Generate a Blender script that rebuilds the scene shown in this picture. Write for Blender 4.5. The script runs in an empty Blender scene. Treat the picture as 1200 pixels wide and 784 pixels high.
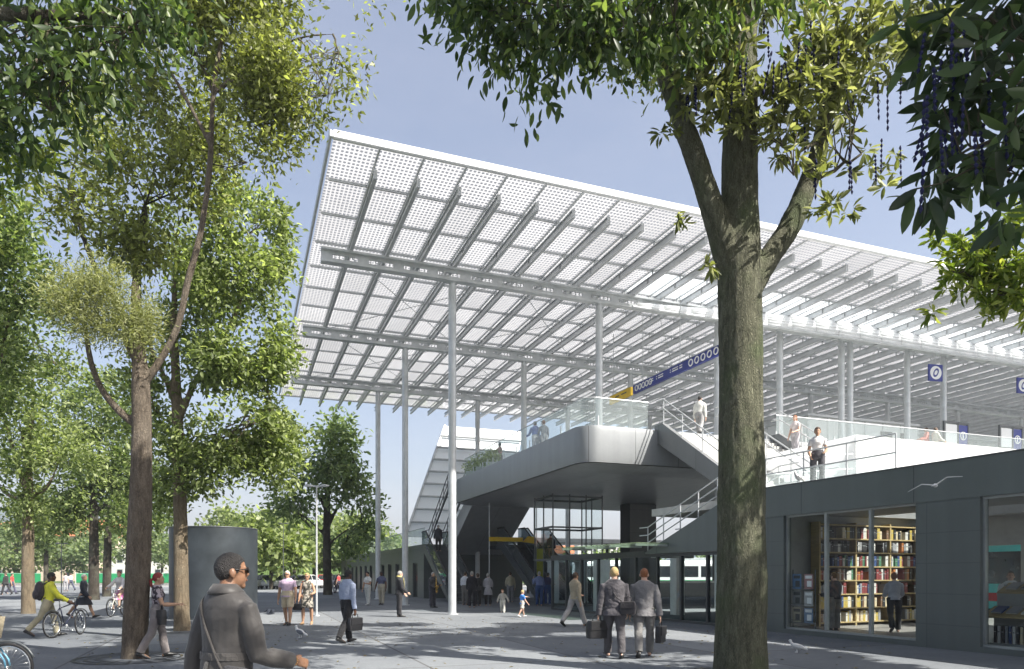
import bpy, math, random
import numpy as np
from mathutils import Vector, Matrix, Quaternion, noise

S = bpy.context.scene
COL = S.collection
random.seed(11)
rng = np.random.default_rng(11)
R = math.radians
PI = math.pi

# the lens: focal length in pixels of the 1200 px wide photograph, horizon row, eye height
F, CX, HY, EYE = 831.0, 600.0, 672.0, 1.62


def at(px, py, Y):
    """world point that stands Y metres in front of the camera at a picture position"""
    return Vector(((px - CX) / F * Y, Y, EYE + (HY - py) / F * Y))


def gr(px, py):
    """ground point seen at a picture position"""
    Y = F * EYE / (py - HY)
    return Vector(((px - CX) / F * Y, Y, 0.0))


# ------------------------------------------------------------------ mesh builder
class MB:
    def __init__(self):
        self.v, self.f, self.m = [], [], []
        self.cur = 0
        self.xf = None

    def add(self, pts, faces):
        o = len(self.v)
        if self.xf is not None:
            pts = [self.xf @ Vector(p) for p in pts]
        self.v.extend([(p[0], p[1], p[2]) for p in pts])
        self.f.extend([tuple(i + o for i in f) for f in faces])
        self.m.extend([self.cur] * len(faces))
        return self

    def box(self, a, b, rot=None, pivot=None):
        x0, y0, z0 = a
        x1, y1, z1 = b
        p = [Vector(q) for q in ((x0, y0, z0), (x1, y0, z0), (x1, y1, z0), (x0, y1, z0),
                                 (x0, y0, z1), (x1, y0, z1), (x1, y1, z1), (x0, y1, z1))]
        if rot is not None:
            c = Vector(pivot) if pivot is not None else (Vector(a) + Vector(b)) / 2
            p = [c + rot @ (q - c) for q in p]
        return self.add(p, [(3, 2, 1, 0), (4, 5, 6, 7), (0, 1, 5, 4), (1, 2, 6, 5), (2, 3, 7, 6), (3, 0, 4, 7)])

    def cbox(self, c, s, rot=None):
        c = Vector(c)
        h = Vector(s) / 2
        return self.box(c - h, c + h, rot, c)

    def bbox(self, a, b, r=0.02):
        """box with chamfered edges"""
        (x0, y0, z0), (x1, y1, z1) = a, b
        pts, faces = [], []
        for z, i in ((z0, r), (z0 + r, 0), (z1 - r, 0), (z1, r)):
            for x, y in ((x0 + i + r, y0 + i), (x1 - i - r, y0 + i), (x1 - i, y0 + i + r), (x1 - i, y1 - i - r),
                         (x1 - i - r, y1 - i), (x0 + i + r, y1 - i), (x0 + i, y1 - i - r), (x0 + i, y0 + i + r)):
                pts.append((x, y, z))
        for k in range(3):
            for j in range(8):
                a_, b_ = k * 8 + j, k * 8 + (j + 1) % 8
                faces.append((a_, b_, b_ + 8, a_ + 8))
        faces.append(tuple(range(7, -1, -1)))
        faces.append(tuple(range(24, 32)))
        return self.add(pts, faces)

    def loft(self, secs, n=12, cap=True):
        """secs: list of (centre, axis_x, axis_y) ellipses"""
        pts, faces = [], []
        for c, ax, ay in secs:
            c, ax, ay = Vector(c), Vector(ax), Vector(ay)
            for j in range(n):
                t = 2 * PI * j / n
                pts.append(c + ax * math.cos(t) + ay * math.sin(t))
        for k in range(len(secs) - 1):
            for j in range(n):
                a, b = k * n + j, k * n + (j + 1) % n
                faces.append((a, b, b + n, a + n))
        if cap:
            faces.append(tuple(range(n - 1, -1, -1)))
            faces.append(tuple(range((len(secs) - 1) * n, len(secs) * n)))
        return self.add(pts, faces)

    def tube(self, pts, rad, n=8, cap=True, round_end=False):
        pts = [Vector(p) for p in pts]
        if not hasattr(rad, '__len__'):
            rad = [rad] * len(pts)
        rad = list(rad)
        if round_end:
            d0 = (pts[0] - pts[1]).normalized()
            d1 = (pts[-1] - pts[-2]).normalized()
            a, b = pts[0], pts[-1]
            r0, r1 = rad[0], rad[-1]
            pts = [a + d0 * r0 * .95, a + d0 * r0 * .6] + pts + [b + d1 * r1 * .6, b + d1 * r1 * .95]
            rad = [r0 * .32, r0 * .8] + rad + [r1 * .8, r1 * .32]
        secs = []
        nrm = None
        for i, p in enumerate(pts):
            t = (pts[min(i + 1, len(pts) - 1)] - pts[max(i - 1, 0)])
            if t.length < 1e-9:
                t = Vector((0, 0, 1))
            t.normalize()
            if nrm is None:
                nrm = t.orthogonal().normalized()
            else:
                nrm = nrm - t * nrm.dot(t)
                nrm = nrm.normalized() if nrm.length > 1e-6 else t.orthogonal().normalized()
            bi = t.cross(nrm)
            secs.append((p, nrm * rad[i], bi * rad[i]))
        return self.loft(secs, n, cap)

    def ell(self, c, r, nu=14, nv=9, rot=None):
        c = Vector(c)
        pts, faces = [], []
        for i in range(1, nv):
            th = PI * i / nv
            for j in range(nu):
                ph = 2 * PI * j / nu
                q = Vector((r[0] * math.sin(th) * math.cos(ph), r[1] * math.sin(th) * math.sin(ph), r[2] * math.cos(th)))
                pts.append(c + (rot @ q if rot is not None else q))
        for i in range(nv - 2):
            for j in range(nu):
                a, b = i * nu + j, i * nu + (j + 1) % nu
                faces.append((a, a + nu, b + nu, b))
        q = Vector((0, 0, r[2]))
        q = rot @ q if rot is not None else q
        pts += [c + q, c - q]
        t, bt = len(pts) - 2, len(pts) - 1
        for j in range(nu):
            faces.append((t, j, (j + 1) % nu))
            faces.append((bt, (nv - 2) * nu + (j + 1) % nu, (nv - 2) * nu + j))
        return self.add(pts, faces)

    def prism(self, poly, ex, ey, off, ez):
        """flat polygon (list of 2D) in plane (ex, ey) at off, extruded by vector ez"""
        ex, ey, off, ez = Vector(ex), Vector(ey), Vector(off), Vector(ez)
        n = len(poly)
        p = [off + ex * a + ey * b for a, b in poly]
        p += [q + ez for q in p]
        faces = [tuple(range(n - 1, -1, -1)), tuple(range(n, 2 * n))]
        faces += [(j, (j + 1) % n, (j + 1) % n + n, j + n) for j in range(n)]
        return self.add(p, faces)

    def ring(self, c, axis, Rr, r, n=28, m=8):
        c, axis = Vector(c), Vector(axis).normalized()
        u = axis.orthogonal().normalized()
        w = axis.cross(u)
        pts, faces = [], []
        for i in range(n):
            a = 2 * PI * i / n
            d = u * math.cos(a) + w * math.sin(a)
            for j in range(m):
                b = 2 * PI * j / m
                pts.append(c + d * (Rr + r * math.cos(b)) + axis * r * math.sin(b))
        for i in range(n):
            for j in range(m):
                faces.append((i * m + j, ((i + 1) % n) * m + j, ((i + 1) % n) * m + (j + 1) % m, i * m + (j + 1) % m))
        return self.add(pts, faces)

    def mesh(self, name):
        me = bpy.data.meshes.new(name)
        me.from_pydata(self.v, [], self.f)
        if any(self.m):
            me.polygons.foreach_set('material_index', self.m)
        me.update()
        return me

    def build(self, name, mats, parent=None, smooth=False, angle=None):
        me = self.mesh(name)
        return obj(name, me, mats, parent, smooth, angle)


def obj(name, me, mats, parent=None, smooth=False, angle=None):
    for m in (mats if isinstance(mats, (list, tuple)) else [mats]):
        me.materials.append(m)
    if smooth:
        me.polygons.foreach_set('use_smooth', [True] * len(me.polygons))
        if angle:
            me.set_sharp_from_angle(angle=R(angle))
    o = bpy.data.objects.new(name, me)
    COL.objects.link(o)
    if parent is not None:
        o.parent = parent
    return o


def tag(o, label=None, cat=None, group=None, kind=None):
    if label:
        o['label'] = label
    if cat:
        o['category'] = cat
    if group:
        o['group'] = group
    if kind:
        o['kind'] = kind
    return o


def thing(name, label, cat, loc=(0, 0, 0), rz=0.0, group=None):
    o = bpy.data.objects.new(name, None)
    o.empty_display_size = .2
    COL.objects.link(o)
    o.location = loc
    o.rotation_euler = (0, 0, rz)
    return tag(o, label, cat, group)


def copy_tree(o, parent=None):
    c = o.copy()
    COL.objects.link(c)
    c.parent = parent
    for ch in list(o.children):
        copy_tree(ch, c)
    return c


def dup(o, loc, rz=None, label=None, scale=None):
    c = copy_tree(o)
    c.location = loc
    if rz is not None:
        c.rotation_euler = (0, 0, rz)
    if label:
        c['label'] = label
    if scale:
        c.scale = (scale,) * 3
    return c


def fuse(mb, voxel, smooth_it=3, fac=.5, name='skin', decim=None):
    """one continuous skin round all the overlapping shapes of mb"""
    me = mb.mesh('tmp')
    o = bpy.data.objects.new('tmp', me)
    COL.objects.link(o)
    m = o.modifiers.new('r', 'REMESH')
    m.mode = 'VOXEL'
    m.voxel_size = voxel
    m.use_smooth_shade = True
    if smooth_it:
        s = o.modifiers.new('s', 'SMOOTH')
        s.factor = fac
        s.iterations = smooth_it
    dg = bpy.context.evaluated_depsgraph_get()
    out = bpy.data.meshes.new_from_object(o.evaluated_get(dg))
    out.name = name
    bpy.data.objects.remove(o)
    bpy.data.meshes.remove(me)
    out.materials.clear()
    out.polygons.foreach_set('use_smooth', [True] * len(out.polygons))
    return out


def np_mesh(name, verts, faces):
    """verts (n,3), faces (k,4) or (k,3) arrays"""
    me = bpy.data.meshes.new(name)
    verts = np.ascontiguousarray(verts, dtype=np.float32)
    faces = np.ascontiguousarray(faces, dtype=np.int32)
    nf, w = faces.shape
    me.vertices.add(len(verts))
    me.vertices.foreach_set('co', verts.ravel())
    me.loops.add(nf * w)
    me.loops.foreach_set('vertex_index', faces.ravel())
    me.polygons.add(nf)
    me.polygons.foreach_set('loop_start', np.arange(0, nf * w, w, dtype=np.int32))
    me.update(calc_edges=True)
    me.validate()
    return me
# ------------------------------------------------------------------ materials
def new_mat(name):
    m = bpy.data.materials.new(name)
    m.use_nodes = True
    nt = m.node_tree
    nt.nodes.clear()
    out = nt.nodes.new('ShaderNodeOutputMaterial')
    return m, nt, out


def N(nt, kind, **kw):
    n = nt.nodes.new(kind)
    for k, v in kw.items():
        if k in n.inputs.keys():
            n.inputs[k].default_value = v
        else:
            setattr(n, k, v)
    return n


def L(nt, a, b):
    nt.links.new(a, b)


def rgb(c):
    return (c[0], c[1], c[2], 1.0)


def coords(nt, scale=(1, 1, 1), rot=(0, 0, 0), kind='Object'):
    tc = N(nt, 'ShaderNodeTexCoord')
    mp = N(nt, 'ShaderNodeMapping')
    mp.inputs['Scale'].default_value = scale
    mp.inputs['Rotation'].default_value = rot
    L(nt, tc.outputs[kind], mp.inputs['Vector'])
    return mp.outputs['Vector']


def pbr(name, col, rough=.5, metal=0.0, var=.12, vscale=3.0, bump=0.0, bscale=40.0, spec=.5, stretch=(1, 1, 1), rvar=.08, coat=0.0):
    """painted / plain surface with uneven tone, uneven gloss and fine relief"""
    m, nt, out = new_mat(name)
    b = N(nt, 'ShaderNodeBsdfPrincipled')
    b.inputs['Metallic'].default_value = metal
    b.inputs['Specular IOR Level'].default_value = spec
    b.inputs['Coat Weight'].default_value = coat
    v = coords(nt, stretch)
    n1 = N(nt, 'ShaderNodeTexNoise', Scale=vscale, Detail=5.0, Roughness=.6)
    L(nt, v, n1.inputs['Vector'])
    mr = N(nt, 'ShaderNodeMapRange')
    mr.inputs['From Min'].default_value = .3
    mr.inputs['From Max'].default_value = .7
    mr.inputs['To Min'].default_value = 1 - var
    mr.inputs['To Max'].default_value = 1 + var
    L(nt, n1.outputs['Fac'], mr.inputs['Value'])
    mx = N(nt, 'ShaderNodeMix', data_type='RGBA', blend_type='MULTIPLY')
    mx.inputs[0].default_value = 1.0
    mx.inputs[6].default_value = rgb(col)
    L(nt, mr.outputs[0], mx.inputs[7])
    L(nt, mx.outputs[2], b.inputs['Base Color'])
    rr = N(nt, 'ShaderNodeMapRange')
    rr.inputs['To Min'].default_value = max(.02, rough - rvar)
    rr.inputs['To Max'].default_value = min(1, rough + rvar)
    L(nt, n1.outputs['Fac'], rr.inputs['Value'])
    L(nt, rr.outputs[0], b.inputs['Roughness'])
    if bump:
        n2 = N(nt, 'ShaderNodeTexNoise', Scale=bscale, Detail=4.0)
        L(nt, v, n2.inputs['Vector'])
        bp = N(nt, 'ShaderNodeBump', Strength=bump, Distance=.02)
        L(nt, n2.outputs['Fac'], bp.inputs['Height'])
        L(nt, bp.outputs[0], b.inputs['Normal'])
    L(nt, b.outputs[0], out.inputs[0])
    return m


def math_node(nt, op, a, b=None):
    n = N(nt, 'ShaderNodeMath', operation=op)
    for i, x in enumerate((a, b)):
        if x is None:
            continue
        if isinstance(x, (int, float)):
            n.inputs[i].default_value = x
        else:
            L(nt, x, n.inputs[i])
    return n.outputs[0]


def line_mask(nt, comp, period, width, offset=0.0):
    """1 on a joint line of given width repeated with a period"""
    s = math_node(nt, 'ADD', comp, offset)
    fr = math_node(nt, 'FRACT', math_node(nt, 'DIVIDE', s, period))
    d = math_node(nt, 'MINIMUM', fr, math_node(nt, 'SUBTRACT', 1.0, fr))
    return math_node(nt, 'LESS_THAN', d, width / period / 2)


def paving_mat():
    m, nt, out = new_mat('plaza paving')
    b = N(nt, 'ShaderNodeBsdfPrincipled')
    v = coords(nt, (1, 1, 1), (0, 0, R(-20.7)))
    sp = N(nt, 'ShaderNodeSeparateXYZ')
    L(nt, v, sp.inputs[0])
    j1 = line_mask(nt, sp.outputs[0], 3.0, .045)
    j2 = line_mask(nt, sp.outputs[1], 6.0, .045)
    joint = math_node(nt, 'MAXIMUM', j1, j2)
    # tone of each slab
    fl = N(nt, 'ShaderNodeVectorMath', operation='SNAP')
    L(nt, v, fl.inputs[0])
    fl.inputs[1].default_value = (3.0, 6.0, 50)
    wn = N(nt, 'ShaderNodeTexWhiteNoise')
    L(nt, fl.outputs[0], wn.inputs['Vector'])
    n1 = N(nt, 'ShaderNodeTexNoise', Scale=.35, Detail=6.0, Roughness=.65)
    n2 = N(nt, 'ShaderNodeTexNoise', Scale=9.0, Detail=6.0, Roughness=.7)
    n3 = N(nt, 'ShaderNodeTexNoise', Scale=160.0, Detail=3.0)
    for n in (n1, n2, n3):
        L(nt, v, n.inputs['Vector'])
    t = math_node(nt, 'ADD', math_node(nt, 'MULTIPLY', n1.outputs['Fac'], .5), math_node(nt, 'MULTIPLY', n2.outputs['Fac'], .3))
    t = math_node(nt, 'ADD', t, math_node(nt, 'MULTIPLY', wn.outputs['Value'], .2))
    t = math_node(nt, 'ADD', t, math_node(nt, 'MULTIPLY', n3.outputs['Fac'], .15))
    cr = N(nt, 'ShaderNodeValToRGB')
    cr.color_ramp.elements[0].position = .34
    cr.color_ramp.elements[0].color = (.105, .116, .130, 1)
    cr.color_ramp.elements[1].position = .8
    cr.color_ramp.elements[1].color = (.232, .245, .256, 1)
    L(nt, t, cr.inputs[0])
    mx = N(nt, 'ShaderNodeMix', data_type='RGBA', blend_type='MIX')
    L(nt, math_node(nt, 'MULTIPLY', joint, .8), mx.inputs[0])
    L(nt, cr.outputs[0], mx.inputs[6])
    mx.inputs[7].default_value = (.10, .10, .10, 1)
    # dark gum spots and stains
    vo = N(nt, 'ShaderNodeTexVoronoi', Scale=2.2)
    L(nt, v, vo.inputs['Vector'])
    spot = math_node(nt, 'LESS_THAN', vo.outputs['Distance'], .045)
    mx2 = N(nt, 'ShaderNodeMix', data_type='RGBA', blend_type='MIX')
    L(nt, math_node(nt, 'MULTIPLY', spot, .35), mx2.inputs[0])
    L(nt, mx.outputs[2], mx2.inputs[6])
    mx2.inputs[7].default_value = (.12, .12, .12, 1)
    L(nt, mx2.outputs[2], b.inputs['Base Color'])
    rr = N(nt, 'ShaderNodeMapRange')
    rr.inputs['To Min'].default_value = .62
    rr.inputs['To Max'].default_value = .9
    b.inputs['Specular IOR Level'].default_value = .0
    L(nt, n1.outputs['Fac'], rr.inputs['Value'])
    L(nt, rr.outputs[0], b.inputs['Roughness'])
    hgt = math_node(nt, 'SUBTRACT', math_node(nt, 'MULTIPLY', n3.outputs['Fac'], .3), joint)
    bp = N(nt, 'ShaderNodeBump', Strength=.35, Distance=.01)
    L(nt, hgt, bp.inputs['Height'])
    L(nt, bp.outputs[0], b.inputs['Normal'])
    L(nt, b.outputs[0], out.inputs[0])
    return m


def panel_mat(name, col, rough, metal, py, pz, oz=0.0, oy=0.0, axis=1, dark=.35, var=.12):
    """large metal cladding sheets with open joints; object coordinates: axis = run of the wall"""
    m, nt, out = new_mat(name)
    b = N(nt, 'ShaderNodeBsdfPrincipled')
    b.inputs['Metallic'].default_value = metal
    v = coords(nt)
    sp = N(nt, 'ShaderNodeSeparateXYZ')
    L(nt, v, sp.inputs[0])
    j = line_mask(nt, sp.outputs[axis], py, .022, oy)
    if pz:
        j = math_node(nt, 'MAXIMUM', j, line_mask(nt, sp.outputs[2], pz, .016, oz))
    n1 = N(nt, 'ShaderNodeTexNoise', Scale=.9, Detail=7.0, Roughness=.7)
    n2 = N(nt, 'ShaderNodeTexNoise', Scale=60.0, Detail=3.0)
    L(nt, v, n1.inputs['Vector'])
    L(nt, v, n2.inputs['Vector'])
    st = N(nt, 'ShaderNodeMapping')
    st.inputs['Scale'].default_value = (3, 3, .12)
    L(nt, v, st.inputs['Vector'])
    n3 = N(nt, 'ShaderNodeTexNoise', Scale=1.0, Detail=5.0)
    L(nt, st.outputs[0], n3.inputs['Vector'])
    t = math_node(nt, 'ADD', math_node(nt, 'MULTIPLY', n1.outputs['Fac'], .5), math_node(nt, 'MULTIPLY', n3.outputs['Fac'], .5))
    mr = N(nt, 'ShaderNodeMapRange')
    mr.inputs['From Min'].default_value = .3
    mr.inputs['From Max'].default_value = .7
    mr.inputs['To Min'].default_value = 1 - var
    mr.inputs['To Max'].default_value = 1 + var
    L(nt, t, mr.inputs['Value'])
    mx = N(nt, 'ShaderNodeMix', data_type='RGBA', blend_type='MULTIPLY')
    mx.inputs[0].default_value = 1
    mx.inputs[6].default_value = rgb(col)
    L(nt, mr.outputs[0], mx.inputs[7])
    mx2 = N(nt, 'ShaderNodeMix', data_type='RGBA', blend_type='MIX')
    L(nt, math_node(nt, 'MULTIPLY', j, 1 - dark), mx2.inputs[0])
    L(nt, mx.outputs[2], mx2.inputs[6])
    mx2.inputs[7].default_value = (col[0] * .15, col[1] * .15, col[2] * .15, 1)
    L(nt, mx2.outputs[2], b.inputs['Base Color'])
    rr = N(nt, 'ShaderNodeMapRange')
    rr.inputs['To Min'].default_value = max(.05, rough - .12)
    rr.inputs['To Max'].default_value = rough + .12
    L(nt, n1.outputs['Fac'], rr.inputs['Value'])
    L(nt, rr.outputs[0], b.inputs['Roughness'])
    bp = N(nt, 'ShaderNodeBump', Strength=.25, Distance=.01)
    L(nt, math_node(nt, 'SUBTRACT', math_node(nt, 'MULTIPLY', n2.outputs['Fac'], .1), j), bp.inputs['Height'])
    L(nt, bp.outputs[0], b.inputs['Normal'])
    L(nt, b.outputs[0], out.inputs[0])
    return m


def pv_mat():
    """photovoltaic glass: opaque grey cells on a milky sheet that lets daylight through"""
    m, nt, out = new_mat('photovoltaic glass')
    v = coords(nt)
    sp = N(nt, 'ShaderNodeSeparateXYZ')
    L(nt, v, sp.inputs[0])

    def cellmask(c, period, lo, hi, off=0.0):
        fr = math_node(nt, 'FRACT', math_node(nt, 'DIVIDE', math_node(nt, 'ADD', c, off), period))
        return math_node(nt, 'MULTIPLY', math_node(nt, 'GREATER_THAN', fr, lo), math_node(nt, 'LESS_THAN', fr, hi))
    cell = math_node(nt, 'MULTIPLY', cellmask(sp.outputs[0], 1.34 / 10, .16, .80), cellmask(sp.outputs[1], 2.25 / 12, .20, .76))
    # tone of each sheet
    fl = N(nt, 'ShaderNodeVectorMath', operation='SNAP')
    L(nt, v, fl.inputs[0])
    fl.inputs[1].default_value = (1.34, 2.25, 50)
    wn = N(nt, 'ShaderNodeTexWhiteNoise')
    L(nt, fl.outputs[0], wn.inputs['Vector'])
    n1 = N(nt, 'ShaderNodeTexNoise', Scale=.5, Detail=5.0)
    L(nt, v, n1.inputs['Vector'])
    tone = math_node(nt, 'ADD', math_node(nt, 'MULTIPLY', wn.outputs['Value'], .07), math_node(nt, 'MULTIPLY', n1.outputs['Fac'], .12))
    tone = math_node(nt, 'ADD', tone, .50)
    cg = N(nt, 'ShaderNodeCombineColor')
    for i in range(3):
        L(nt, tone, cg.inputs[i])
    tr = N(nt, 'ShaderNodeBsdfTranslucent')
    L(nt, cg.outputs[0], tr.inputs['Color'])
    tp = N(nt, 'ShaderNodeBsdfTransparent', Color=(.95, .97, 1, 1))
    gap = N(nt, 'ShaderNodeMixShader', Fac=.10)
    L(nt, tr.outputs[0], gap.inputs[1])
    L(nt, tp.outputs[0], gap.inputs[2])
    ct = N(nt, 'ShaderNodeBsdfTranslucent', Color=(.37, .385, .41, 1))
    cd = N(nt, 'ShaderNodeBsdfDiffuse', Color=(.16, .175, .20, 1))
    cm = N(nt, 'ShaderNodeMixShader', Fac=.22)
    L(nt, ct.outputs[0], cm.inputs[1])
    L(nt, cd.outputs[0], cm.inputs[2])
    mx = N(nt, 'ShaderNodeMixShader')
    L(nt, cell, mx.inputs[0])
    L(nt, gap.outputs[0], mx.inputs[1])
    L(nt, cm.outputs[0], mx.inputs[2])
    gl = N(nt, 'ShaderNodeBsdfGlossy', Roughness=.12, Color=(1, 1, 1, 1))
    fr = N(nt, 'ShaderNodeFresnel', IOR=1.35)
    mg = N(nt, 'ShaderNodeMixShader')
    gb = N(nt, 'ShaderNodeNewGeometry')
    L(nt, math_node(nt, 'MULTIPLY', fr.outputs[0], math_node(nt, 'SUBTRACT', 1.0, gb.outputs['Backfacing'])), mg.inputs[0])
    L(nt, mx.outputs[0], mg.inputs[1])
    L(nt, gl.outputs[0], mg.inputs[2])
    L(nt, mg.outputs[0], out.inputs[0])
    return m


def glass_mat(name, tint=(.86, .92, .92), ior=1.45, rough=.0, milk=0.0, milk_col=(.9, .94, .95), waves=True, front=.55):
    m, nt, out = new_mat(name)
    tp = N(nt, 'ShaderNodeBsdfTransparent', Color=rgb(tint))
    gl = N(nt, 'ShaderNodeBsdfGlossy', Roughness=rough, Color=(1, 1, 1, 1))
    fr = N(nt, 'ShaderNodeFresnel', IOR=ior)
    if waves:
        v = coords(nt)
        n = N(nt, 'ShaderNodeTexNoise', Scale=.7, Detail=2.0)
        L(nt, v, n.inputs['Vector'])
        bp = N(nt, 'ShaderNodeBump', Strength=.04, Distance=.1)
        L(nt, n.outputs['Fac'], bp.inputs['Height'])
        L(nt, bp.outputs[0], gl.inputs['Normal'])
    body = tp.outputs[0]
    if milk:
        tl = N(nt, 'ShaderNodeBsdfTranslucent', Color=rgb(milk_col))
        df = N(nt, 'ShaderNodeBsdfDiffuse', Color=rgb(milk_col))
        a = N(nt, 'ShaderNodeMixShader', Fac=front)
        L(nt, tl.outputs[0], a.inputs[1])
        L(nt, df.outputs[0], a.inputs[2])
        c = N(nt, 'ShaderNodeMixShader', Fac=milk)
        L(nt, tp.outputs[0], c.inputs[1])
        L(nt, a.outputs[0], c.inputs[2])
        body = c.outputs[0]
    mg = N(nt, 'ShaderNodeMixShader')
    gb = N(nt, 'ShaderNodeNewGeometry')
    L(nt, math_node(nt, 'MULTIPLY', fr.outputs[0], math_node(nt, 'SUBTRACT', 1.0, gb.outputs['Backfacing'])), mg.inputs[0])
    L(nt, body, mg.inputs[1])
    L(nt, gl.outputs[0], mg.inputs[2])
    L(nt, mg.outputs[0], out.inputs[0])
    return m


def leaf_mat(name, c0, c1, c2, trans=.35, rough=.42, trans_col=None):
    """leaves: each leaf its own tone between c0 and c2, light shining through"""
    m, nt, out = new_mat(name)
    g = N(nt, 'ShaderNodeNewGeometry')
    cr = N(nt, 'ShaderNodeValToRGB')
    cr.color_ramp.elements[0].color = rgb(c0)
    cr.color_ramp.elements[0].position = 0.0
    cr.color_ramp.elements[1].color = rgb(c2)
    cr.color_ramp.elements[1].position = 1.0
    e = cr.color_ramp.elements.new(.55)
    e.color = rgb(c1)
    L(nt, g.outputs['Random Per Island'], cr.inputs[0])
    b = N(nt, 'ShaderNodeBsdfPrincipled', Roughness=rough)
    b.inputs['Specular IOR Level'].default_value = .4
    L(nt, cr.outputs[0], b.inputs['Base Color'])
    t = N(nt, 'ShaderNodeBsdfTranslucent')
    mx = N(nt, 'ShaderNodeMix', data_type='RGBA', blend_type='MULTIPLY')
    mx.inputs[0].default_value = 1
    L(nt, cr.outputs[0], mx.inputs[6])
    mx.inputs[7].default_value = rgb(trans_col or (1.8, 1.9, 1.0))
    L(nt, mx.outputs[2], t.inputs['Color'])
    s = N(nt, 'ShaderNodeMixShader', Fac=trans)
    L(nt, b.outputs[0], s.inputs[1])
    L(nt, t.outputs[0], s.inputs[2])
    L(nt, s.outputs[0], out.inputs[0])
    return m


def bark_mat(name, c0, c1, scale=1.0, lich=(.25, .27, .2), licha=.3):
    m, nt, out = new_mat(name)
    v = coords(nt, (scale, scale, scale * .22))
    vs = coords(nt, (scale, scale, scale))
    n1 = N(nt, 'ShaderNodeTexNoise', Scale=14.0, Detail=8.0, Roughness=.72)
    n2 = N(nt, 'ShaderNodeTexVoronoi', Scale=30.0, feature='DISTANCE_TO_EDGE')
    n3 = N(nt, 'ShaderNodeTexNoise', Scale=1.7, Detail=5.0)
    nw = N(nt, 'ShaderNodeTexNoise', Scale=6.0, Detail=3.0)
    L(nt, v, n1.inputs['Vector'])
    L(nt, vs, n3.inputs['Vector'])
    L(nt, v, nw.inputs['Vector'])
    vm = N(nt, 'ShaderNodeVectorMath', operation='ADD')
    sc = N(nt, 'ShaderNodeVectorMath', operation='SCALE')
    sc.inputs['Scale'].default_value = .7
    L(nt, nw.outputs['Color'], sc.inputs[0])
    L(nt, v, vm.inputs[0])
    L(nt, sc.outputs[0], vm.inputs[1])
    L(nt, vm.outputs[0], n2.inputs['Vector'])
    crk = N(nt, 'ShaderNodeMapRange')
    crk.inputs['From Max'].default_value = .25
    L(nt, n2.outputs['Distance'], crk.inputs['Value'])
    h = math_node(nt, 'ADD', math_node(nt, 'MULTIPLY', crk.outputs[0], .22), math_node(nt, 'MULTIPLY', n1.outputs['Fac'], 1.05))
    cr = N(nt, 'ShaderNodeValToRGB')
    cr.color_ramp.elements[0].position = .35
    cr.color_ramp.elements[0].color = rgb(c0)
    cr.color_ramp.elements[1].position = 1.0
    cr.color_ramp.elements[1].color = rgb(c1)
    L(nt, h, cr.inputs[0])
    mx = N(nt, 'ShaderNodeMix', data_type='RGBA', blend_type='MIX')
    lm = N(nt, 'ShaderNodeMapRange')
    lm.inputs['From Min'].default_value = .48
    lm.inputs['From Max'].default_value = .68
    lm.inputs['To Max'].default_value = licha
    L(nt, n3.outputs['Fac'], lm.inputs['Value'])
    L(nt, lm.outputs[0], mx.inputs[0])
    L(nt, cr.outputs[0], mx.inputs[6])
    mx.inputs[7].default_value = rgb(lich)
    b = N(nt, 'ShaderNodeBsdfPrincipled', Roughness=.85)
    b.inputs['Specular IOR Level'].default_value = .25
    L(nt, mx.outputs[2], b.inputs['Base Color'])
    bp = N(nt, 'ShaderNodeBump', Strength=1.0, Distance=.06)
    L(nt, h, bp.inputs['Height'])
    L(nt, bp.outputs[0], b.inputs['Normal'])
    L(nt, b.outputs[0], out.inputs[0])
    return m


def cloth_mat(name, col, var=.15, rough=.85, pattern=None, col2=None, pscale=12.0, fold=.5):
    m, nt, out = new_mat(name)
    b = N(nt, 'ShaderNodeBsdfPrincipled', Roughness=rough)
    b.inputs['Specular IOR Level'].default_value = .25
    b.inputs['Sheen Weight'].default_value = .15
    v = coords(nt)
    n1 = N(nt, 'ShaderNodeTexNoise', Scale=7.0, Detail=4.0)
    n2 = N(nt, 'ShaderNodeTexNoise', Scale=13.0, Detail=2.0, Distortion=1.2)
    L(nt, v, n1.inputs['Vector'])
    L(nt, v, n2.inputs['Vector'])
    mr = N(nt, 'ShaderNodeMapRange')
    mr.inputs['From Min'].default_value = .3
    mr.inputs['From Max'].default_value = .7
    mr.inputs['To Min'].default_value = 1 - var
    mr.inputs['To Max'].default_value = 1 + var
    L(nt, n1.outputs['Fac'], mr.inputs['Value'])
    mx = N(nt, 'ShaderNodeMix', data_type='RGBA', blend_type='MULTIPLY')
    mx.inputs[0].default_value = 1
    mx.inputs[6].default_value = rgb(col)
    if pattern:
        vo = N(nt, 'ShaderNodeTexNoise', Scale=pscale, Detail=1.0)
        L(nt, v, vo.inputs['Vector'])
        st = math_node(nt, 'GREATER_THAN', vo.outputs['Fac'], .5)
        pm = N(nt, 'ShaderNodeMix', data_type='RGBA', blend_type='MIX')
        L(nt, st, pm.inputs[0])
        pm.inputs[6].default_value = rgb(col)
        pm.inputs[7].default_value = rgb(col2)
        L(nt, pm.outputs[2], mx.inputs[6])
    L(nt, mr.outputs[0], mx.inputs[7])
    L(nt, mx.outputs[2], b.inputs['Base Color'])
    bp = N(nt, 'ShaderNodeBump', Strength=fold, Distance=.03)
    L(nt, n2.outputs['Fac'], bp.inputs['Height'])
    L(nt, bp.outputs[0], b.inputs['Normal'])
    L(nt, b.outputs[0], out.inputs[0])
    return m


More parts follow.
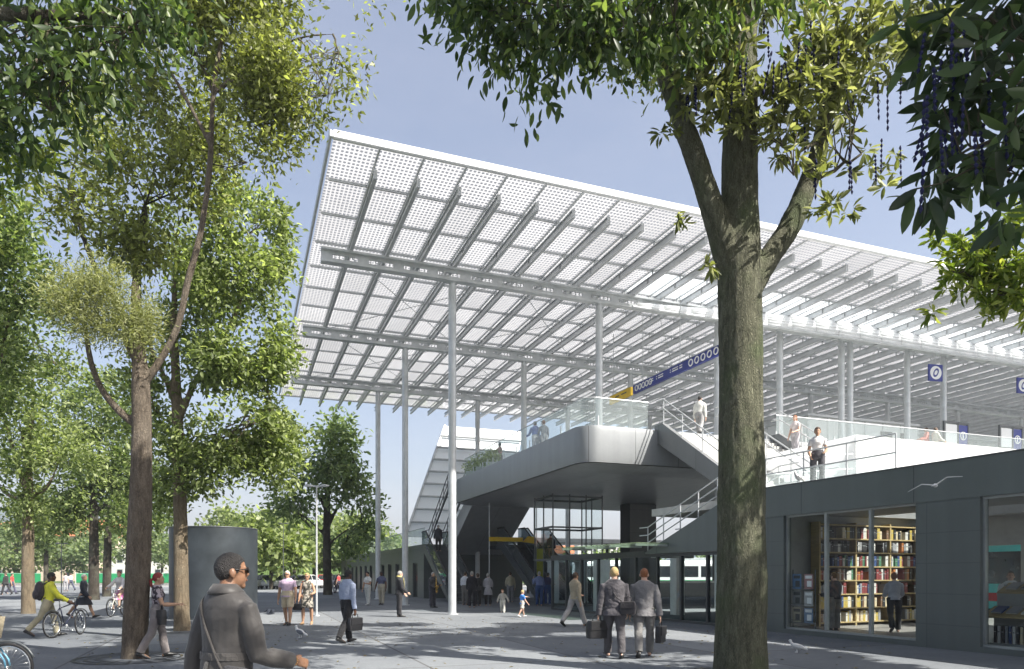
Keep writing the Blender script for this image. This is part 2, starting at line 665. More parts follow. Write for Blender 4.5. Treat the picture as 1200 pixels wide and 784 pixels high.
M = {}
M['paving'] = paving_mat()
M['asphalt'] = pbr('asphalt', (.06, .062, .066), .85, bump=.3, bscale=120)
M['concrete_pale'] = pbr('pale concrete', (.5, .5, .48), .8, bump=.15)
M['line_white'] = pbr('road paint', (.75, .75, .73), .6)
M['grass'] = pbr('grass', (.06, .10, .025), .9, var=.45, vscale=.6, bump=.6, bscale=12)
M['hill'] = pbr('wooded hillside', (.07, .10, .11), .95, var=.4, vscale=.03)
M['steel'] = pbr('grey painted steel', (.52, .54, .55), .38, .25, bump=.04)
M['steel_dark'] = pbr('dark grey steel', (.10, .11, .115), .4, .3, bump=.04)
M['steel_light'] = pbr('pale grey steel', (.58, .60, .61), .35, .2, bump=.04)
M['white_paint'] = pbr('white paint', (.78, .79, .80), .4, var=.06)
M['chrome'] = pbr('brushed steel', (.6, .62, .63), .25, .9, var=.06, stretch=(1, 1, .1))
M['pv'] = pv_mat()
M['light_shelf'] = glass_mat('milky shelf panel', (.9, .95, .97), 1.3, .2, milk=.97, milk_col=(.97, .98, .98), front=.3)
M['soffit'] = panel_mat('soffit metal', (.46, .475, .485), .42, .3, 3.0, 0, axis=0, dark=.5)
M['fascia'] = panel_mat('slab fascia metal', (.27, .285, .295), .40, .25, 1.9, 0, axis=0, dark=.3)
M['clad'] = panel_mat('dark wall cladding', (.112, .130, .127), .42, .15, 2.35, .66, oz=.14, oy=.35, axis=1, dark=.72)
M['clad_top'] = panel_mat('dark fascia cladding', (.122, .142, .139), .40, .15, 3.2, 0, oy=.9, axis=1, dark=.3)
M['glass'] = glass_mat('window glass', (.9, .95, .95), 1.22)
M['glass_shop'] = glass_mat('shop window glass', (.95, .97, .97), 1.32)
M['glass_rail'] = glass_mat('balustrade glass', (.93, .97, .97), 1.12, milk=.10, milk_col=(.9, .95, .95))
M['frost'] = glass_mat('frosted glass', (.9, .94, .95), 1.35, .25, milk=.95, milk_col=(.95, .96, .96))
M['slat_glass'] = glass_mat('white sloped glazing', (.88, .94, .97), 1.3, .2, milk=.90, milk_col=(.95, .97, .98))
M['frame'] = pbr('window frame', (.32, .34, .34), .4, .4)
M['frame_dark'] = pbr('dark window frame', (.06, .065, .068), .45, .2)
M['room_wall'] = pbr('shop inner wall', (.30, .31, .31), .85)
M['room_floor'] = pbr('shop floor', (.22, .21, .20), .45)
M['ceiling'] = pbr('shop ceiling', (.20, .20, .20), .9)
M['wood'] = pbr('shelf wood', (.34, .255, .12), .6, var=.2, stretch=(1, 1, 8))
M['yellow'] = pbr('yellow sign paint', (.72, .47, .02), .5)
M['olive'] = pbr('olive banner', (.30, .31, .02), .6)
M['blue'] = pbr('blue sign paint', (.03, .045, .24), .45)
M['sign_white'] = pbr('white sign print', (.8, .8, .8), .5, var=.03)
M['kiosk'] = pbr('dark blue grey steel drum', (.050, .060, .069), .42, .3, var=.25, vscale=1.6, bump=.08, bscale=30)
M['rubber'] = pbr('black rubber', (.02, .02, .021), .75)
M['black'] = pbr('black leather', (.018, .018, .02), .45, bump=.2)
M['turq'] = pbr('turquoise vehicle paint', (.10, .62, .60), .3, coat=.4)
M['green'] = pbr('green vehicle paint', (.02, .30, .11), .3, coat=.4)
M['leafgreen'] = pbr('pale green paint', (.20, .52, .33), .4)
M['stair_side'] = panel_mat('stair side metal', (.20, .21, .215), .42, .3, 2.4, 0, axis=1, dark=.4)
M['red'] = pbr('red paint', (.55, .03, .03), .4)
M['veh_glass'] = pbr('dark vehicle glass', (.02, .025, .03), .08, spec=.8)
M['terra'] = pbr('terracotta tiles', (.42, .15, .06), .8, var=.3, vscale=2, bump=.4, bscale=10)
M['stucco'] = pbr('beige stucco', (.55, .46, .36), .9, bump=.2)
M['stucco_white'] = pbr('pale stucco', (.66, .64, .60), .9, bump=.2)
M['bark_big'] = bark_mat('mossy bark', (.034, .036, .022), (.27, .27, .185), 1.0, (.10, .13, .06), .7)
M['bark_brown'] = bark_mat('brown bark', (.06, .048, .036), (.33, .27, .205), 1.2, (.25, .22, .18), .3)
M['bark_pale'] = bark_mat('pale bark', (.11, .085, .055), (.40, .32, .22), 1.2, (.3, .27, .2), .35)
M['bark_dark'] = bark_mat('dark bark', (.025, .022, .018), (.12, .10, .08), 1.0)
M['leaf_dark'] = leaf_mat('dark glossy leaves', (.028, .052, .017), (.056, .094, .029), (.18, .235, .07), .44, .42)
M['leaf_big'] = leaf_mat('large dark leaves', (.018, .034, .016), (.034, .060, .025), (.09, .14, .05), .38, .4)
M['leaf_olive'] = leaf_mat('olive yellow leaves', (.085, .10, .028), (.16, .182, .055), (.36, .375, .17), .44, .45, (1.55, 1.6, 1.0))
M['leaf_bright'] = leaf_mat('fresh green leaves', (.075, .105, .035), (.175, .22, .08), (.38, .43, .21), .48)
M['leaf_mid'] = leaf_mat('mid green leaves', (.06, .094, .032), (.135, .185, .062), (.31, .36, .16), .48)
M['leaf_brown'] = leaf_mat('brown green leaves', (.075, .086, .026), (.17, .19, .058), (.35, .38, .14), .5)
M['leaf_fuzzy'] = leaf_mat('feathery yellow green leaves', (.15, .175, .06), (.25, .275, .11), (.42, .44, .24), .45, .6, (1.5, 1.5, .9))
M['leaf_lime'] = leaf_mat('lime green leaves', (.10, .16, .02), (.18, .25, .04), (.38, .42, .11), .4, .45, (1.6, 1.6, .8))
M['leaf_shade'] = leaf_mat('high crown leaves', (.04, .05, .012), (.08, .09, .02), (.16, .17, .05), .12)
M['leaf_far'] = leaf_mat('far green leaves', (.09, .13, .06), (.155, .21, .095), (.28, .33, .17), .45)
M['pod'] = pbr('dark blue pods', (.018, .02, .06), .8, spec=.15)
M['twig'] = pbr('twig', (.07, .06, .035), .8)
# ------------------------------------------------------------------ camera, light, ground
cam = bpy.data.cameras.new('camera')
cam.sensor_width = 36.0
cam.lens = 36.0 * F / 1200.0
cam.shift_y = (HY - 392.0) / 1200.0
cam.clip_end = 6000
co = bpy.data.objects.new('camera', cam)
COL.objects.link(co)
co.location = (0, 0, EYE)
co.rotation_euler = (R(90), 0, 0)
S.camera = co

SUN_EL = R(47)
SUN_H = Vector((.86, -.51)).normalized()
SUN_DIR = Vector((SUN_H.x * math.cos(SUN_EL), SUN_H.y * math.cos(SUN_EL), math.sin(SUN_EL)))
w = bpy.data.worlds.new('World')
S.world = w
w.use_nodes = True
nt = w.node_tree
bg = nt.nodes['Background']
sky = nt.nodes.new('ShaderNodeTexSky')
sky.sky_type = 'NISHITA'
sky.sun_disc = False
sky.sun_elevation = SUN_EL
sky.sun_rotation = math.atan2(SUN_H.x, SUN_H.y)
sky.air_density = 1.0
sky.dust_density = 3.6
sky.ozone_density = 1.0
tcw = nt.nodes.new('ShaderNodeTexCoord')
mpw = nt.nodes.new('ShaderNodeMapping'); mpw.inputs['Scale'].default_value = (1.2, 1.2, 4.5)
nzw = nt.nodes.new('ShaderNodeTexNoise'); nzw.inputs['Scale'].default_value = 1.6; nzw.inputs['Detail'].default_value = 7; nzw.inputs['Roughness'].default_value = .62
crw = nt.nodes.new('ShaderNodeMapRange'); crw.inputs['From Min'].default_value = .48; crw.inputs['From Max'].default_value = .78; crw.inputs['To Min'].default_value = .17; crw.inputs['To Max'].default_value = .30
mxw = nt.nodes.new('ShaderNodeMix'); mxw.data_type = 'RGBA'
nt.links.new(tcw.outputs['Generated'], mpw.inputs['Vector']); nt.links.new(mpw.outputs[0], nzw.inputs['Vector']); nt.links.new(nzw.outputs['Fac'], crw.inputs['Value'])
nt.links.new(crw.outputs[0], mxw.inputs[0]); nt.links.new(sky.outputs[0], mxw.inputs[6]); mxw.inputs[7].default_value = (3.7, 3.72, 4.3, 1)
nt.links.new(mxw.outputs[2], bg.inputs[0])
bg.inputs[1].default_value = .092
sl = bpy.data.lights.new('sun', 'SUN')
sl.energy = 5.0
sl.angle = R(.55)
sl.color = (1.0, .95, .87)
so = bpy.data.objects.new('sun', sl)
COL.objects.link(so)
so.rotation_euler = SUN_DIR.to_track_quat('Z', 'Y').to_euler()
so.location = SUN_DIR * 60
S.view_settings.view_transform = 'Standard'
S.view_settings.look = 'None'
S.view_settings.exposure = 1.2
S.view_settings.gamma = 1
S.render.engine = 'CYCLES'
S.cycles.use_denoising = True
try:
    S.cycles.denoiser = 'OPENIMAGEDENOISE'
except Exception:
    pass
S.cycles.max_bounces = 7
S.cycles.diffuse_bounces = 3
S.cycles.glossy_bounces = 3
S.cycles.transmission_bounces = 4
S.cycles.transparent_max_bounces = 48
S.cycles.sample_clamp_indirect = 6
S.cycles.use_adaptive_sampling = True
S.cycles.adaptive_threshold = .02

EU = Vector((.9355, .3534, 0))      # run of the station, to the right and away
EV = Vector((-.3534, .9355, 0))     # across the station, away
P0 = Vector((-5.13, 20.4, 0))
ALPHA = math.atan2(.3534, .9355)
UVM = Matrix(((EU.x, EV.x, 0, P0.x), (EU.y, EV.y, 0, P0.y), (0, 0, 1, 0), (0, 0, 0, 1)))


def uv(u, v, z=0.0):
    return P0 + EU * u + EV * v + Vector((0, 0, z))


g = MB()
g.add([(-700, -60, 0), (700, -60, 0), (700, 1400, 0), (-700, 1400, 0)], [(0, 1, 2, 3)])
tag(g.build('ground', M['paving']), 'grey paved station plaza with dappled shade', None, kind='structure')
g = MB()
g.add([(-260, 88, .004), (40, 88, .004), (40, 104, .004), (-260, 104, .004)], [(0, 1, 2, 3)])
tag(g.build('road', M['asphalt']), 'asphalt road beyond the plaza', kind='structure')
g = MB()
for k in range(70):
    x = -255 + k * 4.2
    g.add([(x, 95.9, .008), (x + 2.2, 95.9, .008), (x + 2.2, 96.05, .008), (x, 96.05, .008)], [(0, 1, 2, 3)])
tag(g.build('road_marking', M['line_white']), 'broken white line on the far road', kind='structure')
g = MB()
for y0 in (87.7, 104):
    g.box((-260, y0, 0), (40, y0 + .3, .13))
tag(g.build('kerb', M['concrete_pale']), 'pale kerbs along the far road', kind='structure')
g = MB()
g.add([(-300, 108, .004), (-30, 108, .004), (-30, 420, .004), (-300, 420, .004)], [(0, 1, 2, 3)])
tag(g.build('lawn', M['grass']), 'grass beyond the far road', kind='structure')
# grassed embankment behind the tracks
g = MB()
n = 60
pts, fc = [], []
for i in range(n + 1):
    x = -40 + i * 3.2
    h = 3.4 + 1.0 * noise.noise((x * .05, 3, 0))
    y = 104 + x * .12
    pts += [(x, y, 0.01), (x, y + 5, h * .7), (x, y + 11, h), (x, y + 60, h + .5)]
for i in range(n):
    for j in range(3):
        a = i * 4 + j
        fc.append((a, a + 4, a + 5, a + 1))
g.add(pts, fc)
tag(g.build('embankment', M['grass'], smooth=True), 'green embankment behind the railway', kind='structure')
# far hills
pts, fc = [], []
nx = 90
for i in range(nx + 1):
    a = R(-62 + 124 * i / nx)
    for j, (d, k) in enumerate(((520, 0), (640, .45), (800, .9), (1000, 1.0), (1250, .6))):
        hh = 70 * k * (.55 + .6 * noise.noise((a * 3.1, j * .3, 1.7)) + .25 * noise.noise((a * 11, j, 4)))
        hh *= 1.15 if a < -.25 else .55
        pts.append((math.sin(a) * d, math.cos(a) * d, max(.02, hh)))
for i in range(nx):
    for j in range(4):
        q = i * 5 + j
        fc.append((q, q + 5, q + 6, q + 1))
g = MB()
g.add(pts, fc)
tag(g.build('hills', M['hill'], smooth=True), 'blue green hills on the skyline', kind='structure')
# ------------------------------------------------------------------ the great solar roof
ULEN, VLEN, ZP = 84.0, 31.5, 14.2
BAY, PUR = 1.34, 2.25
NB = int(ULEN / BAY)
canopy = thing('solar_canopy', 'vast flat photovoltaic glass roof on slender grey columns', 'canopy', P0, ALPHA)
g = MB()
for i in range(NB):
    for j in range(14):
        if j == 2 and i >= 10:
            continue
        g.box((i * BAY + .012, j * PUR + .012, ZP), ((i + 1) * BAY - .012, (j + 1) * PUR - .012, ZP + .03))
tag(g.build('glass_roof', M['pv'], canopy), 'milky glass sheets dotted with square solar cells')
g = MB()
for i in range(10, NB):  # roof strip added without solar cells so sun brightens the white shelf
    g.box((i * BAY + .012, 2 * PUR + .012, ZP), ((i + 1) * BAY - .012, 3 * PUR - .012, ZP + .03))
tag(g.build('added_clear_glass', glass_mat('milky roof glass', (.95, .97, .97), 1.2, .1, milk=.42, milk_col=(.93, .95, .96), front=.1), canopy), 'half clear glass strip added to let sun onto the white light shelf')
UE, VE = NB * BAY, 14 * PUR
g = MB()
for j in range(1, 14):
    g.box((.1, j * PUR - .03, ZP - .085), (UE, j * PUR + .03, ZP - .005))
g.build('purlin', M['steel'], canopy)
# edge trims
g = MB(); g.bbox((-.05, -.16, ZP - .13), (UE, 0, ZP + .12), .03)
g.build('front_edge', M['white_paint'], canopy)
g = MB(); g.bbox((-.14, -.16, ZP - .12), (-.055, VE + .1, ZP + .1), .02)
g.build('side_edge', M['steel'], canopy)
g = MB(); g.bbox((-.05, VE + .005, ZP - .08), (UE, VE + .1, ZP + .08), .02)
g.build('rear_edge', M['steel'], canopy)
# cross beams: I section with little posts carrying the purlins
g = MB()
B0, B1, ZB = .85, VE + .55, ZP - .52
g.box((-.062, B0, ZB), (.062, B1, ZB + .03))
g.box((-.062, B0, ZB + .25), (.062, B1, ZB + .28))
g.box((-.014, B0, ZB + .03), (.014, B1, ZB + .25))
for j in range(1, 14):
    g.box((-.022, j * PUR - .035, ZB + .28), (.022, j * PUR + .035, ZP - .085))
for k in range(2):
    g.box((-.058, B0 + .0 + k * 4, ZB + .03), (-.014, B0 + .012 + k * 4, ZB + .25))
    g.box((.014, B0 + .0 + k * 4, ZB + .03), (.058, B0 + .012 + k * 4, ZB + .25))
beam = g.build('beam', M['steel'], canopy)
beam.location = (BAY, 0, 0)
for i in range(2, NB):
    b = beam.copy(); COL.objects.link(b); b.location = (BAY * i, 0, 0)
# narrow secondary rail on the sheet line over each beam
g = MB()
g.box((-.03, .02, ZP - .06), (.03, VE, ZP - .004))
rail = g.build('glazing_bar', M['steel_light'], canopy)
rail.location = (BAY, 0, 0)
for i in range(2, NB):
    b = rail.copy(); COL.objects.link(b); b.location = (BAY * i, 0, 0)
# girders with long openings
def girder(v, depth=.54, u0=.25):
    g = MB()
    zt = ZB - .004
    zb = zt - depth
    g.box((u0, v - .17, zt - .08), (UE, v + .17, zt))
    g.box((u0, v - .17, zb), (UE, v + .17, zb + .08))
    u = u0
    while u < UE:
        g.box((u, v - .03, zb + .08), (min(u + .42, UE), v + .03, zt - .08))
        for q in range(5):
            a = u + .42 + q * .18 + .06
            if a + .03 < UE:
                g.box((a, v - .03, zb + .08), (a + .03, v + .03, zt - .08))
        u += BAY
    # flat web flanking the openings
    g.box((u0, v - .032, zt - .2), (UE, v + .032, zt - .08))
    g.box((u0, v - .032, zb + .08), (UE, v + .032, zb + .2))
    return g.build('girder', M['steel_light'], canopy)
GV = (6.13, 14.9, 24.0)
for v in GV:
    girder(v)
GZ = ZB - .004 - .54
# thin wind bracing between girders
g = MB()
for a in range(0, 12):
    for (va, vb) in ((GV[0], GV[1]), (GV[1], GV[2])):
        u = 1.2 + a * 6.7
        g.tube([(u, va, ZB - .1), (u + 6.7, vb, ZB - .1)], .016, 6)
        g.tube([(u + 6.7, va, ZB - .13), (u, vb, ZB - .13)], .016, 6)
g.build('tie_rod', M['steel'], canopy)


def column(u, v, z0=0.0, r=.155, lit=True):
    g = MB()
    g.tube([(0, 0, z0 + .02), (0, 0, GZ - .25)], r, 20)
    g.tube([(0, 0, GZ - .25), (0, 0, GZ - .0)], [r, r * .75], 20)
    g.tube([(0, 0, z0), (0, 0, z0 + .03)], r * 1.55, 20)
    g.cbox((0, 0, GZ - .012), (.5, .4, .024))
    o = g.build('column', M['steel_light'], canopy, True, 40)
    o.location = (u, v, 0)
    return o
SLAB_T = 7.06
for u in (5.28, 11.78, 17.86, 21.4, 25.2, 25.75, 29.6, 32.2, 38.8, 45.4, 52, 58.6):
    column(u, GV[0], SLAB_T if 9.2 < u < 17 else 0)
for u in (5.28, 11.8, 18.4, 25, 31.6, 38.2, 44.8, 51.4, 58):
    column(u, GV[1], SLAB_T if u > 9.3 else 0)
for u in (5.5, 12.1, 18.7, 25.3, 31.9, 38.5, 45.1):
    column(u, GV[2])
# the curved white light shelf that hangs on the front girder
g = MB()
prof = []
for k in range(9):
    t = k / 8
    a = R(-12 + 108 * t)
    prof.append((GV[0] - .30 - .62 * math.cos(a), ZB - .60 + .80 * math.sin(a)))
u = 13.4
while u < UE - 2:
    for k in range(8):
        def pp(uu, kk):
            s_ = min(1.0, max(.22, (uu - 9.5) / 14.0))
            v_, z_ = prof[kk]
            return (uu, GV[0] - .18 + (v_ - GV[0] + .18) * s_, ZB - .55 + (z_ - ZB + .55) * s_)
        g.add([pp(u + .01, k), pp(u + BAY - .01, k), pp(u + BAY - .01, k + 1), pp(u + .01, k + 1)], [(0, 1, 2, 3)])
    u += BAY
sh = g.build('light_shelf', pbr('white shelf paint', (.88, .89, .90), .35, var=.05), canopy, True, 60)
tag(sh, 'curved milky white panels along the front girder')
mod = sh.modifiers.new('t', 'SOLIDIFY'); mod.thickness = .012
g = MB()
g.tube([(24, GV[0] - .93, ZB - .80), (UE - 2, GV[0] - .93, ZB - .80)], .06, 10)
g.tube([(13.2, GV[0] - .36, ZB - .60), (24, GV[0] - .93, ZB - .80)], .06, 10)
u = 24.1
while u < UE - 2:
    g.box((u - .02, GV[0] - .93, ZB - .8), (u + .02, GV[0] - .171, ZB - .72))
    u += BAY * 2
g.build('shelf_rail', M['steel_light'], canopy, True, 40)

# ------------------------------------------------------------------ raised concourse slab
SB = 5.72
SU0, SU1, SV0, SV1 = 9.2, 62.0, 2.5, 19.6
slab = thing('concourse_deck', 'raised metal clad concourse with a rounded corner above the plaza', 'concourse', P0, ALPHA)


def slab_outline(inset=0.0, r=.75, seg=9):
    pts = []
    u0, v0, u1, v1 = SU0 + inset, SV0 + inset, SU1, SV1 - inset
    rr = max(.05, r - inset)
    for k in range(seg + 1):
        a = PI + (PI / 2) * k / seg
        pts.append((u0 + rr + rr * math.cos(a), v0 + rr + rr * math.sin(a)))
    pts += [(u1, v0), (u1, v1)]
    for k in range(seg + 1):
        a = PI / 2 + (PI / 2) * k / seg
        pts.append((u0 + rr + rr * math.cos(a), v1 - rr + rr * math.sin(a)))
    return pts


def skin_band(prof, closed=True):
    """band of surface following the slab outline through (inset, z) stations"""
    g = MB()
    rings = [slab_outline(i) for i, z in prof]
    n = len(rings[0])
    pts = []
    for ring, (i, z) in zip(rings, prof):
        pts += [(p[0], p[1], z) for p in ring]
    fc = []
    for k in range(len(prof) - 1):
        for j in range(n):
            a, b = k * n + j, k * n + (j + 1) % n
            fc.append((a, b, b + n, a + n))
    g.add(pts, fc)
    return g, n, rings
# belly: gently dished underside
g, n, rings = skin_band([(0.06, SB + .0), (.5, SB - .10), (1.6, SB - .16)])
g.add([(p[0], p[1], SB - .16) for p in rings[-1]], [tuple(range(n))])
g.build('soffit', M['soffit'], slab, True, 50)
g, n, rings = skin_band([(0.0, SB + .02), (-.03, SB + .2), (-.03, SLAB_T - .15), (0, SLAB_T + .04), (.12, SLAB_T + .06), (.3, SLAB_T + .05)])
g.build('fascia', M['fascia'], slab, True, 50)
g = MB()
n = len(rings[0])
ring = slab_outline(.3)
g.add([(p[0], p[1], SLAB_T) for p in ring], [tuple(range(n))])
g.build('deck_floor', M['concrete_pale'], slab)
# glass balustrade round the two seen sides
g = MB(); gp = MB()
def rail_run(pts, h=1.05, z=SLAB_T + .05, post=True):
    for k in range(len(pts) - 1):
        a, b = Vector((*pts[k], 0)), Vector((*pts[k + 1], 0))
        d = (b - a)
        ln = d.length
        m_ = max(1, round(ln / 1.6))
        for q in range(m_):
            p = a + d * (q / m_); r_ = a + d * ((q + 1) / m_)
            e = (r_ - p).normalized() * .012
            nn = Vector((-e.y, e.x, 0)).normalized() * .008
            p0, p1 = p + e, r_ - e
            base = [p0 - nn, p1 - nn, p1 + nn, p0 + nn]
            g.add([(t.x, t.y, z) for t in base] + [(t.x, t.y, z + h) for t in base],
                  [(3, 2, 1, 0), (4, 5, 6, 7), (0, 1, 5, 4), (1, 2, 6, 5), (2, 3, 7, 6), (3, 0, 4, 7)])
            if post:
                gp.cbox((p.x, p.y, z + .2), (.04, .04, .4))
        gp.tube([(a.x, a.y, z + h + .02), (b.x, b.y, z + h + .02)], .022, 8)
ro = slab_outline(.22)
nn_ = len(ro)
seg = 9
rail_run([(SU0 + .22, SV1 - 1.5), (SU0 + .22, SV0 + .75)])
rail_run(ro[0:seg + 1], post=False)
rail_run([(SU0 + .75, SV0 + .22), (12.1, SV0 + .22)])
rail_run([(18.2, SV0 + .22), (40, SV0 + .22)])
g.build('balustrade_glass', M['glass_rail'], slab)
gp.build('handrail', M['steel'], slab, True, 40)
# pillar under the deck
g = MB(); g.bbox((0, 0, 0), (1.75, 1.1, SB - .16), .04)
o = g.build('pillar', panel_mat('pillar cladding', (.085, .09, .092), .5, .2, 2.0, 1.3, axis=0, dark=.4), slab)
pl = at(747, 640, 40.4); d_ = (pl - P0)
o.location = (d_.dot(EU) - .8, d_.dot(EV) - .5, 0)
# second storey of flights: dark boxed stair from the deck down to the left podium
g = MB()
ua, ub = 10.2, 13.9
va, vb = SV1 - .35, 26.2
g.prism([(va, SB + .9), (va, SB - .12), (vb, 1.75), (vb, 3.4)], (0, 1, 0), (0, 0, 1), (ua, 0, 0), (ub - ua, 0, 0))
g.build('stair_box', M['soffit'], slab)

# flight from the deck down to the podium roof, straight towards the plaza
PR = 3.92
fl = thing('stair_flight', 'broad open stair running down from the concourse to the shop roof', 'stair', P0, ALPHA)
u0, u1 = 12.35, 18.0
nst = 18
rise = (SLAB_T - PR) / nst
run = .285
g = MB()
vs = SV0 - .02
for k in range(nst):
    z = SLAB_T - (k + 1) * rise
    g.box((u0 + .2, vs - (k + 1) * run, z - .05), (u1 - .2, vs - k * run - .002, z))
    g.box((u0 + .2, vs - k * run - .022, z + .0005), (u1 - .2, vs - k * run - .004, z + rise - .052))
g.build('steps', M['concrete_pale'], fl)
slope = (rise * nst) / (run * nst)
for uu in (u0, u1 - .18):
    g = MB()
    L_ = run * nst
    g.prism([(vs + .2, SLAB_T + .22), (vs - .35, SLAB_T + .22), (vs - L_ - .4, PR + .17), (vs - L_ - .4, PR + .005), (vs - L_ + .3, PR + .005), (vs - .1, SLAB_T - .52), (vs + .2, SLAB_T - .52)],
            (0, 1, 0), (0, 0, 1), (uu, 0, 0), (.18, 0, 0))
    g.build('stringer', M['stair_side'], fl)
g = MB()
g.add([(u0 + .19, vs - .05, SLAB_T - .42), (u1 - .19, vs - .05, SLAB_T - .42), (u1 - .19, vs - run * nst, PR - .0 + .02), (u0 + .19, vs - run * nst, PR + .02)], [(0, 1, 2, 3)])
g.build('flight_soffit', M['white_paint'], fl)
g = MB()
for uu in (u0 + .09, (u0 + u1) / 2, u1 - .09):
    for h in (.95, .6):
        g.tube([(uu, vs + .2, SLAB_T + h + .22), (uu, vs - .3, SLAB_T + h + .2), (uu, vs - L_ - .2, PR + h + .1), (uu, vs - L_ - .9, PR + h + .1)], .024, 8)
    for q in range(5):
        v_ = vs - .3 - q * (L_ / 4.2)
        zz = SLAB_T + .2 - max(0, (vs - .3 - v_)) * slope
        g.tube([(uu, v_, zz - .25), (uu, v_, zz + .92)], .02, 8)
g.build('handrail', M['steel'], fl, True, 40)

# ------------------------------------------------------------------ lift
la = at(648, 700, 34.6); d_ = la - P0
LU, LV = d_.dot(EU), d_.dot(EV)
lift = thing('glass_lift', 'glazed lift shaft with thin dark mullions under the concourse', 'lift', uv(LU, LV), ALPHA)
g = MB(); gg = MB()
W_, D_ = 2.7, 2.3
H_ = SB - .2
for (x, y) in ((0, 0), (W_, 0), (W_, D_), (0, D_), (W_ / 3, 0), (W_ * 2 / 3, 0), (0, D_ / 2), (W_, D_ / 2)):
    g.cbox((x, y, H_ / 2), (.05, .05, H_))
for z in (.06, 2.3, 3.9, H_ - .1):
    g.box((.04, -.03, z - .05), (W_ - .04, .02, z + .03)); g.box((.04, D_ - .03, z - .05), (W_ - .04, D_ + .03, z + .05))
    g.box((-.03, .04, z - .05), (.03, D_ - .04, z + .05)); g.box((W_ - .03, .04, z - .05), (W_ + .03, D_ - .04, z + .05))
g.build('shaft_frame', M['steel_dark'], lift)
gg.box((.05, -.006, .1), (W_ - .05, .006, H_ - .1)); gg.box((-.006, .05, .1), (.006, D_ - .05, H_ - .1))
gg.box((W_ - .006, .05, .1), (W_ + .006, D_ - .05, H_ - .1))
gg.build('shaft_glass', glass_mat('lift glass', (.95, .97, .97), 1.12), lift)
g = MB(); g.bbox((.5, .5, .12), (W_ - .5, D_ - .3, .22), .02); g.bbox((.5, .5, 2.2), (W_ - .5, D_ - .3, 2.34), .02)
for x in (.55, W_ - .58):
    g.box((x, .55, .22), (x + .03, D_ - .35, 2.2))
g.build('cabin', M['steel'], lift)

# ------------------------------------------------------------------ escalators
def escalator(u, v, rise_, label, wdt=1.25):
    t = thing('escalator', label, 'escalator', uv(u, v), ALPHA, 'escalators up to the far platform')
    run_ = rise_ / math.tan(R(30))
    g = MB()
    side = [(-1.1, .02), (.25, .02), (run_ + .3, rise_ - .35), (run_ + 1.0, rise_ - .35), (run_ + 1.0, rise_ + .12), (run_, rise_ + .12), (-.05, .14), (-1.1, .14)]
    bal = [(-1.0, .14), (-.05, .14), (run_, rise_ + .12), (run_ + 1.0, rise_ + .12), (run_ + 1.0, rise_ + .95), (run_ - .1, rise_ + .95), (-.15, .97), (-1.0, .93)]
    for x in (-wdt / 2 - .12, wdt / 2):
        g.prism(side, (0, 1, 0), (0, 0, 1), (x, 0, 0), (.12, 0, 0))
    g.build('side_panel', M['steel_dark'], t)
    for x in (-wdt / 2 - .07, wdt / 2 + .055):
        g = MB()
        g.prism(bal, (0, 1, 0), (0, 0, 1), (x, 0, 0), (.015, 0, 0))
        g.build('balustrade_glass', glass_rail_dark, t)
    g = MB()
    for x in (-wdt / 2 - .06, wdt / 2 + .06):
        g.tube([(x, -.95, .35), (x, -1.12, .6), (x, -1.0, .95), (x, -.15, 1.0), (x, run_ - .1, rise_ + .98), (x, run_ + 1.0, rise_ + .98)], .045, 8)
    g.build('handrail', M['rubber'], t, True, 50)
    g = MB()
    for x in (-wdt / 2 - .04, wdt / 2 + .03):
        g.prism([(-.9, .15), (-.05, .15), (run_, rise_ + .13), (run_, rise_ + .2), (-.05, .22), (-.9, .2)], (0, 1, 0), (0, 0, 1), (x, 0, 0), (.012, 0, 0))
    g.build('skirt', M['chrome'], t)
    g = MB()
    ns = int(run_ / .4)
    for k in range(ns):
        g.box((-wdt / 2 + .01, k * .4, max(.03, k * .4 * math.tan(R(30)) - .2)), (wdt / 2 - .01, k * .4 + .398, k * .4 * math.tan(R(30)) + .05))
    g.box((-wdt / 2 + .01, -1.1, .01), (wdt / 2 - .01, -.002, .05))
    g.build('steps', M['steel_dark'], t)
    return t
glass_rail_dark = glass_mat('smoked balustrade glass', (.5, .55, .58), 1.5, 0, milk=.1)
LPZ = 3.3
escalator(13.1, 13.9, 3.45, 'escalator with dark glass sides beside the green banner')
escalator(14.75, 14.05, 3.45, 'rightmost escalator beside the grassed bank, a rider near its top')
escalator(9.0, 17.2, LPZ, 'escalator rising left behind the tallest column')

# ------------------------------------------------------------------ far left podium
pod = thing('platform_building', 'low dark grey building with tall openings beyond the escalators', 'building', P0, ALPHA)
u0, v0, v1 = 8.5, 24.2, 66.0
g = MB()
op = [(26 + k * 3.0, 27.4 + k * 3.0) for k in range(13)]
pv_ = v0
for a, b in op:
    g.box((u0, pv_, 0), (u0 + .3, a, LPZ)); g.box((u0, a, 2.35), (u0 + .3, b, LPZ)); pv_ = b
g.box((u0, pv_, 0), (u0 + .3, v1, LPZ))
g.box((u0 + .3, v0, 0), (15.4, v0 + .3, LPZ)); g.box((12.3, v0 + .3, 0), (12.6, v1, LPZ))
g.build('wall', M['clad'], pod)
g = MB(); g.box((u0 - .04, v0 - .04, LPZ), (12.64, v1, LPZ + .22)); g.box((12.64, v0 - 4.2, LPZ - .1), (16.0, v0 + 1.5, LPZ + .1)); g.build('roof', M['clad_top'], pod)
for a, b in op:
    g = MB()
    for q in (a + .03, (a + b) / 2, b - .03):
        g.box((u0 + .1, q - .03, .03), (u0 + .16, q + .03, 2.33))
    g.box((u0 + .1, a + .06, 2.26), (u0 + .16, b - .06, 2.33))
    wn_ = g.build('window', M['frame_dark'], pod)
    g = MB(); g.box((u0 + .12, a + .06, .03), (u0 + .135, b - .06, 2.26)); g.build('pane', M['glass'], wn_)
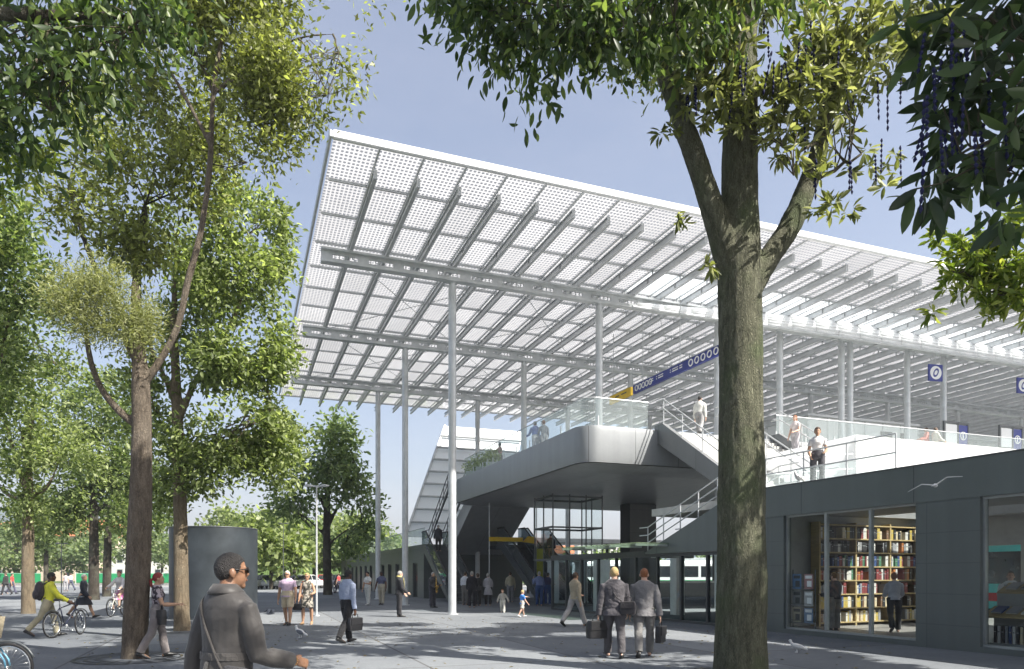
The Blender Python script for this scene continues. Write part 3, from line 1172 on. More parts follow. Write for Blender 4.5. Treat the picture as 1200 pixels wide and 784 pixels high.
g = MB(); g.box((u0 + 3.4, v0 + .6, .01), (u0 + 3.5, v1, LPZ - .01)); g.build('inner_wall', M['room_wall'], pod)
g = MB()
gp = MB()
for k in range(16):
    v = v0 + .3 + k * 1.6
    g.box((u0 + .15, v + .02, LPZ + .22), (u0 + .165, v + 1.58, LPZ + 1.3))
gp.tube([(u0 + .157, v0 + .3, LPZ + 1.32), (u0 + .157, v0 + 26, LPZ + 1.32)], .025, 8)
g.build('balustrade_glass', M['glass_rail'], pod); gp.build('handrail', M['steel'], pod, True, 40)

# white slatted sloped glazing that climbs behind the tall column
sc = thing('slatted_screen', 'white sloping glazed screen with dark horizontal fins behind the tall column', 'screen', (0, 0, 0))
Yb = 52.0
A_ = at(475, 629, Yb); B_ = at(521, 499, Yb + 5.0)
e1 = EU * 7.5
g = MB()
q = [A_, A_ + e1, B_ + e1 * .9, B_]
nrm = (q[1] - q[0]).cross(q[3] - q[0]).normalized() * .05
g.add([p for p in q] + [p - nrm for p in q], [(0, 1, 2, 3), (7, 6, 5, 4), (0, 4, 5, 1), (1, 5, 6, 2), (2, 6, 7, 3), (3, 7, 4, 0)])
g.build('glazing', M['slat_glass'], sc)
for k in range(1, 9):
    t = k / 9
    a = A_ * (1 - t) + B_ * t
    b = a + e1 * (1 - .1 * t)
    g = MB()
    out_ = nrm.normalized() * (1 if nrm.y < 0 else -1)
    a, b = a + out_ * .06, b + out_ * .06
    g.add([a, b, b + out_ * .2, a + out_ * .2] + [p + Vector((0, 0, .07)) for p in (a, b, b + out_ * .2, a + out_ * .2)],
          [(3, 2, 1, 0), (4, 5, 6, 7), (0, 1, 5, 4), (1, 2, 6, 5), (2, 3, 7, 6), (3, 0, 4, 7)])
    g.build('fin', M['steel'], sc)
g = MB()
for p in (A_, A_ + e1):
    g.tube([Vector((p.x, p.y + .3, LPZ)), p + Vector((0, .3, .0))], .12, 10)
g.tube([A_ + e1 * .0 + nrm, B_ + nrm], .10, 8)
for t in (.33, .66, .97):
    a = A_ + e1 * t; b = B_ + e1 * t * .9
    g.tube([a - nrm * 3, b - nrm * 3], .1, 8)
g.tube([B_ + e1 * .05 + Vector((0, 1, 0)), Vector((B_.x + .6, B_.y + 1.2, LPZ))], .13, 10)
g.build('support_frame', M['steel'], sc, True, 40)
# open stair railing climbing from the left podium to the deck
rl = thing('stair_railing', 'steep dark handrails climbing from the low roof towards the concourse', 'railing', P0, ALPHA)
g = MB()
for uu in (9.0, 10.0):
    for h in (.5, 1.0):
        g.tube([(uu, 26.5, LPZ + .2 + h), (uu, 24.8, LPZ + .2 + h), (uu, 19.3, SLAB_T + h), (uu, 18.5, SLAB_T + h)], .03, 8)
    for q in range(7):
        t = q / 6
        v_ = 24.8 + (19.3 - 24.8) * t; z_ = LPZ + .2 + (SLAB_T - LPZ - .2) * t
        g.tube([(uu, v_, z_), (uu, v_, z_ + 1.0)], .022, 8)
    g.prism([(24.9, LPZ + .2), (24.9, LPZ - .25 + .5), (19.4, SLAB_T - .2), (19.4, SLAB_T + .1)], (0, 1, 0), (0, 0, 1), (uu - .04, 0, 0), (.08, 0, 0))
g.build('rail', M['steel_dark'], rl, True, 40)

# ------------------------------------------------------------------ hanging signs
# long blue band with a yellow far end under the roof
sgn = thing('hanging_sign', 'long blue sign band with white symbols and a yellow far end hung under the roof', 'sign')
a, b = Vector((8.25, 27.5, 0)), Vector((5.0, 36.0, 0))
dv = (b - a).normalized()
nrmv = Vector((-dv.y, dv.x, 0))
if nrmv.y > 0 and nrmv.x > 0:
    nrmv = -nrmv
nrmv = Vector((-abs(nrmv.x), -abs(nrmv.y), 0))
Ls = (b - a).length
def sg_box(g, s0, s1, z0, z1, o0, o1):
    p = [a + dv * s0 + nrmv * o0, a + dv * s1 + nrmv * o0, a + dv * s1 + nrmv * o1, a + dv * s0 + nrmv * o1]
    g.add([Vector((q.x, q.y, z0)) for q in p] + [Vector((q.x, q.y, z1)) for q in p],
          [(3, 2, 1, 0), (4, 5, 6, 7), (0, 1, 5, 4), (1, 2, 6, 5), (2, 3, 7, 6), (3, 0, 4, 7)])
z0, z1 = 10.18, 10.58
g = MB(); sg_box(g, 0, Ls - 2.3, z0, z1, -.06, .06); g.build('blue_board', M['blue'], sgn)
g = MB(); sg_box(g, Ls - 2.1, Ls, z0, z1, -.06, .06); g.build('yellow_board', M['yellow'], sgn)
g = MB()
def ring_on(g, s, zc, r):
    c = a + dv * s + nrmv * .068; c.z = zc
    g.ring(c, nrmv, r, .028, 20, 6)
for k in range(5):
    ring_on(g, .45 + k * .42, (z0 + z1) / 2, .13)
    ring_on(g, Ls - 2.65 - k * .3, (z0 + z1) / 2, .12)
for s0, s1 in ((2.75, 2.95), (3.05, 3.5), (3.6, 3.66), (4.2, 4.6), (4.7, 4.76), (5.0, 5.3)):
    sg_box(g, s0, s1, z0 + .17, z0 + .22, .061, .066); sg_box(g, s0, s1, z0 + .27, z0 + .31, .061, .066)
g.build('lettering', M['sign_white'], sgn)
g = MB()
for s0, s1 in ((Ls - 1.7, Ls - 1.2), (Ls - 1.0, Ls - .6)):
    sg_box(g, s0, s1, z0 + .2, z0 + .26, .061, .066)
g.build('lettering', M['frame_dark'], sgn)
for s in (.3, 3, 6, Ls - .3):
    g = MB()
    p = a + dv * s
    g.tube([(p.x, p.y, z1), (p.x, p.y, ZB)], .018, 6)
    g.build('hanger', M['steel'], sgn)


def round_sign(px, py, Y, label, sz=.85):
    p = at(px, py, Y)
    t = thing('platform_sign', label, 'sign', (p.x, p.y, p.z), ALPHA * .6, 'blue platform number signs')
    g = MB(); g.bbox((-sz / 2, -.04, -sz / 2), (sz / 2, .04, sz / 2), .01); g.build('board', M['blue'], t)
    g = MB()
    g.tube([(0, -.046, 0), (0, -.042, 0)], sz * .40, 28)
    g.build('disc', M['sign_white'], t)
    g = MB()
    # slanted oval numeral with a hole
    rot = Matrix.Rotation(R(28), 3, 'Y')
    pts = []
    for k in range(24):
        an = 2 * PI * k / 24
        for rr in (1.0, .55):
            pts.append(rot @ Vector((sz * .17 * rr * math.cos(an), -.050, sz * .29 * rr * math.sin(an))))
    g.add(pts, [(2 * k, 2 * ((k + 1) % 24), 2 * ((k + 1) % 24) + 1, 2 * k + 1) for k in range(24)])
    g.build('numeral', M['blue'], t)
    g = MB(); g.tube([(0, 0, sz / 2), (0, 0, GZ - p.z)], .02, 6); g.build('hanger', M['steel'], t)
round_sign(1096, 437, 36.2, 'square blue sign with white disc hung beside a column')
round_sign(1199, 452, 38.6, 'square blue sign with white disc at the edge of the roof view')

def post_sign(px, py, Y, label, zf=SLAB_T):
    p = at(px, py, Y)
    t = thing('information_sign', label, 'sign', (p.x, p.y, zf), ALPHA, 'framed information signs on the concourse')
    g = MB()
    for x in (-.95, 0.0, .75):
        g.box((x - .05, -.05, 0), (x + .05, .05, 2.35))
    g.box((-.9, -.05, 2.25), (.7, .05, 2.35)); g.box((-.9, -.05, 1.05), (-.05, .05, 1.15))
    g.build('frame', M['steel_dark'], t)
    g = MB(); g.box((.06, -.03, 1.1), (.69, .03, 2.2)); g.build('blue_panel', M['blue'], t)
    g = MB(); g.box((-.89, -.03, 1.2), (-.06, .03, 2.2)); g.build('notice', M['sign_white'], t)
    g = MB(); g.ring((.37, -.035, 1.65), (0, 1, 0), .2, .03, 24, 6); g.box((.33, -.036, 1.5), (.41, -.031, 1.8)); g.build('emblem', M['sign_white'], t)
post_sign(1122, 500, 36.5, 'framed sign with a blue panel standing left of the other one')
post_sign(1186, 505, 37.5, 'framed sign with a blue panel at the far right of the concourse')

# yellow strip over the escalators and the olive banner
ys = thing('yellow_sign', 'yellow direction strip with an arrow end above the escalators', 'sign', uv(10.4, 16.6, 0), ALPHA)
g = MB(); g.box((0, -.05, 3.42), (2.0, .05, 3.66)); g.build('strip', M['yellow'], ys)
g = MB(); g.prism([(2.0, 3.4), (2.75, 3.32), (2.75, 3.70), (2.3, 3.74)], (1, 0, 0), (0, 0, 1), (.003, -.08, 0), (0, .1, 0)); g.build('arrow_end', M['yellow'], ys)
for x_, y_, a_, b_ in ((0, 0, 3.66, SB - .16), (2.7, 0, 3.7, SB - .16), (0, 0, 0, 3.42), (2.9, .1, 0, SB - .16)):
    g = MB(); g.tube([(x_, y_, a_), (x_, y_, b_)], .028, 8); g.build('hanger', M['steel'], ys)
ban = thing('banner', 'tall olive green banner beside the escalator', 'banner', uv(13.05, 15.6, 0), ALPHA)
g = MB(); g.box((-.2, -.01, 1.2), (.2, .01, 3.0)); g.build('fabric', M['olive'], ban)
g = MB(); g.tube([(-.24, 0, 0), (-.24, 0, 3.1)], .03, 8); g.tube([(-.24, 0, 3.03), (.22, 0, 3.03)], .015, 6); g.build('pole', M['steel_dark'], ban)
# ------------------------------------------------------------------ dark shop building on the right
A0 = Vector((9.9, 13.7, 0))
BETA = math.atan2(.4104, .9119)
BX = Vector((.9119, .4104, 0)); BY = Vector((-.4104, .9119, 0))


def sh(x, y, z=0.0):
    return A0 + BX * x + BY * y + Vector((0, 0, z))


shop = thing('shop_building', 'long low dark clad building with two big shop windows', 'building', A0, BETA)
TH = .28
W1a, W1b, W2b, W2a = 2.26, 6.13, .85, -5.5
WZ0, WZ1 = .12, 3.19
g = MB()
g.box((0, -9, 0), (TH, 8.0, WZ0))
g.box((0, W1b, WZ0), (TH, 8.0, WZ1))
g.box((0, W2b, WZ0), (TH, W1a, WZ1))
g.box((0, -9, WZ0), (TH, W2a, WZ1))
g.build('wall', M['clad'], shop)
g = MB(); g.box((-.012, -9, WZ1), (TH, 8.0, 4.0)); g.build('fascia', M['clad_top'], shop)
g = MB(); g.bbox((-.03, -9, 4.0), (TH + .05, 8.0, 4.035), .008); g.build('coping', M['steel_dark'], shop)
g = MB(); g.box((TH, -9, 3.55), (8.6, 1.2, 3.9)); g.box((TH, 1.2, 3.55), (3.6, 6.4, 3.9)); g.box((6.2, 1.2, 3.55), (8.6, 6.4, 3.9)); g.box((TH, 6.4, 3.55), (16, 8.0, 3.9)); g.box((TH, 8.0, 3.65), (16, 12.6, 3.9)); g.build('roof', M['concrete_pale'], shop)
sk = MB()  # unseen roof opening, added to let daylight into the shop
for y in (1.2, 2.5, 3.8, 5.1, 6.34):
    sk.box((3.6, y, 3.84), (6.2, y + .06, 3.93))
sky_ = sk.build('added_rooflight', M['frame'], shop)
sk = MB(); sk.box((3.6, 1.2, 3.87), (6.2, 6.4, 3.885)); sk.build('pane', M['glass_shop'], sky_)
g = MB(); g.box((TH, -9, 0), (16, 6.9, .1)); g.build('shop_floor', M['room_floor'], shop)
g = MB(); g.box((TH, -9, 3.3), (7.0, 1.2, 3.54)); g.box((TH, 1.2, 3.3), (3.6, 6.4, 3.54)); g.box((6.2, 1.2, 3.3), (7.0, 6.4, 3.54)); g.box((TH, 6.4, 3.3), (7.0, 6.75, 3.54)); g.build('ceiling', M['ceiling'], shop)
g = MB(); g.box((TH, 6.75, .1), (7.2, 6.95, 3.54)); g.build('end_wall', M['room_wall'], shop)
g = MB(); g.box((7.0, -9, 2.45), (7.2, 6.75, 3.54)); g.box((7.0, 5.9, .1), (7.2, 6.75, 2.45)); g.build('back_wall', M['room_wall'], shop)


def shop_window(y0, y1, muls):
    g = MB()
    fx0, fx1 = .09, .17
    g.box((fx0, y0, WZ0), (fx1, y1, WZ0 + .05)); g.box((fx0, y0, WZ1 - .05), (fx1, y1, WZ1))
    for y in (y0, y1 - .05):
        g.box((fx0, y, WZ0 + .05), (fx1, y + .05, WZ1 - .05))
    for y in muls:
        g.box((fx0 - .02, y - .035, WZ0 + .05), (fx1, y + .035, WZ1 - .05))
    w_ = g.build('window', M['frame'], shop)
    ed = [y0 + .05] + [q for m_ in muls for q in (m_ - .035, m_ + .035)] + [y1 - .05]
    for k in range(0, len(ed), 2):
        g = MB(); g.box((.125, ed[k], WZ0 + .05), (.137, ed[k + 1], WZ1 - .05)); g.build('pane', M['glass_shop'], w_)
shop_window(W1a, W1b, [3.485, 4.79])
shop_window(W2a, W2b, [-1.4, -3.4])
# rear glazing
g = MB()
for y in (-9 + .05, -6, -3, 0, 2.1, 4.1, 5.85):
    g.box((7.06, y - .06, .1), (7.16, y + .06, 2.45))
rw = g.build('rear_window', M['frame'], shop)
g = MB(); g.box((7.1, -8.9, .1), (7.11, 5.8, 2.45)); g.build('pane', M['glass'], rw)

# storefront further along and the sloping stair wall above it
sf = thing('glass_storefront', 'glass shop front with thin dark posts under the sloping stair wall', 'storefront', A0, BETA)
g = MB(); gg = MB()
y = 8.05
ys_ = []
while y < 20.6:
    ys_.append(y); y += 1.32
for y in ys_:
    g.box((.06, y - .04, 0), (.18, y + .04, 2.3))
g.box((.06, 8.09, 2.2), (.178, ys_[-1] + .04, 2.3)); g.box((.06, 8.09, 0), (.178, ys_[-1], .08))
for yy in (12.7,):
    g.box((.05, yy, 2.3), (.2, ys_[-1] + .04, 2.42))
g.build('post', M['frame_dark'], sf)
for k in range(len(ys_) - 1):
    gg = MB(); gg.box((.115, ys_[k] + .04, .08), (.127, ys_[k + 1] - .04, 2.2)); gg.build('pane', M['glass'], sf)
g = MB()
g.box((2.6, 8.2, 0), (3.0, 8.7, 2.7)); g.box((2.2, 10.6, 0), (2.6, 11.0, 2.7)); g.box((2.5, 14.1, 0), (2.9, 14.5, 2.3)); g.box((1.2, 16.9, .0), (1.25, 18.2, 2.2))
g.build('inner_pillar', M['stucco_white'], sf)
g = MB(); g.box((.3, 8.1, 2.55), (6, 12.4, 2.7)); g.build('ceiling', M['ceiling'], sf)

sw = thing('stair_wall', 'dark sloping wall of the stair from the shop roof to the plaza', 'wall', A0, BETA)
g = MB()
g.prism([(8.0, 2.31), (12.6, 2.31), (12.6, 2.36), (8.0, 4.0)], (0, 1, 0), (0, 0, 1), (-.01, 0, 0), (.26, 0, 0))
g.build('panel', M['clad_top'], sw)
for xx in (.12, 1.7):
    g = MB()
    for h in (.35, .62, .9):
        g.tube([(xx, 7.2, 4.0 + h), (xx, 8.0, 4.0 + h), (xx, 12.6, 2.36 + h), (xx, 13.1, 2.36 + h)], .022, 8)
    for q in range(6):
        y_ = 8.0 + q * .92
        g.tube([(xx, y_, 4.0 - (y_ - 8) * .3565), (xx, y_, 4.9 - (y_ - 8) * .3565)], .02, 8)
    g.build('handrail', M['steel_light'], sw, True, 40)
g = MB()
for k in range(14):
    g.box((.26, 8.0 + k * .33, 3.88 - (k + 1) * .115 - .1), (1.9, 8.0 + k * .33 + .328, 3.88 - (k + 1) * .115))
g.build('steps', M['concrete_pale'], sw)
aw = thing('glass_awning', 'thin greenish glass awning over the storefront', 'awning', A0, BETA)
g = MB(); g.box((-1.3, 11.2, 2.62), (-.02, 16.5, 2.65)); g.build('glass', glass_mat('green awning glass', (.6, .72, .6), 1.45, .05, milk=.25, milk_col=(.5, .6, .42)), aw)
for y in (11.3, 12.9, 14.6, 16.4):
    g = MB(); g.box((-1.28, y - .025, 2.54), (.05, y + .025, 2.615)); g.build('bracket', M['steel'], aw)

# frosted enclosure of the roof stair, on top of the shop roof
en = thing('frosted_balustrade', 'bright white frosted glass balustrade standing on the dark building', 'balustrade', (0, 0, 0), 0)
a = at(1003, 560, 22.0); a.z = 3.9
g = MB(); gp = MB()
k = 0
s = 0.0
while s < 11:
    p = a + EU * (s + .015); q = a + EU * (s + 1.585)
    nn = EV * .01
    g.add([p - nn, q - nn, q + nn, p + nn] + [t + Vector((0, 0, 2.02)) for t in (p - nn, q - nn, q + nn, p + nn)],
          [(3, 2, 1, 0), (4, 5, 6, 7), (0, 1, 5, 4), (1, 2, 6, 5), (2, 3, 7, 6), (3, 0, 4, 7)])
    s += 1.6
s = 0.0
while s < 5:
    p = a + EV * (s + .03); q = a + EV * (s + 1.585)
    nn = EU * .01
    g.add([p - nn, q - nn, q + nn, p + nn] + [t + Vector((0, 0, 2.02)) for t in (p - nn, q - nn, q + nn, p + nn)],
          [(3, 2, 1, 0), (4, 5, 6, 7), (0, 1, 5, 4), (1, 2, 6, 5), (2, 3, 7, 6), (3, 0, 4, 7)])
    s += 1.6
g.build('frosted_panel', M['frost'], en)
# railings on the roof edge, left of the frosted wall
rr = thing('roof_railing', 'thin grey roof railing with glass in front of the concourse stair', 'railing', A0, BETA)
g = MB(); gg = MB()
for h in (.55, 1.0):
    g.tube([(.6, 3.2, 3.95 + h), (.6, 7.4, 3.95 + h)], .022, 8)
    g.tube([(.6, 7.4, 3.95 + h), (3.9, 7.2, 3.95 + h + .35)], .022, 8)
for y in (3.2, 4.6, 6.0, 7.4):
    g.tube([(.6, y, 3.9), (.6, y, 4.95)], .02, 8)
g.build('rail', M['steel'], rr, True, 40)
for y in (3.2, 4.6, 6.0):
    gg.box((.594, y + .04, 4.0), (.606, y + 1.36, 4.48))
gg.build('glass', M['glass_rail'], rr)
# glazed kiosk on the concourse behind
kk = thing('waiting_room', 'pale glazed waiting room on the concourse behind the thin columns', 'shelter', uv(24.5, 7.6, SLAB_T), ALPHA)
g = MB(); gg = MB()
W_, D_, H_ = 7.6, 3.0, 2.6
for k in range(7):
    x = W_ * k / 6
    g.cbox((x, 0, H_ / 2), (.07, .07, H_)); g.cbox((x, D_, H_ / 2), (.07, .07, H_))
g.box((-.1, -.1, H_), (W_ + .1, D_ + .1, H_ + .12))
g.build('frame', M['steel'], kk)
gg.box((.0, -.01, .05), (W_, .01, H_ - .02)); gg.box((-.01, 0.02, .05), (.01, D_, H_ - .02)); gg.build('glass', M['frost'], kk)
g = MB(); g.box((4.9, -.06, .02), (5.7, -.02, 2.15)); g.box((6.3, -.06, .02), (6.9, -.02, 2.15)); g.build('door', M['steel_dark'], kk)

# ------------------------------------------------------------------ bookcase with its books
bc = thing('bookcase', 'tall yellow wooden bookcase across the end of the shop', 'bookcase', sh(1.62, 6.36), BETA)
SHZ = [.22, .63, 1.03, 1.43, 1.83, 2.24, 2.64, 3.04]
BAYW, NBAY = 1.45, 3
for z in SHZ:
    g = MB(); g.box((.03, 0, z - .035), (BAYW * NBAY - .03, .32, z)); g.build('shelf', M['wood'], bc)
for k in range(NBAY + 1):
    g = MB(); x = k * BAYW; g.box((x - .028, .01, .1), (x + .028, .318, 3.1)); g.build('upright', M['wood'], bc)
g = MB(); g.box((0, .325, .1), (BAYW * NBAY, .34, 3.08)); g.build('back_panel', pbr('dark shelf back', (.14, .12, .10), .9), bc)
bookcols = {'black': (.02, .02, .022), 'white': (.5, .49, .46), 'dark red': (.17, .03, .03), 'blue': (.03, .06, .16), 'brown': (.16, .09, .05),
            'cream': (.5, .42, .28), 'grey': (.25, .25, .26), 'green': (.05, .14, .08), 'orange': (.34, .12, .03), 'yellow': (.4, .30, .07)}
bm_ = {k: pbr(k + ' book cover', c, .55, bump=.1) for k, c in bookcols.items()}
paper = pbr('book pages', (.6, .57, .5), .9)
bookmesh = {}
def book_mesh(t, h, d, col):
    key = (round(t, 3), round(h, 2), col)
    if key not in bookmesh:
        g = MB()
        # spine faces -y
        g.box((0, .0, 0), (.004, d, h)); g.box((t - .004, .0, 0), (t, d, h)); g.box((.004, 0, 0), (t - .004, .004, h))
        c = MB()
        g.cur = 1; g.box((.0045, .0045, .004), (t - .0045, d - .005, h - .005)); g.cur = 2
        g.box((.006, -.0012, h * .62), (t - .006, -.0002, h * .68))
        me = g.mesh('book')
        for m_ in (bm_[col], paper, M['frame'] if col != 'white' else M['frame_dark']):
            me.materials.append(m_)
        bookmesh[key] = me
    return bookmesh[key]
ROWN = ['bottom', 'second lowest', 'third lowest', 'middle', 'third highest', 'second highest', 'top']
BAYN = ['left bay', 'middle bay', 'right bay']
rb = random.Random(5)
pal = list(bookcols)
rowpal = [['cream', 'white', 'grey', 'brown', 'yellow'], ['cream', 'yellow', 'black', 'brown'], ['dark red', 'blue', 'white', 'black', 'grey'],
          ['dark red', 'white', 'brown', 'orange', 'black'], ['blue', 'dark red', 'white', 'green', 'black'], ['black', 'white', 'grey', 'black'], ['black', 'white', 'cream', 'black', 'yellow']]
nbk = 0
for r_ in range(7):
    for b_ in range(NBAY):
        x = b_ * BAYW + .05
        end = (b_ + 1) * BAYW - .06
        if b_ == 2 and r_ % 2:
            end -= .4
        gap_at = rb.uniform(.2, .9) * BAYW + b_ * BAYW
        first = True
        while x < end and nbk < 285:
            if abs(x - gap_at) < .1 and first:
                x += rb.uniform(.12, .35); first = False
                continue
            t = rb.choice((.05, .07, .09, .11)); h = rb.choice((.24, .27, .30, .32)); col = rb.choice(rowpal[r_] * 2 + [rb.choice(pal)])
            if x + t > end:
                break
            o = bpy.data.objects.new('book', book_mesh(t, h, .22, col)); COL.objects.link(o)
            o.location = sh(1.62 + x, 6.36 + rb.uniform(.02, .05), SHZ[r_] + .0005)
            o.rotation_euler = (0, 0, BETA)
            tag(o, f'{col} book upright on the {ROWN[r_]} shelf, {BAYN[b_]} of the yellow bookcase', 'book', 'books on the yellow bookcase')
            x += t + .003; nbk += 1

# magazine rack behind the first pane
mr = thing('magazine_rack', 'narrow wire rack of magazines behind the left pane', 'rack', sh(.35, 5.75, .1), BETA)
g = MB()
for y in (-.38, .38):
    g.tube([(0, y, 0), (0, y, 1.62)], .018, 8)
g.box((-.25, -.4, 0), (.25, .4, .03))
for z in (.2, .65, 1.1):
    g.box((-.17, -.38, z - .02), (-.02, .38, z)); g.tube([(-.17, -.38, z + .06), (-.17, .38, z + .06)], .008, 6)
g.build('stand', M['steel_dark'], mr)
mcol = [('pale blue', (.14, .22, .34)), ('cream', (.34, .31, .24)), ('white', (.4, .4, .4)), ('grey', (.2, .21, .22)), ('pink', (.34, .18, .18)), ('sky blue', (.12, .22, .38))]
for k in range(6):
    z = (.202, .652, 1.102)[k // 2]; y = (-.36, .04)[k % 2]
    c_, cc = mcol[k]
    g = MB(); g.box((-.06, y, z), (-.052, y + .30, z + .40)); g.cur = 1; g.box((-.0625, y + .04, z + .28), (-.0601, y + .26, z + .36)); g.box((-.0625, y + .05, z + .06), (-.0601, y + .2, z + .22))
    o = g.build('magazine', [pbr('magazine cover ' + c_, cc, .35), M['frame_dark'] if k % 2 else M['sign_white']])
    rot = Matrix.Rotation(BETA, 4, 'Z')
    o.matrix_world = Matrix.Translation(sh(.35, 5.75, .1)) @ rot
    tag(o, f'{c_} magazine on the {("bottom", "middle", "top")[k // 2]} tier of the wire rack', 'magazine', 'magazines on the wire rack')

# slanted display table with books in the second window
ds = thing('book_display', 'two tier slanted book table inside the right hand window', 'display', sh(1.15, .9, .1), BETA)
g = MB()
for (x, z, w_) in ((-.45, .62, .42), (0.05, 1.12, .42)):
    g.add([(x, -2.2, z), (x + w_, -2.2, z + .2), (x + w_, .35, z + .2), (x, .35, z)] + [(x, -2.2, z - .03), (x + w_, -2.2, z + .17), (x + w_, .35, z + .17), (x, .35, z - .03)],
          [(0, 1, 2, 3), (7, 6, 5, 4), (0, 4, 5, 1), (1, 5, 6, 2), (2, 6, 7, 3), (3, 7, 4, 0)])
g.build('slanted_shelf', M['wood'], ds)
g = MB()
g.box((-.45, -2.2, .02), (.5, .35, .06)); g.box((-.05, -2.2, .06), (-.02, .35, .6)); g.box((.06, -2.2, .82), (.09, .35, 1.1))
for y in (-2.2, .31):
    g.box((.3, y, .06), (.46, y + .04, 1.28))
g.build('stand', M['frame'], ds)
for k in range(9):
    y = .16 - k * .075
    col = ['black', 'white', 'black', 'grey', 'blue', 'white', 'black', 'cream', 'grey'][k]
    o = bpy.data.objects.new('book', book_mesh(.05, .36, .22, col)); COL.objects.link(o)
    o.location = sh(1.15 - .36, .9 + y, .1605); o.rotation_euler = (0, 0, BETA - PI / 2)
    tag(o, f'{col} book upright on the lowest tier of the window display', 'book', 'books in the window display')
for k in range(10):
    y = .2 - (k % 5) * .3
    x, z = ((-.36, .665), (.14, 1.165))[k // 5]
    col = ['blue', 'grey', 'white', 'dark red', 'cream', 'grey', 'black', 'white', 'blue', 'brown'][k]
    o = bpy.data.objects.new('book', book_mesh(.03, .3, .22, col)); COL.objects.link(o)
    sl_ = math.atan2(.2, .42)
    o.matrix_world = (Matrix.Translation(sh(1.15 + x, .9 + y, .1 + z + .012)) @ Matrix.Rotation(BETA, 4, 'Z') @ Matrix.Rotation(-sl_, 4, 'Y') @ Matrix.Rotation(R(90), 4, 'Y') @ Matrix.Translation((-.03, -.2, 0)))
    tag(o, f'{col} book lying flat on the {("lower", "upper")[k // 5]} slanted tier of the window display', 'book', 'books in the window display')
for k in range(6):
    y = .22 - k * .06
    col = ['dark red', 'orange', 'white', 'dark red', 'blue', 'white'][k]
    o = bpy.data.objects.new('book', book_mesh(.05, .24, .22, col)); COL.objects.link(o)
    o.location = sh(1.15 + .1, .9 + y, .1 + .822); o.rotation_euler = (0, 0, BETA - PI / 2)
    tag(o, f'{col} book upright between the two slanted tiers of the window display', 'book', 'books in the window display')

# ------------------------------------------------------------------ dark steel drum on the plaza
kp = gr(262, 727)
dr = thing('steel_drum', 'tall dark blue grey cylindrical drum standing on the plaza', 'drum', (-10.92, 26.0, 0))
g = MB(); g.tube([(0, 0, 0.05), (0, 0, 3.25)], 1.5, 72, cap=True); g.build('shell', M['kiosk'], dr, True, 40)
g = MB(); g.tube([(0, 0, 0), (0, 0, .05)], 1.53, 72); g.build('base_ring', M['steel_dark'], dr, True, 40)
g = MB(); g.ring((0, 0, 3.25), (0, 0, 1), 1.5, .02, 72, 6); g.build('top_rim', M['steel_dark'], dr, True)

# lamp posts
def lamp(x, y, h, label, mat):
    t = thing('street_lamp', label, 'street lamp', (x, y, 0), 0, 'street lamps on the plaza')
    g = MB(); g.tube([(0, 0, 0), (0, 0, .05)], .12, 14); g.tube([(0, 0, .05), (0, 0, h)], [.042, .028], 14); g.build('pole', mat, t, True, 40)
    g = MB(); g.tube([(-.32, 0, h - .02), (.32, 0, h - .02)], .03, 8); g.build('arm', mat, t, True, 40)
    for s_ in (-1, 1):
        g = MB(); g.ell((s_ * .3, 0, h), (.19, .11, .05), 14, 8); g.build('lamp_head', mat, t, True)
p = gr(371, 722)
lamp(p.x, p.y, 4.95, 'pale lamp post between the strolling couple and the dark bag man', M['steel'])
p = gr(72, 697)
lamp(p.x, p.y, 3.9, 'dark lamp post behind the young man with a bicycle', M['steel_dark'])
p = at(332, 690, 62)
lamp(p.x, p.y, 6.0, 'far lamp post above the parked cars', M['steel_dark'])
# ------------------------------------------------------------------ trees
def leaf_template(kind):
    if kind == 'fine':      # one folded quad
        V = np.array([(0, 0, 0), (.5, .5, .08), (0, 1, 0), (-.5, .5, .08)], float)
        return V, np.array([(0, 1, 2, 3)])
    if kind == 'leaf':      # folded two-sided blade with a waist
        V = np.array([(0, 0, 0), (.42, .35, .10), (.40, .68, .08), (0, 1.0, -.06), (-.40, .68, .08), (-.42, .35, .10), (0, .5, -.02)], float)
        return V, np.array([(0, 1, 2, 6), (6, 2, 3, 3), (0, 6, 4, 5), (6, 3, 4, 4)])[:, :]
    V = [(0, 0, 0)]
    prof = [(.12, .22), (.3, .40), (.52, .46), (.74, .36), (.9, .17)]
    for t, w in prof:
        V += [(w, t, .13 * w - .16 * t * t), (0, t, -.16 * t * t), (-w, t, .13 * w - .16 * t * t)]
    V.append((0, 1, -.16))
    Fc = [(0, 1, 2, 2), (0, 2, 3, 3)]
    for k in range(4):
        a = 1 + 3 * k
        Fc += [(a, a + 3, a + 4, a + 1), (a + 1, a + 4, a + 5, a + 2)]
    a = 13
    Fc += [(a, 16, a + 1, a + 1), (a + 1, 16, a + 2, a + 2)]
    return np.array(V, float), np.array(Fc)


def unit(a):
    return a / np.maximum(1e-9, np.linalg.norm(a, axis=-1, keepdims=True))


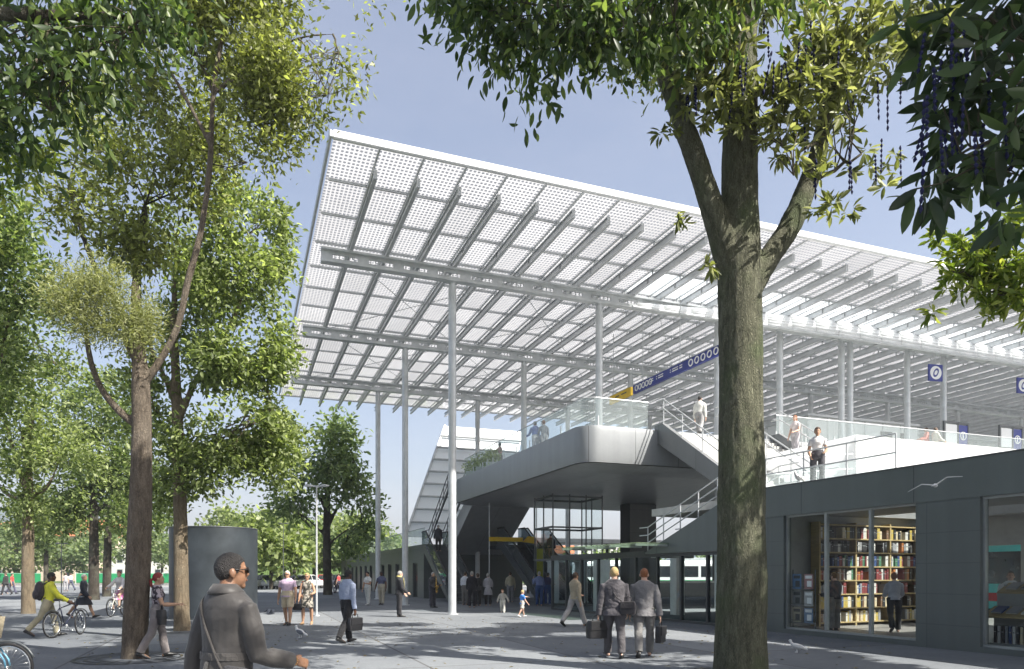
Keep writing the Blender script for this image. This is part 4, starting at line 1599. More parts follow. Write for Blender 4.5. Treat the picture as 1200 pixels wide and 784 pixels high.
def leaves_mesh(name, pos, axis, size, kind='fine', width=.5, up=.6, rg=rng):
    """leaf blades: pos (n,3), axis (n,3) leaf directions, size (n,)"""
    V, Fc = leaf_template(kind)
    n = len(pos)
    axis = unit(axis)
    nr = rg.normal(size=(n, 3)) * (1 - up) + np.array([0, 0, 1.0]) * up
    side = unit(np.cross(axis, nr) + 1e-6)
    nrm = np.cross(side, axis)
    P = (pos[:, None, :] + size[:, None, None] * (V[None, :, 0:1] * width * 2 * side[:, None, :] + V[None, :, 1:2] * axis[:, None, :] + V[None, :, 2:3] * nrm[:, None, :]))
    k = len(V)
    # quads with a doubled corner become triangles
    faces = (Fc[None, :, :] + (np.arange(n) * k)[:, None, None])
    quad = Fc[:, 2] != Fc[:, 3]
    me = bpy.data.meshes.new(name)
    me.vertices.add(n * k)
    me.vertices.foreach_set('co', P.reshape(-1).astype(np.float32))
    fq = faces[:, quad, :].reshape(-1, 4)
    ft = faces[:, ~quad, :3].reshape(-1, 3)
    loops = np.concatenate([fq.ravel(), ft.ravel()]).astype(np.int32)
    me.loops.add(len(loops))
    me.loops.foreach_set('vertex_index', loops)
    me.polygons.add(len(fq) + len(ft))
    st = np.concatenate([np.arange(len(fq)) * 4, len(fq) * 4 + np.arange(len(ft)) * 3]).astype(np.int32)
    me.polygons.foreach_set('loop_start', st)
    me.update(calc_edges=True)
    if kind == 'big':
        me.polygons.foreach_set('use_smooth', [True] * len(me.polygons))
    return me


def vnoise(p, f, seed):
    return np.array([noise.noise((x * f + seed, y * f, z * f - seed)) for x, y, z in p])


def sprig_points(blobs, rg, gap=0.0, freq=.8, shell=.45):
    """centres of leaf sprigs in a set of ellipsoids (centre, radii, count)"""
    out, ctr = [], []
    for c, r, n in blobs:
        d = unit(rg.normal(size=(int(n * 1.6), 3)))
        rad = rg.random(len(d)) ** shell
        p = np.array(c)[None] + d * rad[:, None] * np.array(r)[None]
        if gap > -1:
            nz = vnoise(p, freq, 3.1)
            p = p[nz > gap - .25][:n] if gap else p[:n]
        out.append(p)
        ctr.append(np.repeat(np.array(c)[None], len(p), 0))
    return np.concatenate(out), np.concatenate(ctr)


def foliage(name, blobs, mat, parent, per=7, size=.14, spread=.22, kind='fine', width=.32, up=.55, droop=-.1, out=.6, gap=.1, freq=.8, shell=.45, rg=rng, rosette=False):
    sp, ct = sprig_points(blobs, rg, gap, freq, shell)
    n = len(sp)
    outd = unit(sp - ct + rg.normal(size=(n, 3)) * .15)
    pos = np.repeat(sp, per, 0)
    od = np.repeat(outd, per, 0)
    m = len(pos)
    if rosette:
        ax = rg.normal(size=(m, 3)) + od * out + np.array([0, 0, droop])
        ax = unit(ax)
        pos = pos + ax * spread * .15 + rg.normal(size=(m, 3)) * spread * .18
    else:
        pos = pos + rg.normal(size=(m, 3)) * spread
        ax = rg.normal(size=(m, 3)) * .7 + od * out + np.array([0, 0, droop])
    sz = size * (.65 + .7 * rg.random(m))
    me = leaves_mesh(name, pos - np.array(parent.location)[None], ax, sz, kind, width, up, rg)
    o = obj(name, me, mat, parent)
    return o, sp


def limb_tubes(mb, a, b, r0, r1, rg, n=6, sag=.08, jit=.06, sides=7):
    a, b = Vector(a), Vector(b)
    L_ = (b - a).length
    pts, rad = [], []
    for k in range(n + 1):
        t = k / n
        p = a.lerp(b, t) + Vector((0, 0, sag * L_ * math.sin(PI * t)))
        if 0 < k < n:
            p += Vector(rg.normal(size=3)) * jit * L_ * .5
        pts.append(p); rad.append(r0 + (r1 - r0) * t)
    mb.tube(pts, rad, sides)
    return pts


def branches(parent, hubs, sprigs, mat, rg, nsub=10, r=.03, name='branch'):
    """boughs from trunk hubs to the blobs and twigs to some sprigs"""
    g = MB()
    loc = Vector(parent.location)
    for (h, c, rr) in hubs:
        h, c = Vector(h), Vector(c)
        pts = limb_tubes(g, h - loc, c - loc, rr, rr * .45, rg, 6)
        d = np.linalg.norm(sprigs - np.array(c)[None], axis=1)
        idx = np.argsort(d)[: max(nsub * 6, 1)]
        idx = rg.choice(idx, min(nsub, len(idx)), replace=False)
        for i in idx:
            st = pts[rg.integers(3, len(pts))]
            limb_tubes(g, st, Vector(sprigs[i]) - loc, rr * .35, .006, rg, 4, .03, .08, 5)
    return g.build(name, mat, parent, True)


def trunk_mesh(limbs, vox, parent, mat, name='trunk', rough_amp=.02, seedv=0.0, smooth=3):
    g = MB()
    loc = Vector(parent.location)
    for pts, rad in limbs:
        # refine polyline smoothly
        P = [Vector(p) - loc for p in pts]
        Q, Rr = [], []
        m_ = len(P)
        for i in range(m_ - 1):
            p0, p1, p2, p3 = P[max(0, i - 1)], P[i], P[i + 1], P[min(m_ - 1, i + 2)]
            for k in range(5):
                t = k / 5
                Q.append(.5 * ((2 * p1) + (p2 - p0) * t + (2 * p0 - 5 * p1 + 4 * p2 - p3) * t * t + (3 * p1 - p0 - 3 * p2 + p3) * t ** 3))
                Rr.append(rad[i] * (1 - t) + rad[i + 1] * t)
        Q.append(P[-1]); Rr.append(rad[-1])
        g.tube(Q, Rr, 16)
    me = fuse(g, vox, smooth, .6, name)
    # bark relief in the real surface
    n = len(me.vertices)
    co = np.empty(n * 3, np.float32); me.vertices.foreach_get('co', co); co = co.reshape(-1, 3)
    no = np.empty(n * 3, np.float32); me.vertices.foreach_get('normal', no); no = no.reshape(-1, 3)
    h = np.array([noise.noise((x * 2.2 + seedv, y * 2.2, z * .9)) * 1.4 + noise.noise((x * 11, y * 11 + seedv, z * 3.0)) * .55 + noise.noise((x * 24, y * 24, z * 7)) * .35 for x, y, z in co])
    co += no * (h[:, None] * rough_amp)
    me.vertices.foreach_set('co', co.ravel()); me.update()
    return obj(name, me, mat, parent, True)


def B(px, py, rx, ry, Y, n, rd=None):
    """ellipsoid of foliage: middle and half sizes as seen in the photograph at distance Y"""
    s = Y / F
    return (tuple(at(px, py, Y)), (rx * s, (rd if rd else (rx + ry) / 2 * s), ry * s), n)


def tree(name, label, base, limbs, blobs, leaf, bark, rg, per=9, size=.16, spread=.24, width=.3, gap=.15, kind='fine', vox=.05, hubs=None, up=.5, droop=-.15, nsub=10, hr=.05, freq=.7, group=None):
    t = thing(name, label, 'tree', (base[0], base[1], 0), 0, group)
    trunk_mesh(limbs, vox, t, bark, rough_amp=.010)
    _, spr = foliage('crown', blobs, leaf, t, per=per, size=size, spread=spread, kind=kind, width=width, up=up, droop=droop, gap=gap, freq=freq, rg=rg)
    if hubs is None:
        hubs = []
        tops = [l[0][-1] for l in limbs]
        for c, r, n in blobs:
            h = min(tops, key=lambda q: (Vector(q) - Vector(c)).length)
            hubs.append((h, c, hr))
    branches(t, hubs, spr, bark, rg, nsub)
    return t

# --- the big mossy tree on the right
rg1 = np.random.default_rng(21)
YB = 11.2
b0 = gr(868, 793)
big = thing('broadleaf_tree', 'big mossy trunked tree with a three way fork and olive yellow leaves', 'tree', (b0.x, b0.y, 0))
p = lambda px, py, dy=0.0: at(px, py, YB + dy)
limbs = [
    ([Vector((b0.x, b0.y, -.1)), Vector((b0.x, b0.y, .35)), p(869, 600, -.1), p(868, 430), p(867, 330), p(867, 240), p(868, 120), p(872, -20), p(880, -160)],
     [.47, .41, .365, .335, .335, .29, .26, .23, .17]),
    ([p(866, 350), p(848, 285, -.1), p(822, 205, -.2), p(794, 125, -.3), p(772, 60, -.35), p(752, -60, -.4)], [.22, .21, .175, .15, .13, .09]),
    ([p(874, 348), p(900, 305, .05), p(925, 265, .1), p(943, 225, .15), p(962, 165, .2), p(975, 60, .3)], [.20, .185, .175, .16, .12, .08]),
]
trunk_mesh(limbs, .035, big, M['bark_big'], rough_amp=.016)
blobs = [B(905, 100, 70, 70, YB - .6, 90), B(820, 60, 62, 75, YB - .9, 84), B(980, 90, 75, 80, YB - .4, 110), B(905, 180, 34, 26, YB - .9, 14), B(990, 215, 50, 34, YB - .4, 34),
         B(1015, 160, 45, 55, YB - .2, 30), B(880, 5, 130, 50, YB - .3, 90), B(1050, 40, 70, 60, YB, 50),
         B(880, -170, 260, 130, YB + .5, 420, 3.0), B(1050, -120, 200, 120, YB + 1.5, 240, 2.5), B(780, -130, 150, 100, YB, 160, 2.2)]
fo, spr = foliage('crown', blobs, M['leaf_olive'], big, per=11, size=.19, spread=.15, kind='leaf', width=.17, up=.5, droop=.05, out=.5, gap=.18, freq=.9, shell=.55, rg=rg1, rosette=True)
hubs = [(p(943, 225, .15), p(1010, 180, -.2), .04), (p(868, 120), p(905, 100, -.6), .05), (p(772, 60, -.35), p(820, 60, -.9), .04), (p(962, 165, .2), p(980, 90, -.4), .05),
        (p(962, 165, .2), p(930, 205, -.9), .03), (p(872, -20), p(880, 5, -.3), .05), (p(975, 60, .3), p(1050, 40), .05), (p(880, -160), p(1050, -120, 1.5), .07), (p(880, -160), p(880, -170, .5), .07), (p(752, -60, -.4), p(780, -130), .05)]
branches(big, hubs, spr, M['twig'], rg1, 8)
# sprays low on the trunk and forks
sm = [B(782, 155, 14, 10, YB - .5, 3), B(790, 255, 20, 8, YB - .4, 2), B(972, 243, 34, 13, YB - .4, 9), B(830, 318, 8, 8, YB - .5, 3)]
for b_ in sm:
    foliage('leaf_spray', [b_], M['leaf_olive'], big, per=9, size=.18, spread=.11, kind='leaf', width=.17, gap=0, rg=rg1, rosette=True)
# dark blue strings of pods
gpod = MB()
for k in range(7):
    gpod.tube([(0, 0, -.075 * k), (.004, 0, -.075 * k - .03), (0, 0, -.075 * k - .06)], [.008, .019, .008], 6)
    gpod.tube([(0, 0, -.075 * k - .06), (0, 0, -.075 * k - .075)], .003, 4)
pod0 = gpod.build('hanging_pod', M['pod'], big, True)
for k in range(46):
    if k < 30:
        q = at(rg1.uniform(800, 1010), rg1.uniform(-10, 105), YB - rg1.uniform(.5, 1.2))
    else:
        q = at(rg1.uniform(920, 1060), rg1.uniform(20, 200), YB - rg1.uniform(.3, .8))
    o = pod0 if k == 0 else pod0.copy()
    if k:
        COL.objects.link(o)
    o.location = q - Vector(big.location)
    s_ = rg1.uniform(.7, 1.35)
    o.scale = (1, 1, s_)
    o.rotation_euler = (rg1.normal() * .08, rg1.normal() * .08, rg1.uniform(0, 6))

# --- tree out of frame on the near right: big dark leaves hang into the corner
rg2 = np.random.default_rng(5)
nr = thing('overhanging_tree', 'near tree at the right edge whose large dark leaves hang into view', 'tree', (6.6, 4.2, 0))
trunk_mesh([([(6.6, 4.2, -.1), (6.6, 4.2, 2), (6.5, 4.3, 4.2), (6.0, 4.6, 6.5), (5.6, 4.8, 9)], [.3, .26, .23, .17, .08]),
            ([(6.55, 4.25, 3.6), (5.6, 4.7, 4.7), (4.6, 5.2, 5.0), (3.7, 5.4, 4.9)], [.12, .09, .05, .02])], .05, nr, M['bark_dark'])
Yn = 5.3
bl = [B(1150, 95, 62, 55, Yn, 20), B(1185, 170, 45, 60, Yn - .2, 15), B(1120, 185, 40, 55, Yn + .2, 13), B(1170, 250, 30, 20, Yn - .3, 4), B(1085, 215, 18, 22, Yn, 4), B(1180, 10, 90, 45, Yn, 32), B(1100, 40, 50, 45, Yn + .3, 13), B(1290, 100, 90, 130, Yn, 30)]
_, spr = foliage('crown', bl, M['leaf_big'], nr, per=5, size=.235, spread=.16, kind='big', width=.165, up=.35, droop=-.55, out=.7, gap=0, rg=rg2, rosette=True)
foliage('upper_crown', [((5.6, 4.8, 8.6), (2.2, 2.2, 1.5), 150), ((4.6, 6.2, 9.4), (1.9, 1.6, .9), 95), ((7.2, 5.4, 8.6), (1.5, 1.8, 1.3), 60)], M['leaf_dark'], nr, per=9, size=.2, spread=.2, kind='leaf', width=.2, gap=.2, rg=rg2)
branches(nr, [((4.6, 5.2, 5.0), tuple(at(1150, 95, Yn)), .02), ((3.7, 5.4, 4.9), tuple(at(1120, 185, Yn)), .018), ((4.6, 5.2, 5.0), tuple(at(1180, 200, Yn)), .02), ((4.2, 5.3, 5.0), tuple(at(1160, 20, Yn)), .02)], spr, M['twig'], rg2, 9, name='branch')
for k in range(26):
    q = at(rg2.uniform(1065, 1195), rg2.uniform(20, 190), Yn - rg2.uniform(-.2, .5))
    o = pod0.copy(); o.parent = nr; COL.objects.link(o)
    o.location = q - Vector(nr.location); o.scale = (.8, .8, rg2.uniform(.5, .85)); o.rotation_euler = (rg2.normal() * .1, rg2.normal() * .1, 0)

# --- tree out of frame above: dark green leaves along the top of the picture
rg3 = np.random.default_rng(8)
tp = thing('overhanging_tree', 'tree overhead whose dark green drooping leaves fringe the top of the view', 'tree', (4.9, .6, 0))
trunk_mesh([([(4.9, .6, -.1), (4.9, .6, 3), (4.6, 1.2, 6), (4.0, 2.4, 8.6), (3.4, 3.4, 11)], [.34, .29, .26, .2, .1]),
            ([(4.5, 1.4, 6.4), (3.2, 4.0, 8.6), (1.8, 6.6, 9.4), (.6, 8.2, 9.4), (-.3, 8.8, 9.2)], [.18, .14, .11, .07, .03])], .06, tp, M['bark_dark'])
Yt = 8.4
bl = [B(585, 20, 70, 28, Yt, 32), B(655, 50, 48, 36, Yt, 34), B(590, 60, 26, 22, Yt + .1, 13), B(700, 30, 62, 36, Yt - .2, 36), B(740, 52, 38, 28, Yt + .2, 22), B(790, 20, 70, 42, Yt + .5, 34), B(550, 5, 45, 16, Yt, 18), B(632, 92, 20, 22, Yt, 9),
      B(640, -70, 200, 70, Yt, 190, 1.6), B(850, -40, 120, 70, Yt + .3, 110, 1.4)]
_, spr = foliage('crown', bl, M['leaf_dark'], tp, per=11, size=.155, spread=.16, kind='big', width=.19, up=.3, droop=-1.1, out=.5, gap=0, rg=rg3)
foliage('upper_crown', [((3.2, 3.6, 10.6), (2.4, 2.0, 1.4), 170), ((1.2, 6.6, 10.8), (2.2, 2.0, 1.0), 110), ((5.6, 2.4, 10), (1.8, 2.0, 1.4), 70)], M['leaf_dark'], tp, per=9, size=.22, spread=.2, kind='leaf', width=.2, gap=.2, rg=rg3)
branches(tp, [((1.8, 6.6, 9.4), tuple(at(790, 25, Yt)), .03), ((.6, 8.2, 9.4), tuple(at(655, 50, Yt)), .03), ((-.3, 8.8, 9.2), tuple(at(585, 20, Yt)), .02), ((1.2, 7.4, 9.4), tuple(at(720, 40, Yt)), .03)], spr, M['twig'], rg3, 20)

foliage('upper_crown', [((3.0, 10.4, 12.9), (2.0, 2.0, .9), 600), ((3.0, 8.0, 12.6), (2.0, 2.0, .9), 560), ((8.6, 12.2, 14.2), (2.2, 1.8, .9), 640), ((4.8, 12.6, 13.8), (2.6, 1.8, .9), 600), ((10.6, 11.6, 13.8), (2.2, 2.0, .9), 600), ((.2, 7.6, 12.2), (1.6, 1.6, .9), 300), ((6.4, 13.6, 15.3), (2.2, 1.5, .8), 600), ((9.6, 14.0, 15.5), (2.0, 1.4, .8), 560), ((12.6, 14.0, 15.4), (2.0, 1.4, .8), 520)],  # unseen leaf masses above the view, added to shade the near paving
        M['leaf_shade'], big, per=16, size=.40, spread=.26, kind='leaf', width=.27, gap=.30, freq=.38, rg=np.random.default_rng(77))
rgs = np.random.default_rng(78)
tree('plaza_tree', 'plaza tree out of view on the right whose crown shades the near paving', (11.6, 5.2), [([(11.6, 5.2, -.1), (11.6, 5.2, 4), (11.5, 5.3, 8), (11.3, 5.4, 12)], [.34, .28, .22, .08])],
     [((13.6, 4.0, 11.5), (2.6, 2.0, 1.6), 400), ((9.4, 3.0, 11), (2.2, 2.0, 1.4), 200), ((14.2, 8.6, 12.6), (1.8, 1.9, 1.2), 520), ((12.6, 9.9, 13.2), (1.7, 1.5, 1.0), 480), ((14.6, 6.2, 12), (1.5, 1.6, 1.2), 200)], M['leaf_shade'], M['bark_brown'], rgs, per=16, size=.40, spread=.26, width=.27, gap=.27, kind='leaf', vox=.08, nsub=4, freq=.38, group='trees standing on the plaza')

# brownish fine foliage between the dark fringe and the olive crown
foliage('fine_foliage', [B(735, 30, 75, 42, 12.2, 110), B(770, 75, 36, 26, 12.0, 40)], M['leaf_brown'], big, per=14, size=.11, spread=.16, kind='fine', width=.25, gap=.1, rg=rg3)

# --- lime leaved tree at the right edge, trunk out of frame
rg4 = np.random.default_rng(9)
lm = thing('lime_tree', 'small tree with sunlit lime yellow leaves against the solar roof', 'tree', (8.2, 9.6, 0))
trunk_mesh([([(8.2, 9.6, -.1), (8.2, 9.6, 2), (8.1, 9.7, 4), (7.6, 9.8, 6)], [.16, .13, .11, .05])], .04, lm, M['bark_pale'])
Yl = 9.6
bl = [B(1165, 300, 45, 40, Yl, 70), B(1180, 345, 42, 30, Yl, 60), B(1125, 315, 26, 28, Yl, 24), B(1200, 275, 40, 40, Yl, 50), B(1090, 368, 16, 6, Yl, 3), B(1110, 275, 30, 12, Yl, 6), B(1290, 320, 90, 80, Yl, 160)]
_, spr = foliage('crown', bl, M['leaf_lime'], lm, per=10, size=.15, spread=.12, kind='leaf', width=.18, gap=.12, rg=rg4, rosette=True)
branches(lm, [((8.1, 9.7, 4.6), tuple(at(1165, 300, Yl)), .03), ((8.1, 9.7, 4.4), tuple(at(1170, 345, Yl)), .025), ((8.0, 9.7, 4.9), tuple(at(1115, 318, Yl)), .02), ((8.1, 9.7, 4.4), tuple(at(1290, 320, Yl)), .04)], spr, M['twig'], rg4, 14)

# --- near left: dark glossy leaves in the corner, trunk out of frame
rg5 = np.random.default_rng(15)
nl = thing('overhanging_tree', 'near tree at the left edge whose bright and dark leaves hang in the corner', 'tree', (-7.6, 5.2, 0))
trunk_mesh([([(-7.6, 5.2, -.1), (-7.6, 5.2, 3), (-7.2, 5.6, 6), (-6.4, 6.6, 8.5)], [.28, .24, .2, .1]),
            ([(-7.3, 5.5, 5.6), (-6.2, 6.8, 7.0), (-5.0, 7.6, 7.6), (-3.9, 8.0, 7.9)], [.13, .1, .06, .03])], .05, nl, M['bark_dark'])
Yc = 7.8
bl = [B(40, 40, 75, 60, Yc, 50), B(60, 120, 60, 45, Yc, 30), B(5, 150, 40, 40, Yc, 18), B(140, 30, 55, 35, Yc + .2, 30), B(110, 85, 45, 40, Yc, 20), B(185, 20, 30, 22, Yc, 14), B(-50, 80, 80, 110, Yc, 50), B(60, -70, 200, 70, Yc, 90, 1.5)]
_, spr = foliage('crown', bl, M['leaf_dark'], nl, per=11, size=.15, spread=.17, kind='big', width=.19, up=.3, droop=-.9, out=.5, gap=0, rg=rg5)
branches(nl, [((-5.0, 7.6, 7.6), tuple(at(60, 130, Yc)), .025), ((-5.0, 7.6, 7.6), tuple(at(40, 40, Yc)), .025), ((-3.9, 8.0, 7.9), tuple(at(140, 40, Yc)), .02)], spr, M['twig'], rg5, 18)
foliage('variegated_foliage', [B(20, 210, 45, 40, 9.0, 40), B(75, 185, 40, 24, 9.0, 22), B(15, 265, 32, 30, 9.0, 22)], M['leaf_lime'], nl, per=12, size=.13, spread=.13, kind='leaf', width=.14, gap=.1, rg=rg5, rosette=True)

# --- slender tree on the left with a feathery clump
rg6 = np.random.default_rng(33)
YL = 13.6
b0 = gr(158, 771)
sl_ = thing('slender_tree', 'slender brown trunk with a feathery yellow clump and a tall olive crown', 'tree', (b0.x, b0.y, 0))
p = lambda px, py, dy=0.0: at(px, py, YL + dy)
trunk_mesh([
    ([Vector((b0.x, b0.y, -.1)), Vector((b0.x, b0.y, .25)), p(163, 640), p(166, 520), p(165, 455), p(162, 400), p(158, 330)], [.28, .235, .215, .185, .165, .12, .06]),
    ([p(163, 500), p(140, 482), p(117, 452), p(104, 412), p(98, 360)], [.085, .075, .065, .055, .03]),
    ([p(168, 450), p(186, 425), p(207, 385), p(220, 330), p(236, 268), p(246, 190), p(250, 110), p(262, 30), p(275, -60)], [.085, .07, .065, .06, .056, .052, .046, .04, .02]),
    ([p(164, 430), p(150, 405), p(143, 370)], [.075, .06, .03]),
    ([p(247, 170), p(215, 110), p(185, 60), p(160, 10)], [.05, .04, .03, .02]),
    ([p(250, 110), p(300, 70), p(350, 45), p(390, 40)], [.045, .035, .03, .015]),
], .028, sl_, M['bark_brown'], rough_amp=.009)
bl = [B(122, 360, 60, 40, YL - .2, 230), B(92, 345, 38, 28, YL - .4, 90), B(150, 382, 40, 30, YL - .4, 90), B(120, 325, 40, 20, YL, 40)]
foliage('feathery_clump', bl, M['leaf_fuzzy'], sl_, per=26, size=.10, spread=.15, kind='fine', width=.10, up=.2, droop=.1, out=.7, gap=.14, freq=1.3, rg=rg6)
bl = [B(225, 60, 70, 55, YL + .4, 300), B(290, 90, 60, 50, YL, 230), B(345, 90, 50, 50, YL - .3, 180), B(385, 115, 34, 26, YL - .3, 70), B(260, 20, 90, 40, YL + .3, 260), B(370, 30, 55, 38, YL, 150), B(400, 75, 25, 30, YL, 50), B(330, 130, 50, 36, YL + .2, 110), B(310, 160, 34, 30, YL - .3, 30), B(180, 110, 50, 45, YL + .5, 80), B(280, -60, 190, 80, YL, 300, 2.2)]
_, spr = foliage('crown', bl, M['leaf_brown'], sl_, per=16, size=.13, spread=.2, kind='fine', width=.22, up=.4, gap=.18, freq=.7, rg=rg6)
branches(sl_, [(p(250, 110), p(290, 90), .03), (p(350, 45), p(385, 110, -.3), .02), (p(250, 110), p(225, 60, .4), .03), (p(390, 40), p(400, 75), .02), (p(300, 70), p(310, 160, -.3), .02)], spr, M['twig'], rg6, 14)

# --- dark tree just behind it (shaded brown green mass)
rg7 = np.random.default_rng(34)
Yd = 16.5
q = lambda px, py, Y: at(px, py, Y)
b0 = gr(95, 753)
tree('shade_tree', 'dark brown green tree filling the upper left behind the slender trunk', (-9.62, 18.2), [([(-9.62, 18.2, -.1), (-9.6, 18.2, 3), q(164, 430, 18), q(160, 330, 17.5), q(170, 240, 17)], [.2, .17, .14, .11, .06]),
     ([q(164, 400, 18), q(110, 310, 17.5), q(80, 220, 17)], [.09, .07, .04])],
     [B(190, 230, 75, 75, Yd, 240), B(140, 190, 60, 50, Yd, 140), B(230, 160, 50, 60, Yd, 120), B(170, 290, 55, 30, Yd, 80), B(95, 235, 45, 40, Yd + .8, 70), B(110, 130, 60, 45, Yd + .8, 90), B(290, 190, 36, 26, Yd - .5, 40)],
     M['leaf_brown'], M['bark_dark'], rg7, per=15, size=.16, spread=.2, width=.22, gap=.26, kind='leaf', hr=.022)

# --- bright green tree behind: trunk beside the steel drum
rg8 = np.random.default_rng(35)
b0 = gr(213, 739)
Y2 = b0.y
q = lambda px, py, dy=0.0: at(px, py, Y2 + dy)
tree('green_tree', 'bright green full crowned tree whose pale trunk stands before the steel drum', b0,
     [([Vector((b0.x, b0.y, -.1)), Vector((b0.x, b0.y, .3)), q(212, 640), q(210, 560), q(208, 490), q(206, 440), q(204, 380), q(206, 300)], [.27, .22, .19, .175, .15, .13, .10, .05]),
      ([q(208, 500), q(225, 455), q(245, 420), q(275, 370), q(290, 320)], [.09, .085, .07, .06, .03]),
      ([q(207, 480), q(192, 440), q(178, 410), q(170, 370)], [.08, .07, .06, .03]),
      ([q(209, 540), q(245, 520), q(290, 500), q(320, 480)], [.06, .05, .04, .02])],
     [B(290, 270, 52, 50, Y2, 260), B(265, 330, 70, 50, Y2 - .4, 310), B(310, 320, 34, 50, Y2, 100), B(215, 290, 50, 50, Y2 + .8, 120), B(275, 420, 70, 40, Y2 - .5, 270), B(310, 400, 34, 34, Y2, 70),
      B(265, 500, 70, 40, Y2 - .4, 240), B(310, 540, 48, 40, Y2 + .6, 120), B(240, 550, 50, 42, Y2, 110), B(330, 500, 28, 34, Y2 + .6, 46), B(180, 480, 46, 60, Y2 + .5, 130), B(190, 560, 40, 40, Y2 + .6, 80), B(215, 390, 40, 40, Y2 + .8, 70)],
     M['leaf_bright'], M['bark_pale'], rg8, per=20, size=.155, spread=.20, width=.27, gap=.29, kind='leaf', nsub=9, hr=.035, freq=.75)

# --- row of plaza trees further left
def plaza_tree(px, py_base, crown, label, leaf, bark, seed, rr=.21, lean=0.0, per=16, size=.175, top=None):
    rg = np.random.default_rng(seed)
    b0 = gr(px, py_base)
    Y = b0.y
    q = lambda x, y, dy=0.0: at(x, y, Y + dy)
    cx = sum(c[0] for c in crown) / len(crown)
    cy = sum(c[1] for c in crown) / len(crown)
    lo = max(c[1] + c[3] for c in crown)
    ft = top or (lo - 30)
    limbs = [([Vector((b0.x, b0.y, -.1)), Vector((b0.x, b0.y, .3)), q(px + lean * .5, (py_base + ft) / 2), q(px + lean, ft), q(px + lean * 1.2, (ft + cy) / 2), q(px + lean * 1.3, cy)], [rr * 1.25, rr * 1.05, rr * .92, rr * .8, rr * .55, rr * .25])]
    for k, c in enumerate(crown[:5]):
        t = rg.uniform(.0, .25)
        limbs.append(([q(px + lean, ft + t * 20), q((px + lean + c[0]) / 2 + rg.uniform(-6, 6), (ft + c[1]) / 2 + 8), q(c[0], c[1])], [rr * .42, rr * .33, rr * .12]))
    return tree('plaza_tree', label, b0, limbs, [B(c[0], c[1], c[2], c[3], Y + (c[5] if len(c) > 5 else 0), int(c[4] * 1.9)) for c in crown], leaf, bark, rg, per=per, size=size, spread=.24, width=.27, gap=.27, kind='leaf', vox=.06, nsub=6, hr=.03, group='trees standing on the plaza')

plaza_tree(33, 719, [(20, 480, 70, 60, 170), (70, 540, 60, 45, 120), (-10, 560, 60, 45, 100), (40, 400, 60, 60, 130), (-20, 400, 60, 80, 120), (80, 450, 50, 50, 90, 1.0), (30, 590, 55, 24, 60)], 'plaza tree with the leftmost pale trunk beside the cyclist on foot', M['leaf_bright'], M['bark_pale'], 41, .24, per=13)
plaza_tree(110, 703, [(110, 590, 60, 36, 150), (70, 600, 46, 30, 80), (140, 550, 50, 40, 110), (100, 530, 60, 40, 120), (120, 480, 50, 45, 160)], 'dark trunked plaza tree behind the woman in a dark coat', M['leaf_mid'], M['bark_dark'], 42, .3, size=.26)
plaza_tree(125, 699, [(130, 610, 40, 22, 60), (170, 600, 40, 36, 90, 2), (150, 560, 50, 40, 90, 3)], 'thin forked plaza tree behind the woman riding a bicycle', M['leaf_mid'], M['bark_dark'], 43, .28, 2, size=.28)
plaza_tree(54, 694, [(52, 630, 22, 18, 60), (60, 600, 34, 26, 80), (20, 610, 30, 26, 60)], 'small slim plaza tree near the dark lamp post', M['leaf_far'], M['bark_dark'], 44, .2, size=.3)
plaza_tree(-45, 740, [(-30, 420, 80, 90, 170), (-20, 300, 80, 80, 160), (20, 330, 50, 50, 90), (-60, 540, 70, 60, 80)], 'plaza tree mostly outside the left edge of the view', M['leaf_mid'], M['bark_brown'], 45, .24)

# --- the far tree left of the columns
rg = np.random.default_rng(50)
b0 = gr(384, 697)
Y6 = b0.y
q = lambda px, py, dy=0.0: at(px, py, Y6 + dy)
tree('ash_tree', 'airy tree with an open crown left of the grey columns', b0,
     [([Vector((b0.x, b0.y, -.1)), Vector((b0.x, b0.y, .5)), q(383, 650), q(383, 610), q(384, 575), q(386, 530), q(390, 505)], [.42, .34, .3, .27, .22, .14, .06]),
      ([q(383, 620), q(398, 590), q(415, 565)], [.15, .12, .05]), ([q(383, 600), q(368, 570), q(355, 545)], [.14, .1, .05]), ([q(384, 580), q(402, 545), q(412, 530)], [.12, .1, .05]), ([q(383, 640), q(405, 622), q(425, 612)], [.12, .09, .04]), ([q(383, 630), q(360, 608), q(340, 595)], [.12, .09, .04])],
     [B(390, 510, 26, 22, Y6, 85), B(415, 545, 24, 26, Y6, 85), B(360, 545, 30, 28, Y6, 95), B(390, 560, 30, 26, Y6 - 1, 80), B(420, 590, 24, 16, Y6, 55), B(345, 590, 30, 20, Y6, 70), B(430, 622, 18, 12, Y6, 30), B(365, 620, 32, 14, Y6, 50), B(400, 640, 30, 12, Y6 + 2, 40)],
     M['leaf_far'], M['bark_dark'], rg, per=10, size=.42, spread=.5, width=.26, gap=.18, kind='leaf', vox=.10, nsub=9, hr=.07, freq=.35)

